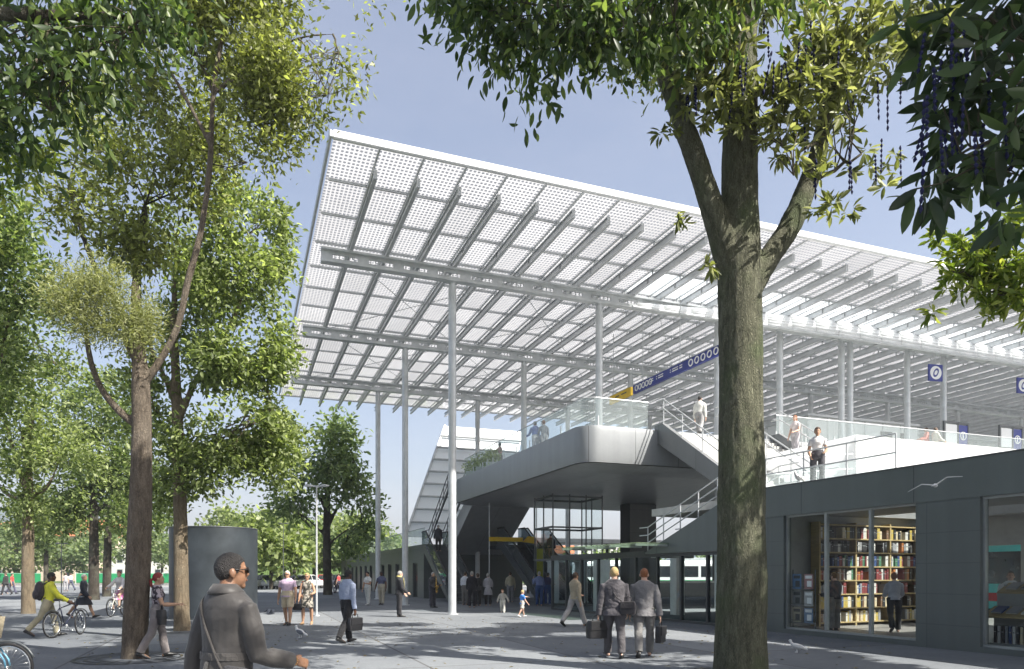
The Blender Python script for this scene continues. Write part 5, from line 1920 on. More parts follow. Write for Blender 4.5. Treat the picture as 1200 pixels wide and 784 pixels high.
# --- round bushy trees beyond, along the car park and the road
def bush_tree(px, Y, h, wd, label, leaf, seed):
    rg = np.random.default_rng(seed)
    x = (px - CX) / F * Y
    limbs = [([(x, Y, -.2), (x, Y, h * .25), (x + .1, Y, h * .5), (x, Y, h * .75)], [.26, .22, .16, .06])]
    bl = []
    nb = 6
    for k in range(nb):
        a = 2 * PI * k / nb + rg.uniform(0, 1)
        bl.append(((x + math.cos(a) * wd * .3, Y + math.sin(a) * wd * .3, h * (.45 + .25 * rg.random())), (wd * .32, wd * .32, h * .24), 55))
    bl.append(((x, Y, h * .78), (wd * .34, wd * .34, h * .22), 70))
    return tree('round_tree', label, (x, Y), limbs, bl, leaf, M['bark_dark'], rg, per=8, size=.6, spread=.5, width=.34, gap=.12, vox=.15, nsub=3, hr=.06, freq=.3, group='trees beyond the plaza')
spec = [(318, 72, 8.0, 7), (345, 80, 8.5, 8), (368, 90, 9.5, 9), (402, 88, 9.0, 8.5), (425, 95, 9.5, 9), (300, 95, 10, 9), (275, 105, 12, 10), (235, 108, 11, 10), (190, 112, 9, 9), (150, 108, 8, 9), (110, 112, 9, 10), (75, 108, 8.5, 9), (35, 110, 9, 10), (-5, 106, 9, 10), (448, 120, 9, 9)]
tl = ['pale green round tree behind the parked white cars', 'pale round tree right above the strolling couple', 'pale round tree behind the pale lamp post', 'round tree behind the airy open crowned tree', 'round tree between the two left grey columns', 'round tree beside the drum, left of the parked cars',
      'tall round tree behind the right part of the steel drum', 'tall round tree behind the left part of the steel drum', 'round tree behind the woman in a headscarf', 'round tree behind the slender brown trunk', 'round tree behind the thin forked plaza tree', 'round tree behind the dark lamp post', 'round tree behind the leftmost pale trunk', 'round tree at the left edge above the green tram', 'round tree behind the low grey platform building']
for k, (px, Y, h, wd) in enumerate(spec):
    if k in (7, 9, 11):
        continue
    bush_tree(px, Y, h, wd, tl[k], M['leaf_far'] if k % 3 else M['leaf_bright'], 60 + k)
# bushes on the bank seen under the deck
bt = ['bush on the bank left of the lift', 'bush on the bank behind the lift shaft', 'bush on the bank between lift and pillar', 'bush on the bank just left of the pillar', 'bush on the bank seen right of the pillar', 'bush on the bank behind the storefront glass', 'bush on the bank behind the escalator', 'bush on the bank behind the dark storefront posts', 'bush on the bank behind the shop wall end']
for k, px in enumerate((628, 655, 690, 715, 770, 800, 610, 830, 860)):
    rg = np.random.default_rng(90 + k)
    Y = 100 + (k % 3) * 4
    x = (px - CX) / F * Y
    t = thing('bank_bush', bt[k], 'bush', (x, Y, 0), 0, 'bushes on the railway bank')
    h = 2.6 + rg.random() * 2
    foliage('foliage', [((x, Y, h * .6), (2.6, 2, h * .55), 120), ((x + 1.8, Y, h * .5), (2, 2, h * .4), 70)], M['leaf_far'] if k % 2 else M['leaf_mid'], t, per=8, size=.55, spread=.4, width=.34, gap=.1, rg=rg)
    g = MB(); g.tube([(0, 0, 0), (0, 0, h * .6)], [.15, .06], 6); g.build('stem', M['bark_dark'], t)

# planter shrubs behind the deck balustrade
for k, (v_, lb) in enumerate(((18.4, 'leafy planter shrub at the far corner of the concourse'), (16.6, 'leafy planter shrub behind the woman on the concourse edge'), (14.8, 'leafy planter shrub nearest the two leaning people'))):
    c = uv(10.0, v_, SLAB_T)
    rg = np.random.default_rng(120 + k)
    t = thing('planter_shrub', lb, 'plant', (c.x, c.y, c.z), ALPHA, 'planter shrubs on the concourse')
    t.rotation_euler = (0, 0, 0)
    g = MB(); g.bbox((-.35, -.6, 0), (.35, .6, .42), .02); g.build('planter', M['steel'], t)
    fo, _ = foliage('foliage', [((c.x, c.y, c.z + .75), (.45, .75, .4), 46)], M['leaf_bright'], t, per=8, size=.2, spread=.12, width=.16, gap=0, rg=rg)
    for v in fo.data.vertices:
        v.co.z += 0

# cast iron grates round the plaza trunks
gm = pbr('cast iron', (.05, .05, .052), .6, .4, bump=.2)
gl_ = ['iron grate round the slender brown trunk', 'iron grate round the pale trunk before the drum', 'iron grate round the leftmost pale trunk', 'iron grate round the big mossy trunk']
for k, q in enumerate((gr(158, 771), gr(213, 739), gr(33, 719), gr(868, 793))):
    t = thing('tree_grate', gl_[k], 'grate', (q.x, q.y, 0), ALPHA, 'iron grates round the plaza trunks')
    g = MB()
    for r0, r1 in ((.62, .66), (.80, .84), (.98, 1.05)):
        pts, fc = [], []
        for j in range(48):
            a = 2 * PI * j / 48
            pts += [(r0 * math.cos(a), r0 * math.sin(a), .010), (r1 * math.cos(a), r1 * math.sin(a), .010)]
        for j in range(48):
            a, b = 2 * j, 2 * ((j + 1) % 48)
            fc.append((a, a + 1, b + 1, b))
        g.add(pts, fc)
    for j in range(16):
        a = 2 * PI * j / 16
        d = Vector((math.cos(a), math.sin(a), 0)); n_ = Vector((-d.y, d.x, 0)) * .02
        g.add([d * .52 - n_ + Vector((0, 0, .008)), d * 1.04 - n_ + Vector((0, 0, .008)), d * 1.04 + n_ + Vector((0, 0, .008)), d * .52 + n_ + Vector((0, 0, .008))], [(0, 1, 2, 3)])
    g.build('grating', gm, t)

# fallen leaves on the paving
rgl = np.random.default_rng(300)
n = 900
xy = np.column_stack([rgl.uniform(-11, 8, n), rgl.uniform(9, 26, n), np.full(n, .012)])
wall_x = 9.9 - .45 * (xy[:, 1] - 13.7) / .9119 * .9119 - .4
xy = xy[xy[:, 0] < wall_x]
ax_ = rgl.normal(size=(len(xy), 3)); ax_[:, 2] *= .08
me = leaves_mesh('leaf_litter', xy, ax_, rgl.uniform(.04, .10, len(xy)), 'leaf', .22, .97, rgl)
tag(obj('leaf_litter', me, leaf_mat('dry leaves', (.10, .07, .025), (.17, .13, .04), (.26, .20, .07), .15)), 'dry fallen leaves scattered over the plaza paving', kind='stuff')
# ------------------------------------------------------------------ people
CL = {}


def cloth(col, **kw):
    key = (tuple(col), tuple(sorted((k, str(v)) for k, v in kw.items())))
    if key not in CL:
        CL[key] = cloth_mat('cloth %d' % len(CL), col, **kw)
    return CL[key]


def skin_mat(name, col):
    m = pbr(name, col, .5, var=.10, vscale=9, bump=.08, bscale=90)
    b = [n for n in m.node_tree.nodes if n.type == 'BSDF_PRINCIPLED'][0]
    b.inputs['Subsurface Weight'].default_value = .08
    b.inputs['Subsurface Radius'].default_value = (.6, .25, .15)
    b.inputs['Subsurface Scale'].default_value = .02
    return m


SKIN = {'light': skin_mat('light skin', (.56, .36, .27)), 'tan': skin_mat('tanned skin', (.42, .25, .16)), 'brown': skin_mat('brown skin', (.20, .105, .06)), 'dark': skin_mat('dark brown skin', (.09, .045, .028))}
HAIR = {k: pbr(k + ' hair', c, .5, var=.35, vscale=60, bump=.8, bscale=140) for k, c in
        {'black': (.014, .012, .011), 'brown': (.07, .04, .022), 'grey': (.33, .32, .30), 'blond': (.48, .34, .15), 'red': (.22, .03, .025), 'auburn': (.25, .09, .03), 'white': (.6, .58, .55)}.items()}
EYE_M = pbr('dark eye', (.02, .015, .012), .2)
LIP_M = pbr('lips', (.33, .13, .11), .5)
SHOE = {'black': pbr('black shoe', (.02, .02, .02), .35), 'brown': pbr('brown shoe', (.11, .06, .03), .4), 'white': pbr('white shoe', (.62, .62, .6), .6), 'tan': pbr('tan sandal', (.35, .22, .12), .6)}

V3 = Vector


def rotx(a):
    return Matrix.Rotation(R(a), 3, 'X')


def person(label, pos, heading, H=1.75, skin='light', hair=('short', 'brown'), legs=((0, 0), (0, 0)), arms=((5, 8, 10), (5, 8, 10)), lean=0.0, head=(0, 0), build=1.0, female=False,
           top=None, bottom=None, shoes='black', voxel=.016, seat=None, group='people on the plaza', extras=(), z=0.0, fine=False, child=False, glasses=None):
    """legs: (hip flexion, knee flexion) left, right; arms: (forward, outward, elbow) left, right; heading 0 = walking away from the viewer, 90 = to the left"""
    root = thing('person', label, 'person', (pos[0], pos[1], z), R(heading), group)
    h = H
    sx = build * (0.92 if female else 1.0)
    ls = R(lean)
    Rl = Matrix.Rotation(-ls, 3, 'X')           # lean forward (towards +y)
    hd = 1.22 if child else 1.0                 # children have larger heads
    # ---- legs from a pelvis at the origin
    hipw = .054 * h * (1.05 if female else 1)
    Lt, Ls = .245 * h, .235 * h
    J = {}
    for s, (hf, kf), nm in ((-1, legs[0], 'L'), (1, legs[1], 'R')):
        hip = V3((s * hipw, 0, 0))
        d = V3((s * .035, math.sin(R(hf)), -math.cos(R(hf)))).normalized()
        knee = hip + d * Lt
        a = R(hf - kf)
        ank = knee + V3((-s * .015, math.sin(a), -math.cos(a))).normalized() * Ls
        fa = a * .75
        fd = V3((s * .12, math.cos(fa), math.sin(fa))).normalized()
        J[nm] = (hip, knee, ank, fd)
    lowest = min(min(J[n][2].z - .045 * h, (J[n][2] + J[n][3] * .11 * h).z - .035 * h) for n in 'LR')
    pz = -lowest if seat is None else seat
    P = V3((0, 0, pz))
    for n in 'LR':
        J[n] = tuple(x + P for x in J[n][:3]) + (J[n][3],)

    def tor(x, y, zf):
        """torso point; zf is height above the hip joint as a fraction of stature"""
        return P + Rl @ V3((x, y, zf * h))
    # torso stations: zf, half width, half depth, forward offset
    if female:
        TS = [(-.05, .074, .058, 0), (0, .096, .072, -.004), (.04, .092, .066, 0), (.095, .071, .052, .004), (.15, .078, .058, .004), (.20, .088, .068, .010), (.25, .088, .058, .004), (.285, .080, .046, 0), (.305, .048, .038, -.004)]
    else:
        TS = [(-.05, .078, .060, 0), (0, .092, .068, 0), (.05, .090, .066, 0), (.10, .086, .062, .004), (.16, .094, .066, .004), (.21, .104, .072, .006), (.25, .104, .064, .002), (.274, .088, .054, -.002), (.291, .066, .046, -.004), (.31, .050, .040, -.006)]
    SHZ_ = .243

    def torso(g, grow=0.0, z0=-.05, z1=.31, n=18, flare=0.0):
        secs = []
        st = [t for t in TS if z0 - 1e-6 <= t[0] <= z1 + 1e-6]
        for zf, wx, wy, oy in st:
            k = max(0, -zf) * flare
            c = tor(0, oy * h, zf)
            secs.append((c, Rl @ V3(((wx * sx + k) * h + grow, 0, 0)), Rl @ V3((0, (wy * sx + k) * h + grow, 0))))
        g.loft(secs, n)
        return secs
    # ---- arms
    A = {}
    Lu, Lf = .172 * h, .150 * h
    for s, ar, nm in ((-1, arms[0], 'L'), (1, arms[1], 'R')):
        f, o, e = ar[:3]
        inw = ar[3] if len(ar) > 3 else 0
        sh_ = tor(s * .106 * sx * h, 0, SHZ_)
        d = V3((s * math.sin(R(o)), math.sin(R(f)) * math.cos(R(o)), -math.cos(R(f)) * math.cos(R(o))))
        el = sh_ + d * Lu
        f2 = R(f + e)
        o2 = R(o * .6 - inw)
        d2 = V3((s * math.sin(o2), math.sin(f2) * math.cos(o2), -math.cos(f2) * math.cos(o2))).normalized()
        wr = el + d2 * Lf
        A[nm] = (sh_, el, wr, d2, s)
    # ---- head
    neck = tor(0, -.004 * h, .305)
    hc = tor(0, .012 * h, .305) + V3((0, .004 * h, .070 * h * hd))
    Rh = Matrix.Rotation(R(head[0]), 3, 'Z') @ Matrix.Rotation(R(-head[1]), 3, 'X')

    def hp(x, y, zz):
        return hc + Rh @ V3((x * h * hd, y * h * hd, zz * h * hd))

    def body_head(g):
        g.ell(hc + Rh @ V3((0, -.004, .012)) * h * hd, (.0425 * h * hd, .054 * h * hd, .055 * h * hd), 20, 14, Rh)
        g.ell(hp(0, .012, -.022), (.034 * h * hd, .038 * h * hd, .045 * h * hd), 16, 10, Rh)      # face and jaw
        g.ell(hp(0, .036, -.054), (.016 * h * hd, .012 * h * hd, .012 * h * hd), 10, 7, Rh)        # chin
        g.tube([hp(0, .046, .006), hp(0, .056, -.014), hp(0, .050, -.020)], [.0045 * h * hd, .0085 * h * hd, .006 * h * hd], 8, round_end=True)
        for s in (-1, 1):
            g.ell(hp(s * .0455, -.006, -.008), (.0068 * h * hd, .0125 * h * hd, .018 * h * hd), 10, 8, Rh)   # ears
            g.ell(hp(s * .017, .044, .012), (.014 * h * hd, .006 * h * hd, .0045 * h * hd), 8, 6, Rh)      # brow
        g.ell(hp(0, .046, -.034), (.013 * h * hd, .006 * h * hd, .005 * h * hd), 8, 6, Rh)          # mouth
        g.tube([neck - V3((0, 0, .05 * h)), neck, hp(0, -.008, -.03)], [.036 * h * sx, .033 * h * (0.85 if female else 1), .031 * h * (0.85 if female else 1)], 14)

    def hand(g, nm):
        wr, d, s = A[nm][2], A[nm][3], A[nm][4]
        # palm frame: along the forearm, palm faces the thigh
        side = V3((0, 1, 0))
        side = (side - d * side.dot(d)).normalized()
        nor = d.cross(side) * s
        nor = nor if nor.x * s < 0 else -nor                 # towards the body
        k = h / 1.75
        g.tube([wr - d * .02 * k, wr + d * .03 * k], [.024 * k, .024 * k], 10)
        pc = wr + d * .055 * k
        rot = Matrix((side, nor, d)).transposed()
        g.ell(pc, (.036 * k, .0145 * k, .048 * k), 12, 8, rot)
        for q, (off, ln, cu) in enumerate(((.027, .070, 22), (.009, .080, 28), (-.010, .074, 34), (-.027, .058, 42))):
            b = wr + d * .088 * k + side * off * k
            dirs = d
            pts = [b - d * .02 * k, b]
            for sg in (.46, .32, .24):
                ca = R(cu * (.6 if sg > .4 else 1.0))
                dirs = (dirs * math.cos(ca) + nor * math.sin(ca)).normalized()
                pts.append(pts[-1] + dirs * ln * sg * k)
            g.tube(pts, [.0095 * k, .0095 * k, .0088 * k, .0080 * k, .0068 * k], 8, round_end=True)
        tb = wr + d * .028 * k + side * .028 * k
        td = (d * .75 + side * .55 + nor * .35).normalized()
        g.tube([tb, tb + td * .035 * k, tb + (td + d * .5).normalized() * .066 * k], [.0125 * k, .011 * k, .0085 * k], 8, round_end=True)

    def legs_geo(g, grow=0.0, upto=1.0, flare=0.0):
        for nm in 'LR':
            hip, knee, ank, fd = J[nm]
            s = -1 if nm == 'L' else 1
            r = (.055 * h * sx + grow, .046 * h * sx + grow, .034 * h + grow, .035 * h + grow, .022 * h + grow + flare)
            mid1 = hip.lerp(knee, .5)
            calf = knee.lerp(ank, .3) + V3((0, -.008 * h, 0))
            pts = [hip + V3((0, 0, .03 * h)), mid1, knee, calf, ank]
            if upto >= 1.0:
                g.tube(pts, [r[0], r[1], r[2], r[3], r[4]], 14)
            else:
                q = hip.lerp(knee, min(1, upto * 2)) if upto <= .5 else knee.lerp(ank, (upto - .5) * 2)
                if upto <= .5:
                    g.tube([pts[0], hip.lerp(q, .5), q], [r[0], r[1] + .004, r[1] * .92 + grow * .7 + flare], 14)
                else:
                    g.tube([pts[0], mid1, knee, q], [r[0], r[1], r[2], r[3] + flare], 14)

    def arms_geo(g, grow=0.0, upto=1.0, cuff=0.0):
        for nm in 'LR':
            sh_, el, wr, d2, s = A[nm]
            r = (.0315 * h * sx + grow, .029 * h * sx + grow, .0245 * h + grow, .025 * h + grow, .0165 * h + grow + cuff)
            inn = sh_ + Rl @ V3((-s * .045 * h, 0, .006 * h))
            if upto >= 1.0:
                g.tube([inn, sh_, sh_.lerp(el, .5), el, el.lerp(wr, .35), wr.lerp(el, .04)], [r[0] * .66, r[0] * .88, r[1], r[2], r[3], r[4]], 12, round_end=False)
            else:
                g.tube([inn, sh_, sh_.lerp(el, upto * .9), sh_.lerp(el, upto)], [r[0] * .66, r[0] * .88, r[1] + .001, r[1] + .003], 12)
    # ---------------- body: one continuous skin
    g = MB()
    torso(g); legs_geo(g); arms_geo(g); body_head(g)
    for nm in 'LR':
        hand(g, nm)
        hip, knee, ank, fd = J[nm]
        g.tube([ank - fd * .02 * h - V3((0, 0, .022 * h)), ank + fd * .04 * h - V3((0, 0, .022 * h)), ank + fd * .095 * h - V3((0, 0, .030 * h))], [.022 * h, .023 * h, .016 * h], 10, round_end=True)
        g.tube([ank, ank - V3((0, 0, .02 * h))], [.023 * h, .022 * h], 10)
    bv = min(voxel, .012)
    me = fuse(g, bv, 2, .5, 'body')
    obj('body', me, SKIN[skin], root, True)

    def garment(name, g, mat, vox=voxel, sm=3, fold=0.0):
        me = fuse(g, vox, sm, .5, name)
        if fold:
            n = len(me.vertices)
            co = np.empty(n * 3, np.float32); me.vertices.foreach_get('co', co); co = co.reshape(-1, 3)
            no = np.empty(n * 3, np.float32); me.vertices.foreach_get('normal', no); no = no.reshape(-1, 3)
            sd = pos[0] * 3.1
            hh = np.array([noise.noise((x * 5 + sd, y * 5, z * 7 + x * 5)) + .7 * abs(noise.noise((x * 9, y * 9 + sd, z * 14 - y * 6))) for x, y, z in co])
            co += no * (hh[:, None] * fold)
            me.vertices.foreach_set('co', co.ravel()); me.update()
        return obj(name, me, mat, root, True)
    fold = .0042 if fine else (.010 if voxel < .02 else .006)
    # ---------------- lower clothes
    if bottom:
        kind, mat = bottom[0], bottom[1]
        g = MB()
        if kind == 'trousers':
            torso(g, .014, -.05, .10); legs_geo(g, .016, 1.0, .018)
            garment('trousers', g, mat, fold=fold)
        elif kind == 'shorts':
            torso(g, .014, -.05, .10); legs_geo(g, .009, .42, .006)
            garment('shorts', g, mat, fold=fold)
        elif kind == 'skirt':
            ln = bottom[2] if len(bottom) > 2 else .24
            kmid = (J['L'][1] + J['R'][1]) / 2
            secs = []
            spread_ = abs((J['L'][1] - J['R'][1]).y) * .5
            for t in (0, .15, .4, .7, 1.0):
                zf = .08 - t * (ln + .08)
                c = tor(0, 0, zf) if zf > 0 else P + (kmid - P) * min(1.2, (-zf / .245)) * 1.0
                if zf <= 0:
                    c = V3((0, c.y, P.z + zf * h))
                wx = (.075 + .025 * min(1, t * 3) + .018 * t) * h
                wy = (.055 + .022 * min(1, t * 3) + .02 * t) * h + spread_ * t
                secs.append((c, V3((wx, 0, 0)), V3((0, wy, 0))))
            g.loft(secs, 20)
            garment('skirt', g, mat, fold=fold * 1.3)
    # ---------------- upper clothes
    if top:
        kind, mat = top[0], top[1]
        g = MB()
        hem = {'shirt': .03, 'tshirt': .02, 'tank': .02, 'sweater': .0, 'jacket': -.055, 'coat': -.18, 'dress': -.2}[kind]
        if len(top) > 2:
            hem = top[2]
        gr_ = {'shirt': .018, 'tshirt': .012, 'tank': .012, 'sweater': .024, 'jacket': .021, 'coat': .024, 'dress': .014}[kind]
        secs = []
        for zf, wx, wy, oy in TS:
            if zf < max(hem, -.05) - 1e-6:
                continue
            wx2, wy2 = wx, wy
            if kind in ('jacket', 'coat', 'shirt', 'sweater') and zf < .16 and not female:
                wx2, wy2 = max(wx, .088), max(wy, .064)
            if zf > .3:
                wx2, wy2 = (.036, .034) if fine else (.047, .043)
            secs.append((tor(0, oy * h, zf), Rl @ V3((wx2 * sx * h + gr_, 0, 0)), Rl @ V3((0, wy2 * sx * h + gr_, 0))))
        if hem < 0:
            kmid = (J['L'][1] + J['R'][1]) / 2
            spread_ = abs((J['L'][1] - J['R'][1]).y) * .5
            lo = []
            for t in (1.0, .66, .33):
                zf = hem * t if hem < -.06 else hem * t
                if zf > -.01:
                    continue
                c = V3((0, P.y + (kmid.y - P.y) * (-zf / .245) * .9, P.z + zf * h))
                wx = (.098 + (-zf) * .16) * h * sx + gr_
                wy = (.074 + (-zf) * .14) * h * sx + gr_ + spread_ * (-zf / .245) * .9
                lo.append((c, V3((wx, 0, 0)), V3((0, wy, 0))))
            secs = lo + [s_ for s_ in secs if (s_[0].z > (P.z - .012 * h))]
        g.loft(secs, 22)
        if kind == 'tank' or (kind == 'dress' and len(top) > 3 and top[3] == 'bare'):
            pass
        elif kind in ('tshirt', 'dress'):
            arms_geo(g, gr_ * .8, .56)
        else:
            arms_geo(g, gr_ * .8, 1.0, .008)
        if kind in ('coat', 'jacket') and not fine:
            g.tube([neck + V3((0, -.006 * h, -.012 * h)), neck + V3((0, -.008 * h, .012 * h))], [.043 * h, .037 * h], 16)
        elif kind in ('shirt',):
            g.tube([neck + V3((0, -.004 * h, -.008 * h)), neck + V3((0, -.005 * h, .010 * h))], [.046 * h, .041 * h], 16)
        nm_ = {'tshirt': 'shirt', 'tank': 'tank_top'}.get(kind, kind)
        garment(nm_, g, mat, fold=fold * (1.2 if kind in ('coat', 'jacket', 'shirt') else 1))
    # ---------------- shoes
    if shoes:
        for nm in 'LR':
            hip, knee, ank, fd = J[nm]
            g = MB()
            upv = V3((0, 0, 1)) - fd * fd.z
            upv.normalize()
            sd_ = fd.cross(upv)
            base = ank - upv * .024 * h
            secs = []
            for t, wv, hv in ((-.034, .010, .012), (-.028, .021, .024), (0.0, .024, .030), (.04, .025, .024), (.08, .027, .017), (.11, .022, .013), (.124, .010, .008)):
                c = base + fd * t * h - upv * (.021 * h - hv * h)
                secs.append((c, sd_ * wv * h, upv * hv * h))
            g.loft(secs, 12)
            o = g.build('shoe', SHOE[shoes], root, True)
    # ---------------- hair
    style, hcol = hair
    g = MB()
    if style != 'bald':
        nu, nv = (84, 60) if fine else (52, 36)
        c0 = hc + Rh @ V3((0, -.004, .012)) * h * hd
        grow = {'short': 1.07, 'crop': 1.045, 'long': 1.12, 'bob': 1.15, 'scarf': 1.12, 'tail': 1.09}[style]
        rr_ = V3((.0425, .054, .055)) * h * hd * grow
        pts, fc = [], []
        for i in range(nv + 1):
            th = PI * i / nv
            for j in range(nu):
                ph = 2 * PI * j / nu
                q = V3((rr_.x * math.sin(th) * math.cos(ph), rr_.y * math.sin(th) * math.sin(ph), rr_.z * math.cos(th)))
                jit = 1 + .03 * noise.noise(q * 60 + V3((pos[0], 0, 0))) + (.015 * noise.noise(q * 190))
                pts.append(c0 + Rh @ (q * jit))
        def keep(i, j):
            th = PI * (i + .5) / nv; ph = 2 * PI * (j + .5) / nu
            y = math.sin(th) * math.sin(ph); zz = math.cos(th)
            if style in ('short', 'crop', 'tail'):
                lim = np.interp(y, [-1, -.45, -.25, -.14, .08, .16, .34, .60, 1], [-.82, -.80, -.62, -.22, -.16, -.34, -.30, .36, .52])
                if style == 'tail':
                    lim = np.interp(y, [-1, -.1, .3, .6, 1], [-.7, -.45, -.1, .36, .5])
                return zz > lim + .07 * noise.noise((ph * 9, th * 3, pos[0])) + .05 * noise.noise((ph * 31, th * 7, pos[0]))
            if style == 'scarf':
                return zz > (-.75 if y < .1 else .15 + .4 * y)
            return zz > (-.95 if y < .1 else .18 + .45 * (y - .1))
        for i in range(nv):
            for j in range(nu):
                if keep(i, j):
                    fc.append((i * nu + j, (i + 1) * nu + j, (i + 1) * nu + (j + 1) % nu, i * nu + (j + 1) % nu))
        g.add(pts, fc)
        if style == 'long':
            g.loft([(hp(0, -.022, -.02), Rh @ V3((.045 * h, 0, 0)), Rh @ V3((0, .032 * h, 0))), (hp(0, -.034, -.075), Rh @ V3((.044 * h, 0, 0)), Rh @ V3((0, .024 * h, 0))), (hp(0, -.046, -.13), Rh @ V3((.034 * h, 0, 0)), Rh @ V3((0, .014 * h, 0)))], 14)
        if style == 'tail':
            g.tube([hp(0, -.055, .01), hp(0, -.082, -.01), hp(0, -.085, -.06), hp(0, -.078, -.10)], [.012 * h, .018 * h, .016 * h, .006 * h], 10)
        nmh = 'headscarf' if style == 'scarf' else 'hair'
        o = g.build(nmh, HAIR[hcol], root, True)
        if style != 'long' and style != 'tail':
            md = o.modifiers.new('s', 'SOLIDIFY'); md.thickness = .006 if not fine else .008; md.offset = -1
    if voxel <= .016:
        for s in (-1, 1):
            g = MB(); g.ell(hp(s * .0175, .0468, .002), (.0062 * h * hd, .0035 * h * hd, .0035 * h * hd), 10, 7, Rh); g.build('eye', EYE_M, root, True)
        g = MB(); g.ell(hp(0, .0515, -.034), (.0125 * h * hd, .0022 * h * hd, .0035 * h * hd), 10, 6, Rh); g.build('lips', LIP_M, root, True)
    if glasses:
        g = MB()
        for s in (-1, 1):
            g.ell(hp(s * .018, .054, .003), (.0165 * h, .004 * h, .0115 * h), 14, 8, Rh)
            g.tube([hp(s * .033, .050, .006), hp(s * .045, .01, .006), hp(s * .046, -.008, .002)], .0016 * h, 6)
        g.tube([hp(-.006, .056, .006), hp(.006, .056, .006)], .0018 * h, 6)
        g.build('sunglasses', M['black'], root, True)
    info = dict(root=root, P=P, J=J, A=A, tor=tor, hp=hp, hc=hc, neck=neck, Rl=Rl, h=h, Rh=Rh, sx=sx)
    bpy.context.view_layer.update()
    info['mw'] = root.matrix_world.copy()
    return info


def wpt(info, v):
    return info['mw'] @ V3(v)


def bag(name, label, grip, size, mat, rz, strap=None, soft=.02):
    """carried bag: body, flap and handle; grip = world point of the closed hand"""
    t = thing(name, label, 'bag', (grip[0], grip[1], grip[2] - size[2] - .10), rz)
    w, d, hgt = size
    g = MB()
    secs = []
    for zt, k in ((0, .86), (.02, .97), (.5, 1.04), (.85, .98), (1.0, .84)):
        secs.append((zt, k))
    pts, fc = [], []
    m_ = 20
    for zt, k in secs:
        for j in range(m_):
            a = 2 * PI * j / m_
            ca, sa = math.cos(a), math.sin(a)
            px_ = w / 2 * k * (abs(ca) ** .35) * (1 if ca > 0 else -1)
            py_ = d / 2 * k * (abs(sa) ** .35) * (1 if sa > 0 else -1)
            pts.append((px_, py_, zt * hgt))
    for i in range(len(secs) - 1):
        for j in range(m_):
            a, b = i * m_ + j, i * m_ + (j + 1) % m_
            fc.append((a, b, b + m_, a + m_))
    fc.append(tuple(range(m_ - 1, -1, -1))); fc.append(tuple(range((len(secs) - 1) * m_, len(secs) * m_)))
    g.add(pts, fc)
    g.build('body', mat, t, True, 50)
    g = MB(); g.bbox((-w * .44, -d / 2 - .014, hgt * .45), (w * .44, -d / 2 + .01, hgt * .99), .006); g.build('flap', mat, t)
    g = MB(); g.tube([(-w * .22, 0, hgt * .98), (-w * .2, 0, hgt + .07), (0, 0, hgt + .10), (w * .2, 0, hgt + .07), (w * .22, 0, hgt * .98)], .009, 8); g.build('handle', mat, t, True)
    if strap is not None:
        g = MB()
        inv = Matrix.Translation(t.location) @ Matrix.Rotation(rz, 4, 'Z')
        iv = inv.inverted()
        g.tube([iv @ V3(q) for q in strap], .011, 8); g.build('strap', mat, t, True)
    return t


c = cloth
G1 = 'people on the plaza'
# -- foreground man in a grey coat
coat_m = cloth_mat('grey coat cloth', (.050, .047, .045), var=.06, rough=.5, fold=.12)
fm = person('man in a long grey coat with sunglasses, striding right nearest the viewer', (-1.90, 4.72), -31, 1.84, 'brown', ('crop', 'black'),
            legs=((24, 8), (-18, 12)), arms=((-14, 8, 14), (9, 9, 68, 0)), lean=1, head=(-26, -2), top=('coat', coat_m, -.20), bottom=('trousers', c((.05, .05, .055))), voxel=.0085, fine=True, glasses=True, group=None)
h = fm['h']
# coat details: turned collar, belt, back vent, shoulder strap, cuff, wrist beads
g = MB()
nk = fm['neck']; Rl = fm['Rl']
pts, fc = [], []
n_ = 28
for k in range(n_ + 1):
    a = R(-200 + 220 * k / n_) - R(0)
    a = R(130 + 280 * k / n_)
    dx, dy = math.cos(a), math.sin(a)
    op = .012 * abs(k / n_ - .5) * 2
    for rr_, zz in ((.037, .004), (.036, .020), (.039, .022), (.053 + op, -.006), (.051 + op, -.012)):
        pts.append(nk + Rl @ V3((dx * rr_ * h * 1.05, dy * rr_ * h - .008 * h, zz * h)))
for k in range(n_):
    for j in range(4):
        a = k * 5 + j
        fc.append((a, a + 5, a + 6, a + 1))
g.add(pts, fc)
o = g.build('collar', coat_m, fm['root'], True); md = o.modifiers.new('s', 'SOLIDIFY'); md.thickness = .006
g = MB()
T_ = fm['tor']
secs = []
pts, fc = [], []
for k in range(33):
    a = 2 * PI * k / 32
    for zz, gg_ in ((.060, .024), (.060, .031), (.086, .031), (.086, .024)):
        pts.append(T_((.088 * h + gg_) * math.cos(a), (.065 * h + gg_) * math.sin(a), zz))
for k in range(32):
    for j in range(4):
        fc.append((k * 4 + j, (k + 1) * 4 + j, (k + 1) * 4 + (j + 1) % 4, k * 4 + (j + 1) % 4))
g.add(pts, fc)
g.build('belt', cloth_mat('coat belt', (.075, .07, .066)), fm['root'])
g = MB()
for s_ in (-1, 1):
    p0 = T_(s_ * .006, -(.066 * h + .028), .055)
    p1 = T_(s_ * .010, -(.088 * h + .034), -.075) + V3((0, -.012, 0))
    p2 = T_(s_ * .016, -(.105 * h + .040), -.19) + V3((0, -.02, 0))
    g.tube([p0, p1, p2], .0075, 6)
g.build('vent_edge', cloth_mat('vent', (.03, .03, .03)), fm['root'], True)
g = MB()
st = []
for k in range(26):
    a = R(205 + 190 * k / 25 * .0)
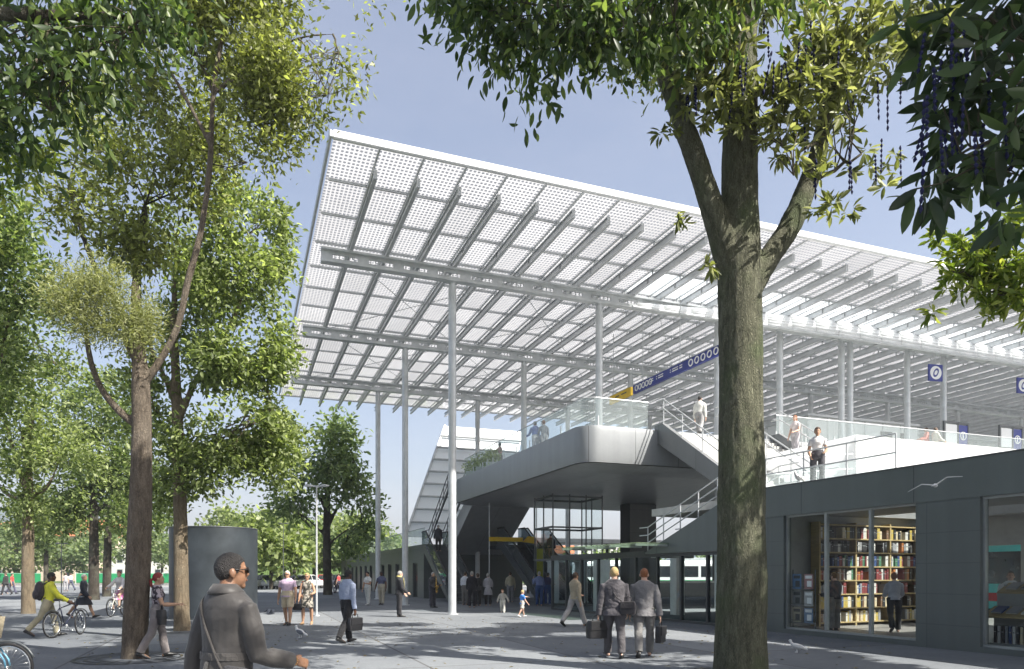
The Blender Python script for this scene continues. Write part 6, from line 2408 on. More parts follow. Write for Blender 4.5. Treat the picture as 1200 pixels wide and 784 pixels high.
# strap: from left shoulder across the back to the right hip
strap = [T_(-.060 * h, .045 * h, .275), T_(-.062 * h, -.006 * h, .302), T_(-.058 * h, -.058 * h - .012, .262), T_(-.03 * h, -.066 * h - .022, .20), T_(.012 * h, -.062 * h - .026, .12), T_(.05 * h, -.056 * h - .028, .05), T_(.085 * h, -.034 * h - .032, -.01), T_(.098 * h + .026, .0, -.04)]
P_, Q_ = [], []
m_ = len(strap)
for i in range(m_ - 1):
    p0, p1, p2, p3 = strap[max(0, i - 1)], strap[i], strap[i + 1], strap[min(m_ - 1, i + 2)]
    for k in range(6):
        t = k / 6
        P_.append(.5 * ((2 * p1) + (p2 - p0) * t + (2 * p0 - 5 * p1 + 4 * p2 - p3) * t * t + (3 * p1 - p0 - 3 * p2 + p3) * t ** 3))
g.tube(P_, .009, 8)
g.build('shoulder_strap', cloth_mat('strap webbing', (.045, .042, .04)), fm['root'], True)
g = MB()
sh_, el, wr, d2, s_ = fm['A']['R']
for k in range(14):
    a = 2 * PI * k / 14
    sd = V3((0, 1, 0)); sd = (sd - d2 * sd.dot(d2)).normalized(); up_ = d2.cross(sd)
    g.ell(wr + d2 * .012 + (sd * math.cos(a) + up_ * math.sin(a)) * .031, (.006, .006, .006), 8, 6)
g.build('bracelet', pbr('tan beads', (.4, .22, .08), .4), fm['root'], True)

# -- woman with headscarf, behind the slender trunk
w1 = person('woman in a dark red headscarf and grey trousers texting beside the slender trunk', (gr(184, 771).x, gr(184, 771).y), -62, 1.70, 'tan', ('tail', 'red'), legs=((14, 6), (-14, 14)),
            arms=((16, 12, 72, 18), (18, 12, 74, 14)), female=True, head=(0, -8), top=('tshirt', c((.35, .30, .32), pattern=True, col2=(.04, .03, .04), pscale=16)), bottom=('trousers', c((.19, .17, .165))), shoes='black', voxel=.013)
b = wpt(w1, w1['tor'](.13 * 1.7, -.02, .03))
bag('shoulder_bag', 'black shoulder bag hanging from the woman in the headscarf', (b.x + .12, b.y - .02, b.z + .10), (.26, .12, .28), M['black'], R(-50), strap=[wpt(w1, w1['tor'](-.02, .0, .325)), wpt(w1, w1['tor'](.13, .13, .2)), (b.x + .1, b.y, b.z + .02)])
# -- young man pushing a bicycle
p1 = gr(56, 746)
m1 = person('young man in a bright yellow sweater wheeling a bicycle to the right', (p1.x, p1.y), -52, 1.74, 'dark', ('short', 'black'), legs=((20, 10), (-24, 18)), arms=((30, 10, 28), (34, 8, 22)), lean=6,
            top=('sweater', c((.62, .62, .06)), .0), bottom=('trousers', c((.32, .29, .2))), shoes='black', voxel=.014)
t = thing('backpack', 'dark backpack on the young man in yellow', 'backpack', wpt(m1, m1['tor'](0, -.20, .14)), R(-52))
g = MB()
g.ell((0, 0, .03), (.17, .12, .25), 18, 12); g.build('body', cloth((.05, .045, .05)), t, True)
g = MB(); g.ell((0, -.09, -.06), (.13, .07, .13), 16, 10); g.build('pocket', cloth((.06, .055, .06)), t, True)
g = MB()
for s_ in (-1, 1):
    g.tube([(s_ * .10, .08, .2), (s_ * .11, .18, .27), (s_ * .12, .30, .20), (s_ * .14, .31, .02), (s_ * .15, .2, -.12), (s_ * .13, .06, -.16)], .018, 8)
g.build('strap', cloth((.04, .04, .045)), t, True)
# -- woman in dark coat
p1 = gr(98, 724)
person('woman in a knee length dark coat striding right behind the bicycle', (p1.x, p1.y), -80, 1.70, 'tan', ('bob', 'grey'), legs=((24, 4), (-30, 10)), arms=((-24, 14, 20), (20, 8, 20)), female=True,
       top=('coat', c((.03, .034, .045)), -.21), shoes='black', voxel=.017)
# -- distant walkers on the left
def far_person(label, px, py, head_, **kw):
    q = gr(px, py)
    kw.setdefault('voxel', .024)
    return person(label, (q.x, q.y), head_, **kw)
walk = ((20, 6), (-20, 14))
far_person('distant person in red at the left edge walking before the green tram', 14, 696, -80, H=1.7, skin='tan', hair=('short', 'black'), legs=walk, top=('tshirt', c((.4, .06, .05))), bottom=('trousers', c((.08, .08, .12))))
far_person('distant person in black at the very left edge', 7, 697, 90, H=1.78, hair=('short', 'brown'), legs=walk, top=('jacket', c((.03, .03, .03))), bottom=('trousers', c((.04, .04, .045))))
far_person('distant person in white between the lamp post and the dark coat woman', 83, 692, 80, H=1.74, hair=('short', 'brown'), legs=walk, top=('tshirt', c((.6, .6, .6))), bottom=('trousers', c((.07, .08, .12))))
far_person('distant person in pale clothes standing near the dark lamp post', 77, 693, 20, H=1.72, hair=('bob', 'brown'), top=('tshirt', c((.55, .5, .5))), bottom=('trousers', c((.3, .3, .32))), female=True)
# -- strolling couple
p1 = gr(337, 733)
m2 = person('man in a lilac polo shirt, cream shorts and sunglasses walking towards us', (p1.x, p1.y), 176, 1.76, 'tan', ('crop', 'white'), legs=((9, 4), (-8, 8)), arms=((10, 14, 14), (-6, 12, 12)), build=1.1, glasses=True,
            top=('tshirt', c((.52, .40, .52)), -.02), bottom=('shorts', c((.56, .48, .34))), shoes='black', voxel=.014)
p1 = gr(360, 732)
w2 = person('blond woman in a patterned sleeveless dress beside the man in lilac', (p1.x, p1.y), 182, 1.68, 'tan', ('bob', 'blond'), legs=((-8, 8), (10, 4)), arms=((8, 16, 70, 20), (6, 10, 10)), female=True, glasses=True,
            top=('dress', c((.36, .33, .28), pattern=True, col2=(.07, .07, .06), pscale=14), -.20, 'bare'), shoes='tan', voxel=.014)
b = wpt(w2, w2['A']['R'][2])
bag('handbag', 'small dark handbag beside the patterned dress', (b.x - .02, b.y, b.z), (.30, .10, .2), M['black'], R(10))
# -- man with the blue shirt and the black bag
p1 = gr(407, 753)
m3 = person('man in a pale blue shirt and black trousers carrying a black bag', (p1.x, p1.y), -38, 1.78, 'dark', ('crop', 'black'), legs=((12, 4), (-16, 14)), arms=((6, 10, 20), (-3, 7, 8)), build=1.05,
            top=('shirt', c((.33, .38, .50))), bottom=('trousers', c((.022, .022, .024))), shoes='black', voxel=.013)
b = wpt(m3, m3['A']['R'][2] + m3['A']['R'][3] * .09)
bag('briefcase', 'rounded black bag held by the man in a pale blue shirt', b, (.38, .13, .30), M['black'], R(-38 + 90))
# -- two men far left of the columns
far_person('man in all white clothes standing left of the grey columns', 431, 709, 150, H=1.76, skin='tan', hair=('short', 'black'), legs=((6, 4), (-6, 8)), arms=((20, 10, 80, 20), (4, 10, 12)), top=('tshirt', c((.62, .62, .60))), bottom=('trousers', c((.6, .6, .57))), shoes='white', voxel=.018)
far_person('man in a dark blue shirt and pale trousers next to the man in white', 447, 709, 170, H=1.78, skin='dark', hair=('short', 'black'), legs=((8, 4), (-8, 8)), arms=((6, 12, 14), (6, 12, 14)), top=('tshirt', c((.10, .11, .18))), bottom=('trousers', c((.42, .38, .3))), voxel=.018)
p1 = gr(468, 723)
person('man in a dark suit with a yellow scarf seen from the side', (p1.x, p1.y), -70, 1.77, 'light', ('short', 'grey'), arms=((10, 8, 30, 10), (12, 8, 40, 14)), top=('jacket', c((.028, .028, .032))), bottom=('trousers', c((.03, .03, .034))), voxel=.016)
t = thing('scarf', 'long yellow scarf round the neck of the man in the dark suit', 'scarf', (p1.x, p1.y, 0), R(-70))
g = MB()
g.ring((0, -.01, 1.50), (0, .15, 1), .075, .03, 20, 8); g.build('neck_loop', cloth((.55, .48, .18)), t, True)
g = MB(); g.loft([((.06, .14, 1.46), (.045, 0, 0), (0, .012, 0)), ((.07, .165, 1.25), (.05, 0, 0), (0, .012, 0)), ((.08, .165, .98), (.055, 0, 0), (0, .010, 0))], 12); g.build('scarf_end', cloth((.55, .48, .18)), t, True)
# -- saxophone player
p1 = gr(507, 712)
m4 = person('saxophone player in a dark jacket standing before the grey wall', (p1.x, p1.y), -130, 1.74, 'tan', ('short', 'grey'), arms=((20, 10, 70, 22), (14, 10, 60, 26)), top=('jacket', c((.05, .05, .055))), bottom=('trousers', c((.06, .06, .075))), voxel=.018)
q = wpt(m4, m4['tor'](.02, .24, .05))
t = thing('saxophone', 'golden saxophone held by the street player', 'saxophone', q, R(-130))
brass = pbr('brass', (.62, .38, .10), .28, .9)
g = MB(); g.tube([(-.10, -.12, .50), (-.04, -.05, .50), (-.02, .0, .38), (.02, .04, -.05), (.04, .07, -.22), (.07, .13, -.27), (.10, .17, -.20)], [.010, .012, .016, .030, .038, .045, .05], 12); g.build('tube', brass, t, True)
g = MB(); g.tube([(.10, .17, -.20), (.115, .19, -.08), (.125, .20, .03)], [.05, .062, .10], 16, cap=False); g.build('bell', brass, t, True)
# -- group in the shade of the deck
sh_p = [
    ('man in a white shirt at the left of the shaded group', 545, 709, -25, dict(H=1.76, hair=('short', 'brown'), arms=((6, 10, 40, 30), (6, 14, 80, 30)), top=('shirt', c((.62, .64, .68))), bottom=('trousers', c((.16, .15, .14))))),
    ('man in a black suit with his back to us in the shaded group', 553, 712, 5, dict(H=1.78, hair=('short', 'grey'), arms=((5, 8, 30, 10), (5, 8, 30, 10)), top=('jacket', c((.022, .022, .026))), bottom=('trousers', c((.025, .025, .03))))),
    ('woman in dark grey behind the man in the black suit', 560, 710, 40, dict(H=1.68, hair=('bob', 'brown'), arms=((10, 10, 60, 20), (10, 10, 60, 20)), top=('jacket', c((.05, .05, .05))), bottom=('trousers', c((.04, .04, .04))), female=True)),
    ('woman in a pale grey knee length coat with her back to us', 572, 710, 0, dict(H=1.68, hair=('bob', 'grey'), arms=((12, 8, 60, 18), (12, 8, 60, 18)), top=('coat', c((.36, .35, .37)), -.2), bottom=('trousers', c((.03, .03, .03))), female=True)),
    ('man in a beige sweater and grey trousers below the olive banner', 598, 706, 8, dict(H=1.76, hair=('short', 'brown'), arms=((6, 10, 50, 20), (6, 10, 14)), top=('sweater', c((.42, .38, .27))), bottom=('trousers', c((.22, .22, .23))))),
    ('man in a blue checked shirt and jeans holding a phone to his ear', 632, 710, 4, dict(H=1.78, hair=('short', 'grey'), arms=((30, 16, 125, 10), (4, 8, 12)), top=('shirt', c((.16, .2, .36))), bottom=('trousers', c((.035, .07, .18))))),
    ('dark haired man in a navy shirt and jeans beside the checked shirt', 642, 710, -28, dict(H=1.72, hair=('short', 'black'), arms=((6, 10, 12), (18, 10, 80, 14)), skin='tan', top=('tshirt', c((.03, .03, .08))), bottom=('trousers', c((.03, .055, .15))))),
]
for lb, px, py, hd_, kw in sh_p:
    far_person(lb, px, py, hd_, voxel=.018, **kw)
# -- children
p1 = gr(589, 718)
person('small red haired child in pale clothes trotting with arms out', (p1.x, p1.y), 178, .98, 'light', ('bob', 'auburn'), legs=((20, 14), (-14, 24)), arms=((6, 34, 12), (-10, 26, 12)), child=True, top=('sweater', c((.34, .33, .30))), bottom=('trousers', c((.5, .49, .44))), shoes='white', voxel=.013)
p1 = gr(612, 723)
person('small blond child in a bright blue shirt pointing to the right', (p1.x, p1.y), -60, 1.02, 'light', ('crop', 'blond'), legs=((18, 10), (-16, 14)), arms=((80, 10, 8), (20, 10, 20)), child=True, top=('tshirt', c((.06, .22, .62)), -.04), bottom=('shorts', c((.5, .47, .42))), shoes='white', voxel=.013)
# -- walking man in a beige jacket
p1 = gr(674, 734)
person('man in a beige jacket and pale trousers walking towards the right', (p1.x, p1.y), -52, 1.77, 'tan', ('short', 'brown'), legs=((-24, 16), (24, 4)), arms=((24, 10, 50, 16), (-12, 8, 20)), top=('jacket', c((.36, .31, .22)), -.02), bottom=('trousers', c((.36, .35, .34))), shoes='black', voxel=.014)
# -- two businessmen
p1 = gr(720, 771)
bm1 = person('fair haired businessman in a dark grey suit walking away, two bags', (p1.x, p1.y), 0, 1.80, 'light', ('short', 'blond'), legs=((13, 3), (-9, 10)), arms=((-4, 12, 10), (8, 9, 24)), build=1.08, top=('jacket', c((.085, .08, .088), var=.08), -.075), bottom=('trousers', c((.085, .08, .085))), shoes='black', voxel=.012)
b = wpt(bm1, bm1['A']['L'][2] + bm1['A']['L'][3] * .09)
bag('briefcase', 'large soft black bag in the left hand of the fair haired businessman', (b.x - .02, b.y, b.z + .09), (.42, .17, .34), M['black'], R(25))
b = wpt(bm1, bm1['tor'](.10 * 1.8, -.13, -.02))
bag('shoulder_bag', 'dark shoulder bag on the hip of the fair haired businessman', (b.x + .05, b.y - .04, b.z + .28), (.30, .12, .24), cloth_mat('dark canvas', (.05, .047, .05)), R(-14), strap=[wpt(bm1, bm1['tor'](-.12, .0, .30)), wpt(bm1, bm1['tor'](-.11, -.10, .24)), wpt(bm1, bm1['tor'](.02, -.165, .12)), (b.x + .02, b.y - .02, b.z + .13)])
p1 = gr(755, 770)
bm2 = person('brown haired businessman in a mid grey suit walking away on the right', (p1.x, p1.y), -10, 1.79, 'light', ('crop', 'auburn'), legs=((-15, 12), (15, 2)), arms=((6, 9, 14), (-5, 12, 8)), build=1.05, head=(-10, 0), top=('jacket', c((.21, .205, .21), var=.08), -.075), bottom=('trousers', c((.20, .195, .19))), shoes='black', voxel=.012)
b = wpt(bm2, bm2['A']['R'][2] + bm2['A']['R'][3] * .09)
bag('briefcase', 'stiff black briefcase in the right hand of the brown haired businessman', b, (.40, .12, .32), M['black'], R(62))
# -- people in the bookshop
G2 = 'people in the bookshop'
bw = at(978, 738, 18.9)
person('man in a navy waistcoat reading before the bookcase inside the shop', (bw.x, bw.y), 20, 1.60, 'light', ('short', 'brown'), arms=((14, 8, 70, 16), (14, 8, 70, 16)), top=('sweater', c((.035, .04, .055))), bottom=('trousers', c((.16, .155, .14))), z=.1, voxel=.015, group=G2)
bw = at(1048, 740, 18.4)
person('woman in a pale striped top browsing the shelves inside the shop', (bw.x, bw.y), -18, 1.60, 'light', ('bob', 'auburn'), legs=((-14, 20), (6, 2)), arms=((20, 10, 60, 16), (20, 10, 60, 10)), top=('sweater', c((.36, .37, .42))), bottom=('trousers', c((.028, .028, .03))), female=True, z=.1, voxel=.015, group=G2)
bw = sh(2.1, 1.5, .1)
person('shopper in a white shirt behind the slanted book table', (bw.x, bw.y), 150, 1.62, 'light', ('short', 'brown'), arms=((24, 8, 50, 14), (24, 8, 50, 14)), head=(0, -14), top=('shirt', c((.66, .66, .66))), bottom=('trousers', c((.2, .2, .22))), z=.1, voxel=.015, group=G2)
# -- people on the concourse and stairs
G3 = 'people on the concourse'
def deck_person(label, px, Y, hd_, z_, **kw):
    kw.setdefault('voxel', .02)
    return person(label, ((px - CX) / F * Y, Y), hd_, z=z_, group=G3, **kw)
deck_person('man in a blue shirt leaning at the glass edge of the concourse', 628, 33.2, 20, SLAB_T + .01, H=1.76, hair=('short', 'brown'), lean=10, arms=((30, 10, 50), (30, 10, 50)), top=('shirt', c((.2, .25, .5))), bottom=('trousers', c((.5, .5, .52))))
deck_person('woman in grey white leaning beside the man in blue on the concourse', 637.5, 33.0, 10, SLAB_T + .01, H=1.76, hair=('short', 'auburn'), lean=6, arms=((30, 10, 50), (20, 10, 40)), top=('shirt', c((.42, .42, .44))), bottom=('trousers', c((.36, .36, .38))), female=True)
deck_person('woman standing among the planters at the far corner of the concourse', 586, 38.5, 60, SLAB_T + .01, H=1.72, skin='brown', hair=('bob', 'black'), arms=((40, 10, 90), (10, 10, 20)), top=('tshirt', c((.3, .15, .1))), bottom=('trousers', c((.12, .1, .1))), female=True)
deck_person('man in white walking along the concourse at the head of the stair', 820, 28.4, -30, SLAB_T + .01, H=1.76, hair=('short', 'black'), legs=walk, arms=((10, 8, 20), (-10, 8, 12)), top=('shirt', c((.66, .66, .62))), bottom=('trousers', c((.3, .3, .3))))
uu = (.9355, .3534)
deck_person('red haired woman in white high on the roof stair', 932, 27.75, 120, 6.18, H=1.68, hair=('long', 'auburn'), legs=((6, 4), (-6, 8)), arms=((10, 8, 60, 12), (6, 8, 14)), top=('tshirt', c((.62, .56, .55))), bottom=('trousers', c((.45, .43, .45))), female=True)
deck_person('woman in a white blouse and dark skirt on the shop roof, left of frosted glass', 958, 19.3, 160, 3.91, H=1.74, skin='tan', hair=('bob', 'brown'), arms=((10, 10, 60, 18), (6, 10, 40, 14)), top=('tshirt', c((.66, .63, .62))), bottom=('trousers', c((.08, .08, .09))), female=True, voxel=.015)
deck_person('woman in salmon pink at the railing of the concourse far right', 1086, 34.3, 80, SLAB_T + .01, H=1.66, hair=('short', 'brown'), skin='tan', arms=((30, 10, 60), (30, 10, 60)), top=('shirt', c((.6, .2, .16))), bottom=('trousers', c((.4, .15, .12))), female=True)
deck_person('person in a cream top next to the woman in salmon pink', 1096, 34.0, -80, SLAB_T + .01, H=1.60, hair=('bob', 'brown'), skin='tan', arms=((30, 10, 60), (20, 10, 40)), top=('shirt', c((.62, .56, .48))), bottom=('trousers', c((.5, .45, .4))))
# riders on the escalators
q = uv(14.75, 14.05 + 3.9, 3.9 * math.tan(R(30)) + .06)
person('person in dark clothes riding up the rightmost escalator', (q.x, q.y), ALPHA * 180 / PI, 1.74, 'tan', ('short', 'black'), top=('jacket', c((.03, .03, .06))), bottom=('trousers', c((.3, .2, .16))), z=q.z, voxel=.02, group='people on the escalators')
q = uv(9.0, 17.2 + 5.2, LPZ - .3)
person('man in a dark jacket riding up the left escalator', (q.x, q.y), ALPHA * 180 / PI, 1.74, 'light', ('short', 'grey'), top=('jacket', c((.05, .05, .06))), bottom=('trousers', c((.05, .05, .05))), z=q.z, voxel=.02, group='people on the escalators')

# ------------------------------------------------------------------ bicycles
def bicycle(label, pos, rz, frame_mat, steer=0.0, lean=0.0, basket=False, group='bicycles'):
    t = thing('bicycle', label, 'bicycle', (pos[0], pos[1], 0), rz, group)
    t.rotation_euler = (0, R(lean), rz)
    rw, wb = .335, 1.04                                 # along +y
    def wheel(yc, rot=0.0, r=rw):
        e = thing('wheel', None, None); e.parent = t
        g = MB(); g.ring((0, 0, 0), (1, 0, 0), r - .02, .019, 44, 10); ty = g.build('tyre', M['rubber'], t, True)
        g = MB(); g.ring((0, 0, 0), (1, 0, 0), r - .048, .011, 44, 8)
        g.tube([(-.05, 0, 0), (.05, 0, 0)], .018, 10)
        for k in range(28):
            a = 2 * PI * k / 28
            sgn_ = .035 if k % 2 else -.035
            g.tube([(sgn_, math.cos(a + .5) * .018, math.sin(a + .5) * .018), (0, math.cos(a) * (r - .05), math.sin(a) * (r - .05))], .0016, 4)
        rm = g.build('rim', M['chrome'], t, True)
        bpy.data.objects.remove(e)
        wroot = ty; wroot.name = 'wheel'
        rm.parent = wroot
        wroot.location = (0, yc, r); wroot.rotation_euler = (0, 0, rot)
        return wroot
    wheel(0); wheel(wb, steer)
    g = MB()
    bb = V3((0, .44, .29)); seat_t = V3((0, .27, .80)); head_t = V3((0, .83, .86)); head_b = V3((0, .86, .70)); ra = V3((0, 0, rw)); fa = V3((0, wb, rw))
    g.tube([bb, seat_t], .016, 10); g.tube([bb, head_b], .019, 10); g.tube([seat_t - V3((0, -.02, .06)), head_t], .016, 10); g.tube([head_b, head_t], .021, 10)
    for s in (-1, 1):
        g.tube([bb + V3((s * .03, 0, 0)), ra + V3((s * .06, 0, 0))], .010, 8); g.tube([seat_t - V3((0, 0, .04)), V3((s * .035, .17, .60)), ra + V3((s * .06, 0, 0))], .009, 8)
    g.build('frame', frame_mat, t, True)
    g = MB()
    fd = V3((math.sin(-steer), math.cos(steer), 0))
    for s in (-1, 1):
        g.tube([head_b + V3((s * .045, 0, -.02)), V3((s * .05, wb - .02, rw + .1)), fa + V3((s * .05, 0, 0))], .012, 8)
    g.tube([head_b - V3((.05, 0, .02)), head_b + V3((.05, 0, -.02))], .015, 8)
    g.build('fork', frame_mat, t, True)
    g = MB(); g.tube([head_t, head_t + V3((0, .0, .10)), head_t + V3((0, .06, .14))], .014, 8)
    g.tube([head_t + V3((-.29, -.06, .16)), head_t + V3((-.20, .05, .15)), head_t + V3((0, .06, .14)), head_t + V3((.20, .05, .15)), head_t + V3((.29, -.06, .16))], .012, 8)
    g.build('handlebar', M['chrome'], t, True)
    g = MB()
    for s in (-1, 1):
        g.tube([head_t + V3((s * .25, -.02, .157)), head_t + V3((s * .31, -.085, .16))], .017, 8)
    g.build('grip', M['rubber'], t, True)
    g = MB(); g.tube([seat_t, seat_t + V3((0, -.02, .12))], .013, 8); g.build('seat_post', M['chrome'], t, True)
    g = MB(); st_ = seat_t + V3((0, -.03, .14))
    g.loft([(st_ + V3((0, -.13, 0)), (.05, 0, 0), (0, 0, .02)), (st_ + V3((0, -.10, .01)), (.085, 0, 0), (0, 0, .03)), (st_ + V3((0, 0, .01)), (.06, 0, 0), (0, 0, .025)), (st_ + V3((0, .13, .0)), (.022, 0, 0), (0, 0, .02))], 14)
    g.build('saddle', M['black'], t, True)
    g = MB(); g.ring(bb, (1, 0, 0), .085, .006, 28, 6); g.tube([bb + V3((-.07, 0, 0)), bb + V3((.07, 0, 0))], .014, 8)
    g.tube([bb + V3((.07, 0, 0)), bb + V3((.075, .10, -.13))], .010, 6); g.tube([bb + V3((-.07, 0, 0)), bb + V3((-.075, -.10, .13))], .010, 6)
    g.cbox(bb + V3((.12, .10, -.13)), (.09, .06, .02)); g.cbox(bb + V3((-.12, -.10, .13)), (.09, .06, .02))
    g.tube([bb + V3((.05, 0, .085)), ra + V3((.05, 0, .03))], .004, 4); g.tube([bb + V3((.05, 0, -.085)), ra + V3((.05, 0, -.03))], .004, 4)
    g.build('crank', M['chrome'], t, True)
    g = MB()
    for yc in (0, wb):
        pts = [(0, yc + math.cos(a) * (rw + .02), rw + math.sin(a) * (rw + .02)) for a in [R(20 + 130 * k / 12) for k in range(13)]]
        g.tube(pts, .016, 6)
    g.build('mudguard', M['steel_dark'], t, True)
    if basket:
        wk = pbr('wicker', (.42, .36, .25), .8, var=.3, vscale=40, bump=.8, bscale=90)
        g = MB()
        pts, fc = [], []
        for zt, k in ((0, .8), (.3, 1.0), (.3, .94), (.015, .75)):
            for x, y in ((-1, -1), (1, -1), (1, 1), (-1, 1)):
                pts.append((x * .19 * k, wb - .30 + y * .16 * k, .72 + zt))
        for i in range(3):
            for j in range(4):
                fc.append((i * 4 + j, i * 4 + (j + 1) % 4, (i + 1) * 4 + (j + 1) % 4, (i + 1) * 4 + j))
        fc += [(3, 2, 1, 0), (12, 13, 14, 15)]
        g.add(pts, fc); g.build('basket', wk, t)
    return t
# wheeled by the young man, on his right side
bp = gr(80, 746)
bicycle('dark bicycle wheeled by the young man in yellow', (bp.x - .12, bp.y - .45), R(-4), pbr('dark blue bike paint', (.02, .025, .05), .35), .25)
bp = gr(136, 722)
bicycle('bicycle ridden towards us by the woman in a pink skirt', (bp.x + .03, bp.y + .5), R(184), pbr('pale bike paint', (.5, .5, .45), .35), 0)
person('woman with red hair, white top and pink skirt riding a bicycle towards us', (bp.x + .02, bp.y + .27), 184, 1.66, 'light', ('bob', 'red'), legs=((62, 66), (40, 30)), arms=((46, 12, 22), (46, 12, 22)), lean=10, female=True,
       top=('sweater', c((.6, .58, .58))), bottom=('skirt', c((.5, .16, .34), pattern=True, col2=(.55, .45, .5), pscale=9), .22), seat=.98, voxel=.017)
bicycle('bicycle with a grey front wheel and basket cut by the left edge', (-7.95, 9.62), R(-84), pbr('sky blue bike paint', (.12, .32, .45), .35), 0.0, 0, True)
bl_ = thing('blanket_roll', 'cream cloth bundle lying in the bicycle basket at the left edge', 'bundle', (-7.22, 9.58, 1.0), 0)
g = MB(); g.ell((0, 0, .10), (.18, .17, .12), 18, 10); g.ell((.05, .02, .14), (.12, .1, .1), 14, 8); me = fuse(g, .014, 2)
obj('cloth', me, cloth((.58, .52, .40)), bl_, True)
# ------------------------------------------------------------------ birds
def bird_standing(label, pos, rz, col, col2, s=1.0):
    t = thing('pigeon', label, 'bird', pos, rz, 'birds on the plaza')
    g = MB()
    g.ell((0, 0, .13), (.055, .11, .062), 14, 10, Matrix.Rotation(R(18), 3, 'X'))
    g.tube([(0, .07, .16), (0, .11, .20), (0, .12, .23)], [.042, .03, .026], 10, round_end=True)
    g.ell((0, .125, .245), (.026, .032, .027), 12, 8)
    g.tube([(0, -.09, .11), (0, -.17, .08), (0, -.2, .07)], [.035, .025, .018], 8)
    g.tube([(0, .15, .243), (0, .175, .236)], [.009, .003], 6)
    for sx_ in (-1, 1):
        g.tube([(sx_ * .025, 0, .08), (sx_ * .025, .005, .012)], [.011, .009], 6)
        g.tube([(sx_ * .025, -.015, .012), (sx_ * .028, .04, .011)], .0095, 6)
    o = obj('body', fuse(g, .0065, 2, .5), col, t, True)
    for sx_ in (-1, 1):
        g = MB(); g.ell((sx_ * .05, -.03, .135), (.014, .11, .042), 12, 8, Matrix.Rotation(R(14), 3, 'X')); g.build('wing', col2, t, True)
    t.scale = (s, s, s)
    return t


def bird_flying(label, pos, rz, col, s=1.0, flap=18):
    t = thing('flying_bird', label, 'bird', pos, rz, 'birds in flight')
    g = MB()
    g.ell((0, 0, 0), (.05, .17, .05), 14, 10)
    g.ell((0, .18, .015), (.03, .04, .03), 10, 8)
    g.tube([(0, .21, .012), (0, .24, .005)], [.010, .003], 6)
    g.loft([((0, -.13, 0), (.04, 0, 0), (0, 0, .02)), ((0, -.28, .0), (.07, 0, 0), (0, 0, .008))], 10)
    for sx_ in (-1, 1):
        a, b = R(flap), R(-flap * .7)
        p0 = Vector((sx_ * .03, .03, .02)); p1 = p0 + Vector((sx_ * math.cos(a) * .25, .03, math.sin(a) * .25)); p2 = p1 + Vector((sx_ * math.cos(b) * .32, -.10, math.sin(b) * .32))
        g.loft([(p0, (0, .09, 0), (0, 0, .018)), (p1, (0, .085, 0), (0, 0, .012)), (p2, (0, .02, 0), (0, 0, .006))], 10)
    obj('body', fuse(g, .009, 1, .4), col, t, True)
    t.scale = (s, s, s)
    return t
pg = pbr('pigeon grey', (.16, .17, .19), .6, var=.3, vscale=30)
pw = pbr('bird white', (.68, .68, .67), .6, var=.1)
p1 = gr(352, 748)
bird_standing('grey white pigeon standing before the strolling couple', (p1.x, p1.y, 0), R(60), pw, pg, 1.2)
p1 = gr(934, 765)
bird_standing('pale pigeon standing on the sunlit strip before the shop', (p1.x, p1.y, 0), R(70), pw, pw, 1.0)
bird_flying('dark pigeon flying low beside the steel drum', tuple(at(316, 719, 15.0)), R(-50), pg, .5, 40)
bird_flying('white gull gliding in front of the dark shop fascia', tuple(at(1096, 569, 13.2)), R(-38), pw, .8, 22).rotation_euler = (R(6), R(-14), R(-38))
p1 = sh(.16, 5.75, 4.036)
bird_standing('white bird perched on the coping of the dark shop building', (p1.x, p1.y, p1.z), R(120), pw, pw, 1.2)

# ------------------------------------------------------------------ trams, train and cars
def tram(name, label, pos, rz, L_, body, h=3.1, w=2.5, stripe=None, cat='tram'):
    t = thing(name, label, cat, pos, rz)
    g = MB()
    prof = [(-w / 2, .35), (w / 2, .35), (w / 2, h - .35), (w / 2 - .3, h), (-w / 2 + .3, h), (-w / 2, h - .35)]
    g.prism(prof, (0, 1, 0), (0, 0, 1), (-L_ / 2, 0, 0), (L_, 0, 0))
    g.build('body', body, t)
    g = MB(); g.box((-L_ / 2 + .4, -w / 2 + .1, .1), (L_ / 2 - .4, w / 2 - .1, .345)); g.build('underframe', M['rubber'], t)
    n = int(L_ / 2.6)
    for k in range(n):
        x = -L_ / 2 + .7 + k * (L_ - 1.2) / n
        for s in (-1, 1):
            if k % 4 == 2:
                g = MB(); g.box((x, s * (w / 2 + .012) - .01, .45), (x + 1.3, s * (w / 2 + .012) + .01, h - .5)); d = g.build('door', body if stripe is None else stripe, t)
                g = MB()
                for q in (0, 1):
                    g.box((x + .1 + q * .6, s * (w / 2 + .03) - .006, 1.1), (x + .6 + q * .6, s * (w / 2 + .03) + .006, h - .65))
                g.build('pane', M['veh_glass'], d)
            else:
                g = MB(); g.bbox((x, s * (w / 2 + .008) - .012, 1.25), (x + (L_ - 1.2) / n - .3, s * (w / 2 + .008) + .012, h - .6), .004); g.build('window', M['veh_glass'], t)
    for s in (-1, 1):
        g = MB(); g.box((s * L_ / 2 - .015, -w / 2 + .25, 1.2), (s * L_ / 2 + .015, w / 2 - .25, h - .55)); g.build('windscreen', M['veh_glass'], t)
        for y in (-.8, .8):
            g = MB(); g.ell((s * L_ / 2, y, .85), (.05, .12, .1), 10, 8); g.build('headlight', M['sign_white'], t, True)
    if stripe is not None:
        g = MB()
        for s in (-1, 1):
            g.box((-L_ / 2 + .02, s * (w / 2 + .004) - .003, .62), (L_ / 2 - .02, s * (w / 2 + .004) + .003, .92))
        g.build('stripe', stripe, t)
    g = MB(); g.bbox((-L_ * .3, -.8, h), (-L_ * .1, .8, h + .3), .05); g.bbox((L_ * .1, -.8, h), (L_ * .3, .8, h + .3), .05); g.build('roof_unit', M['steel'], t)
    return t
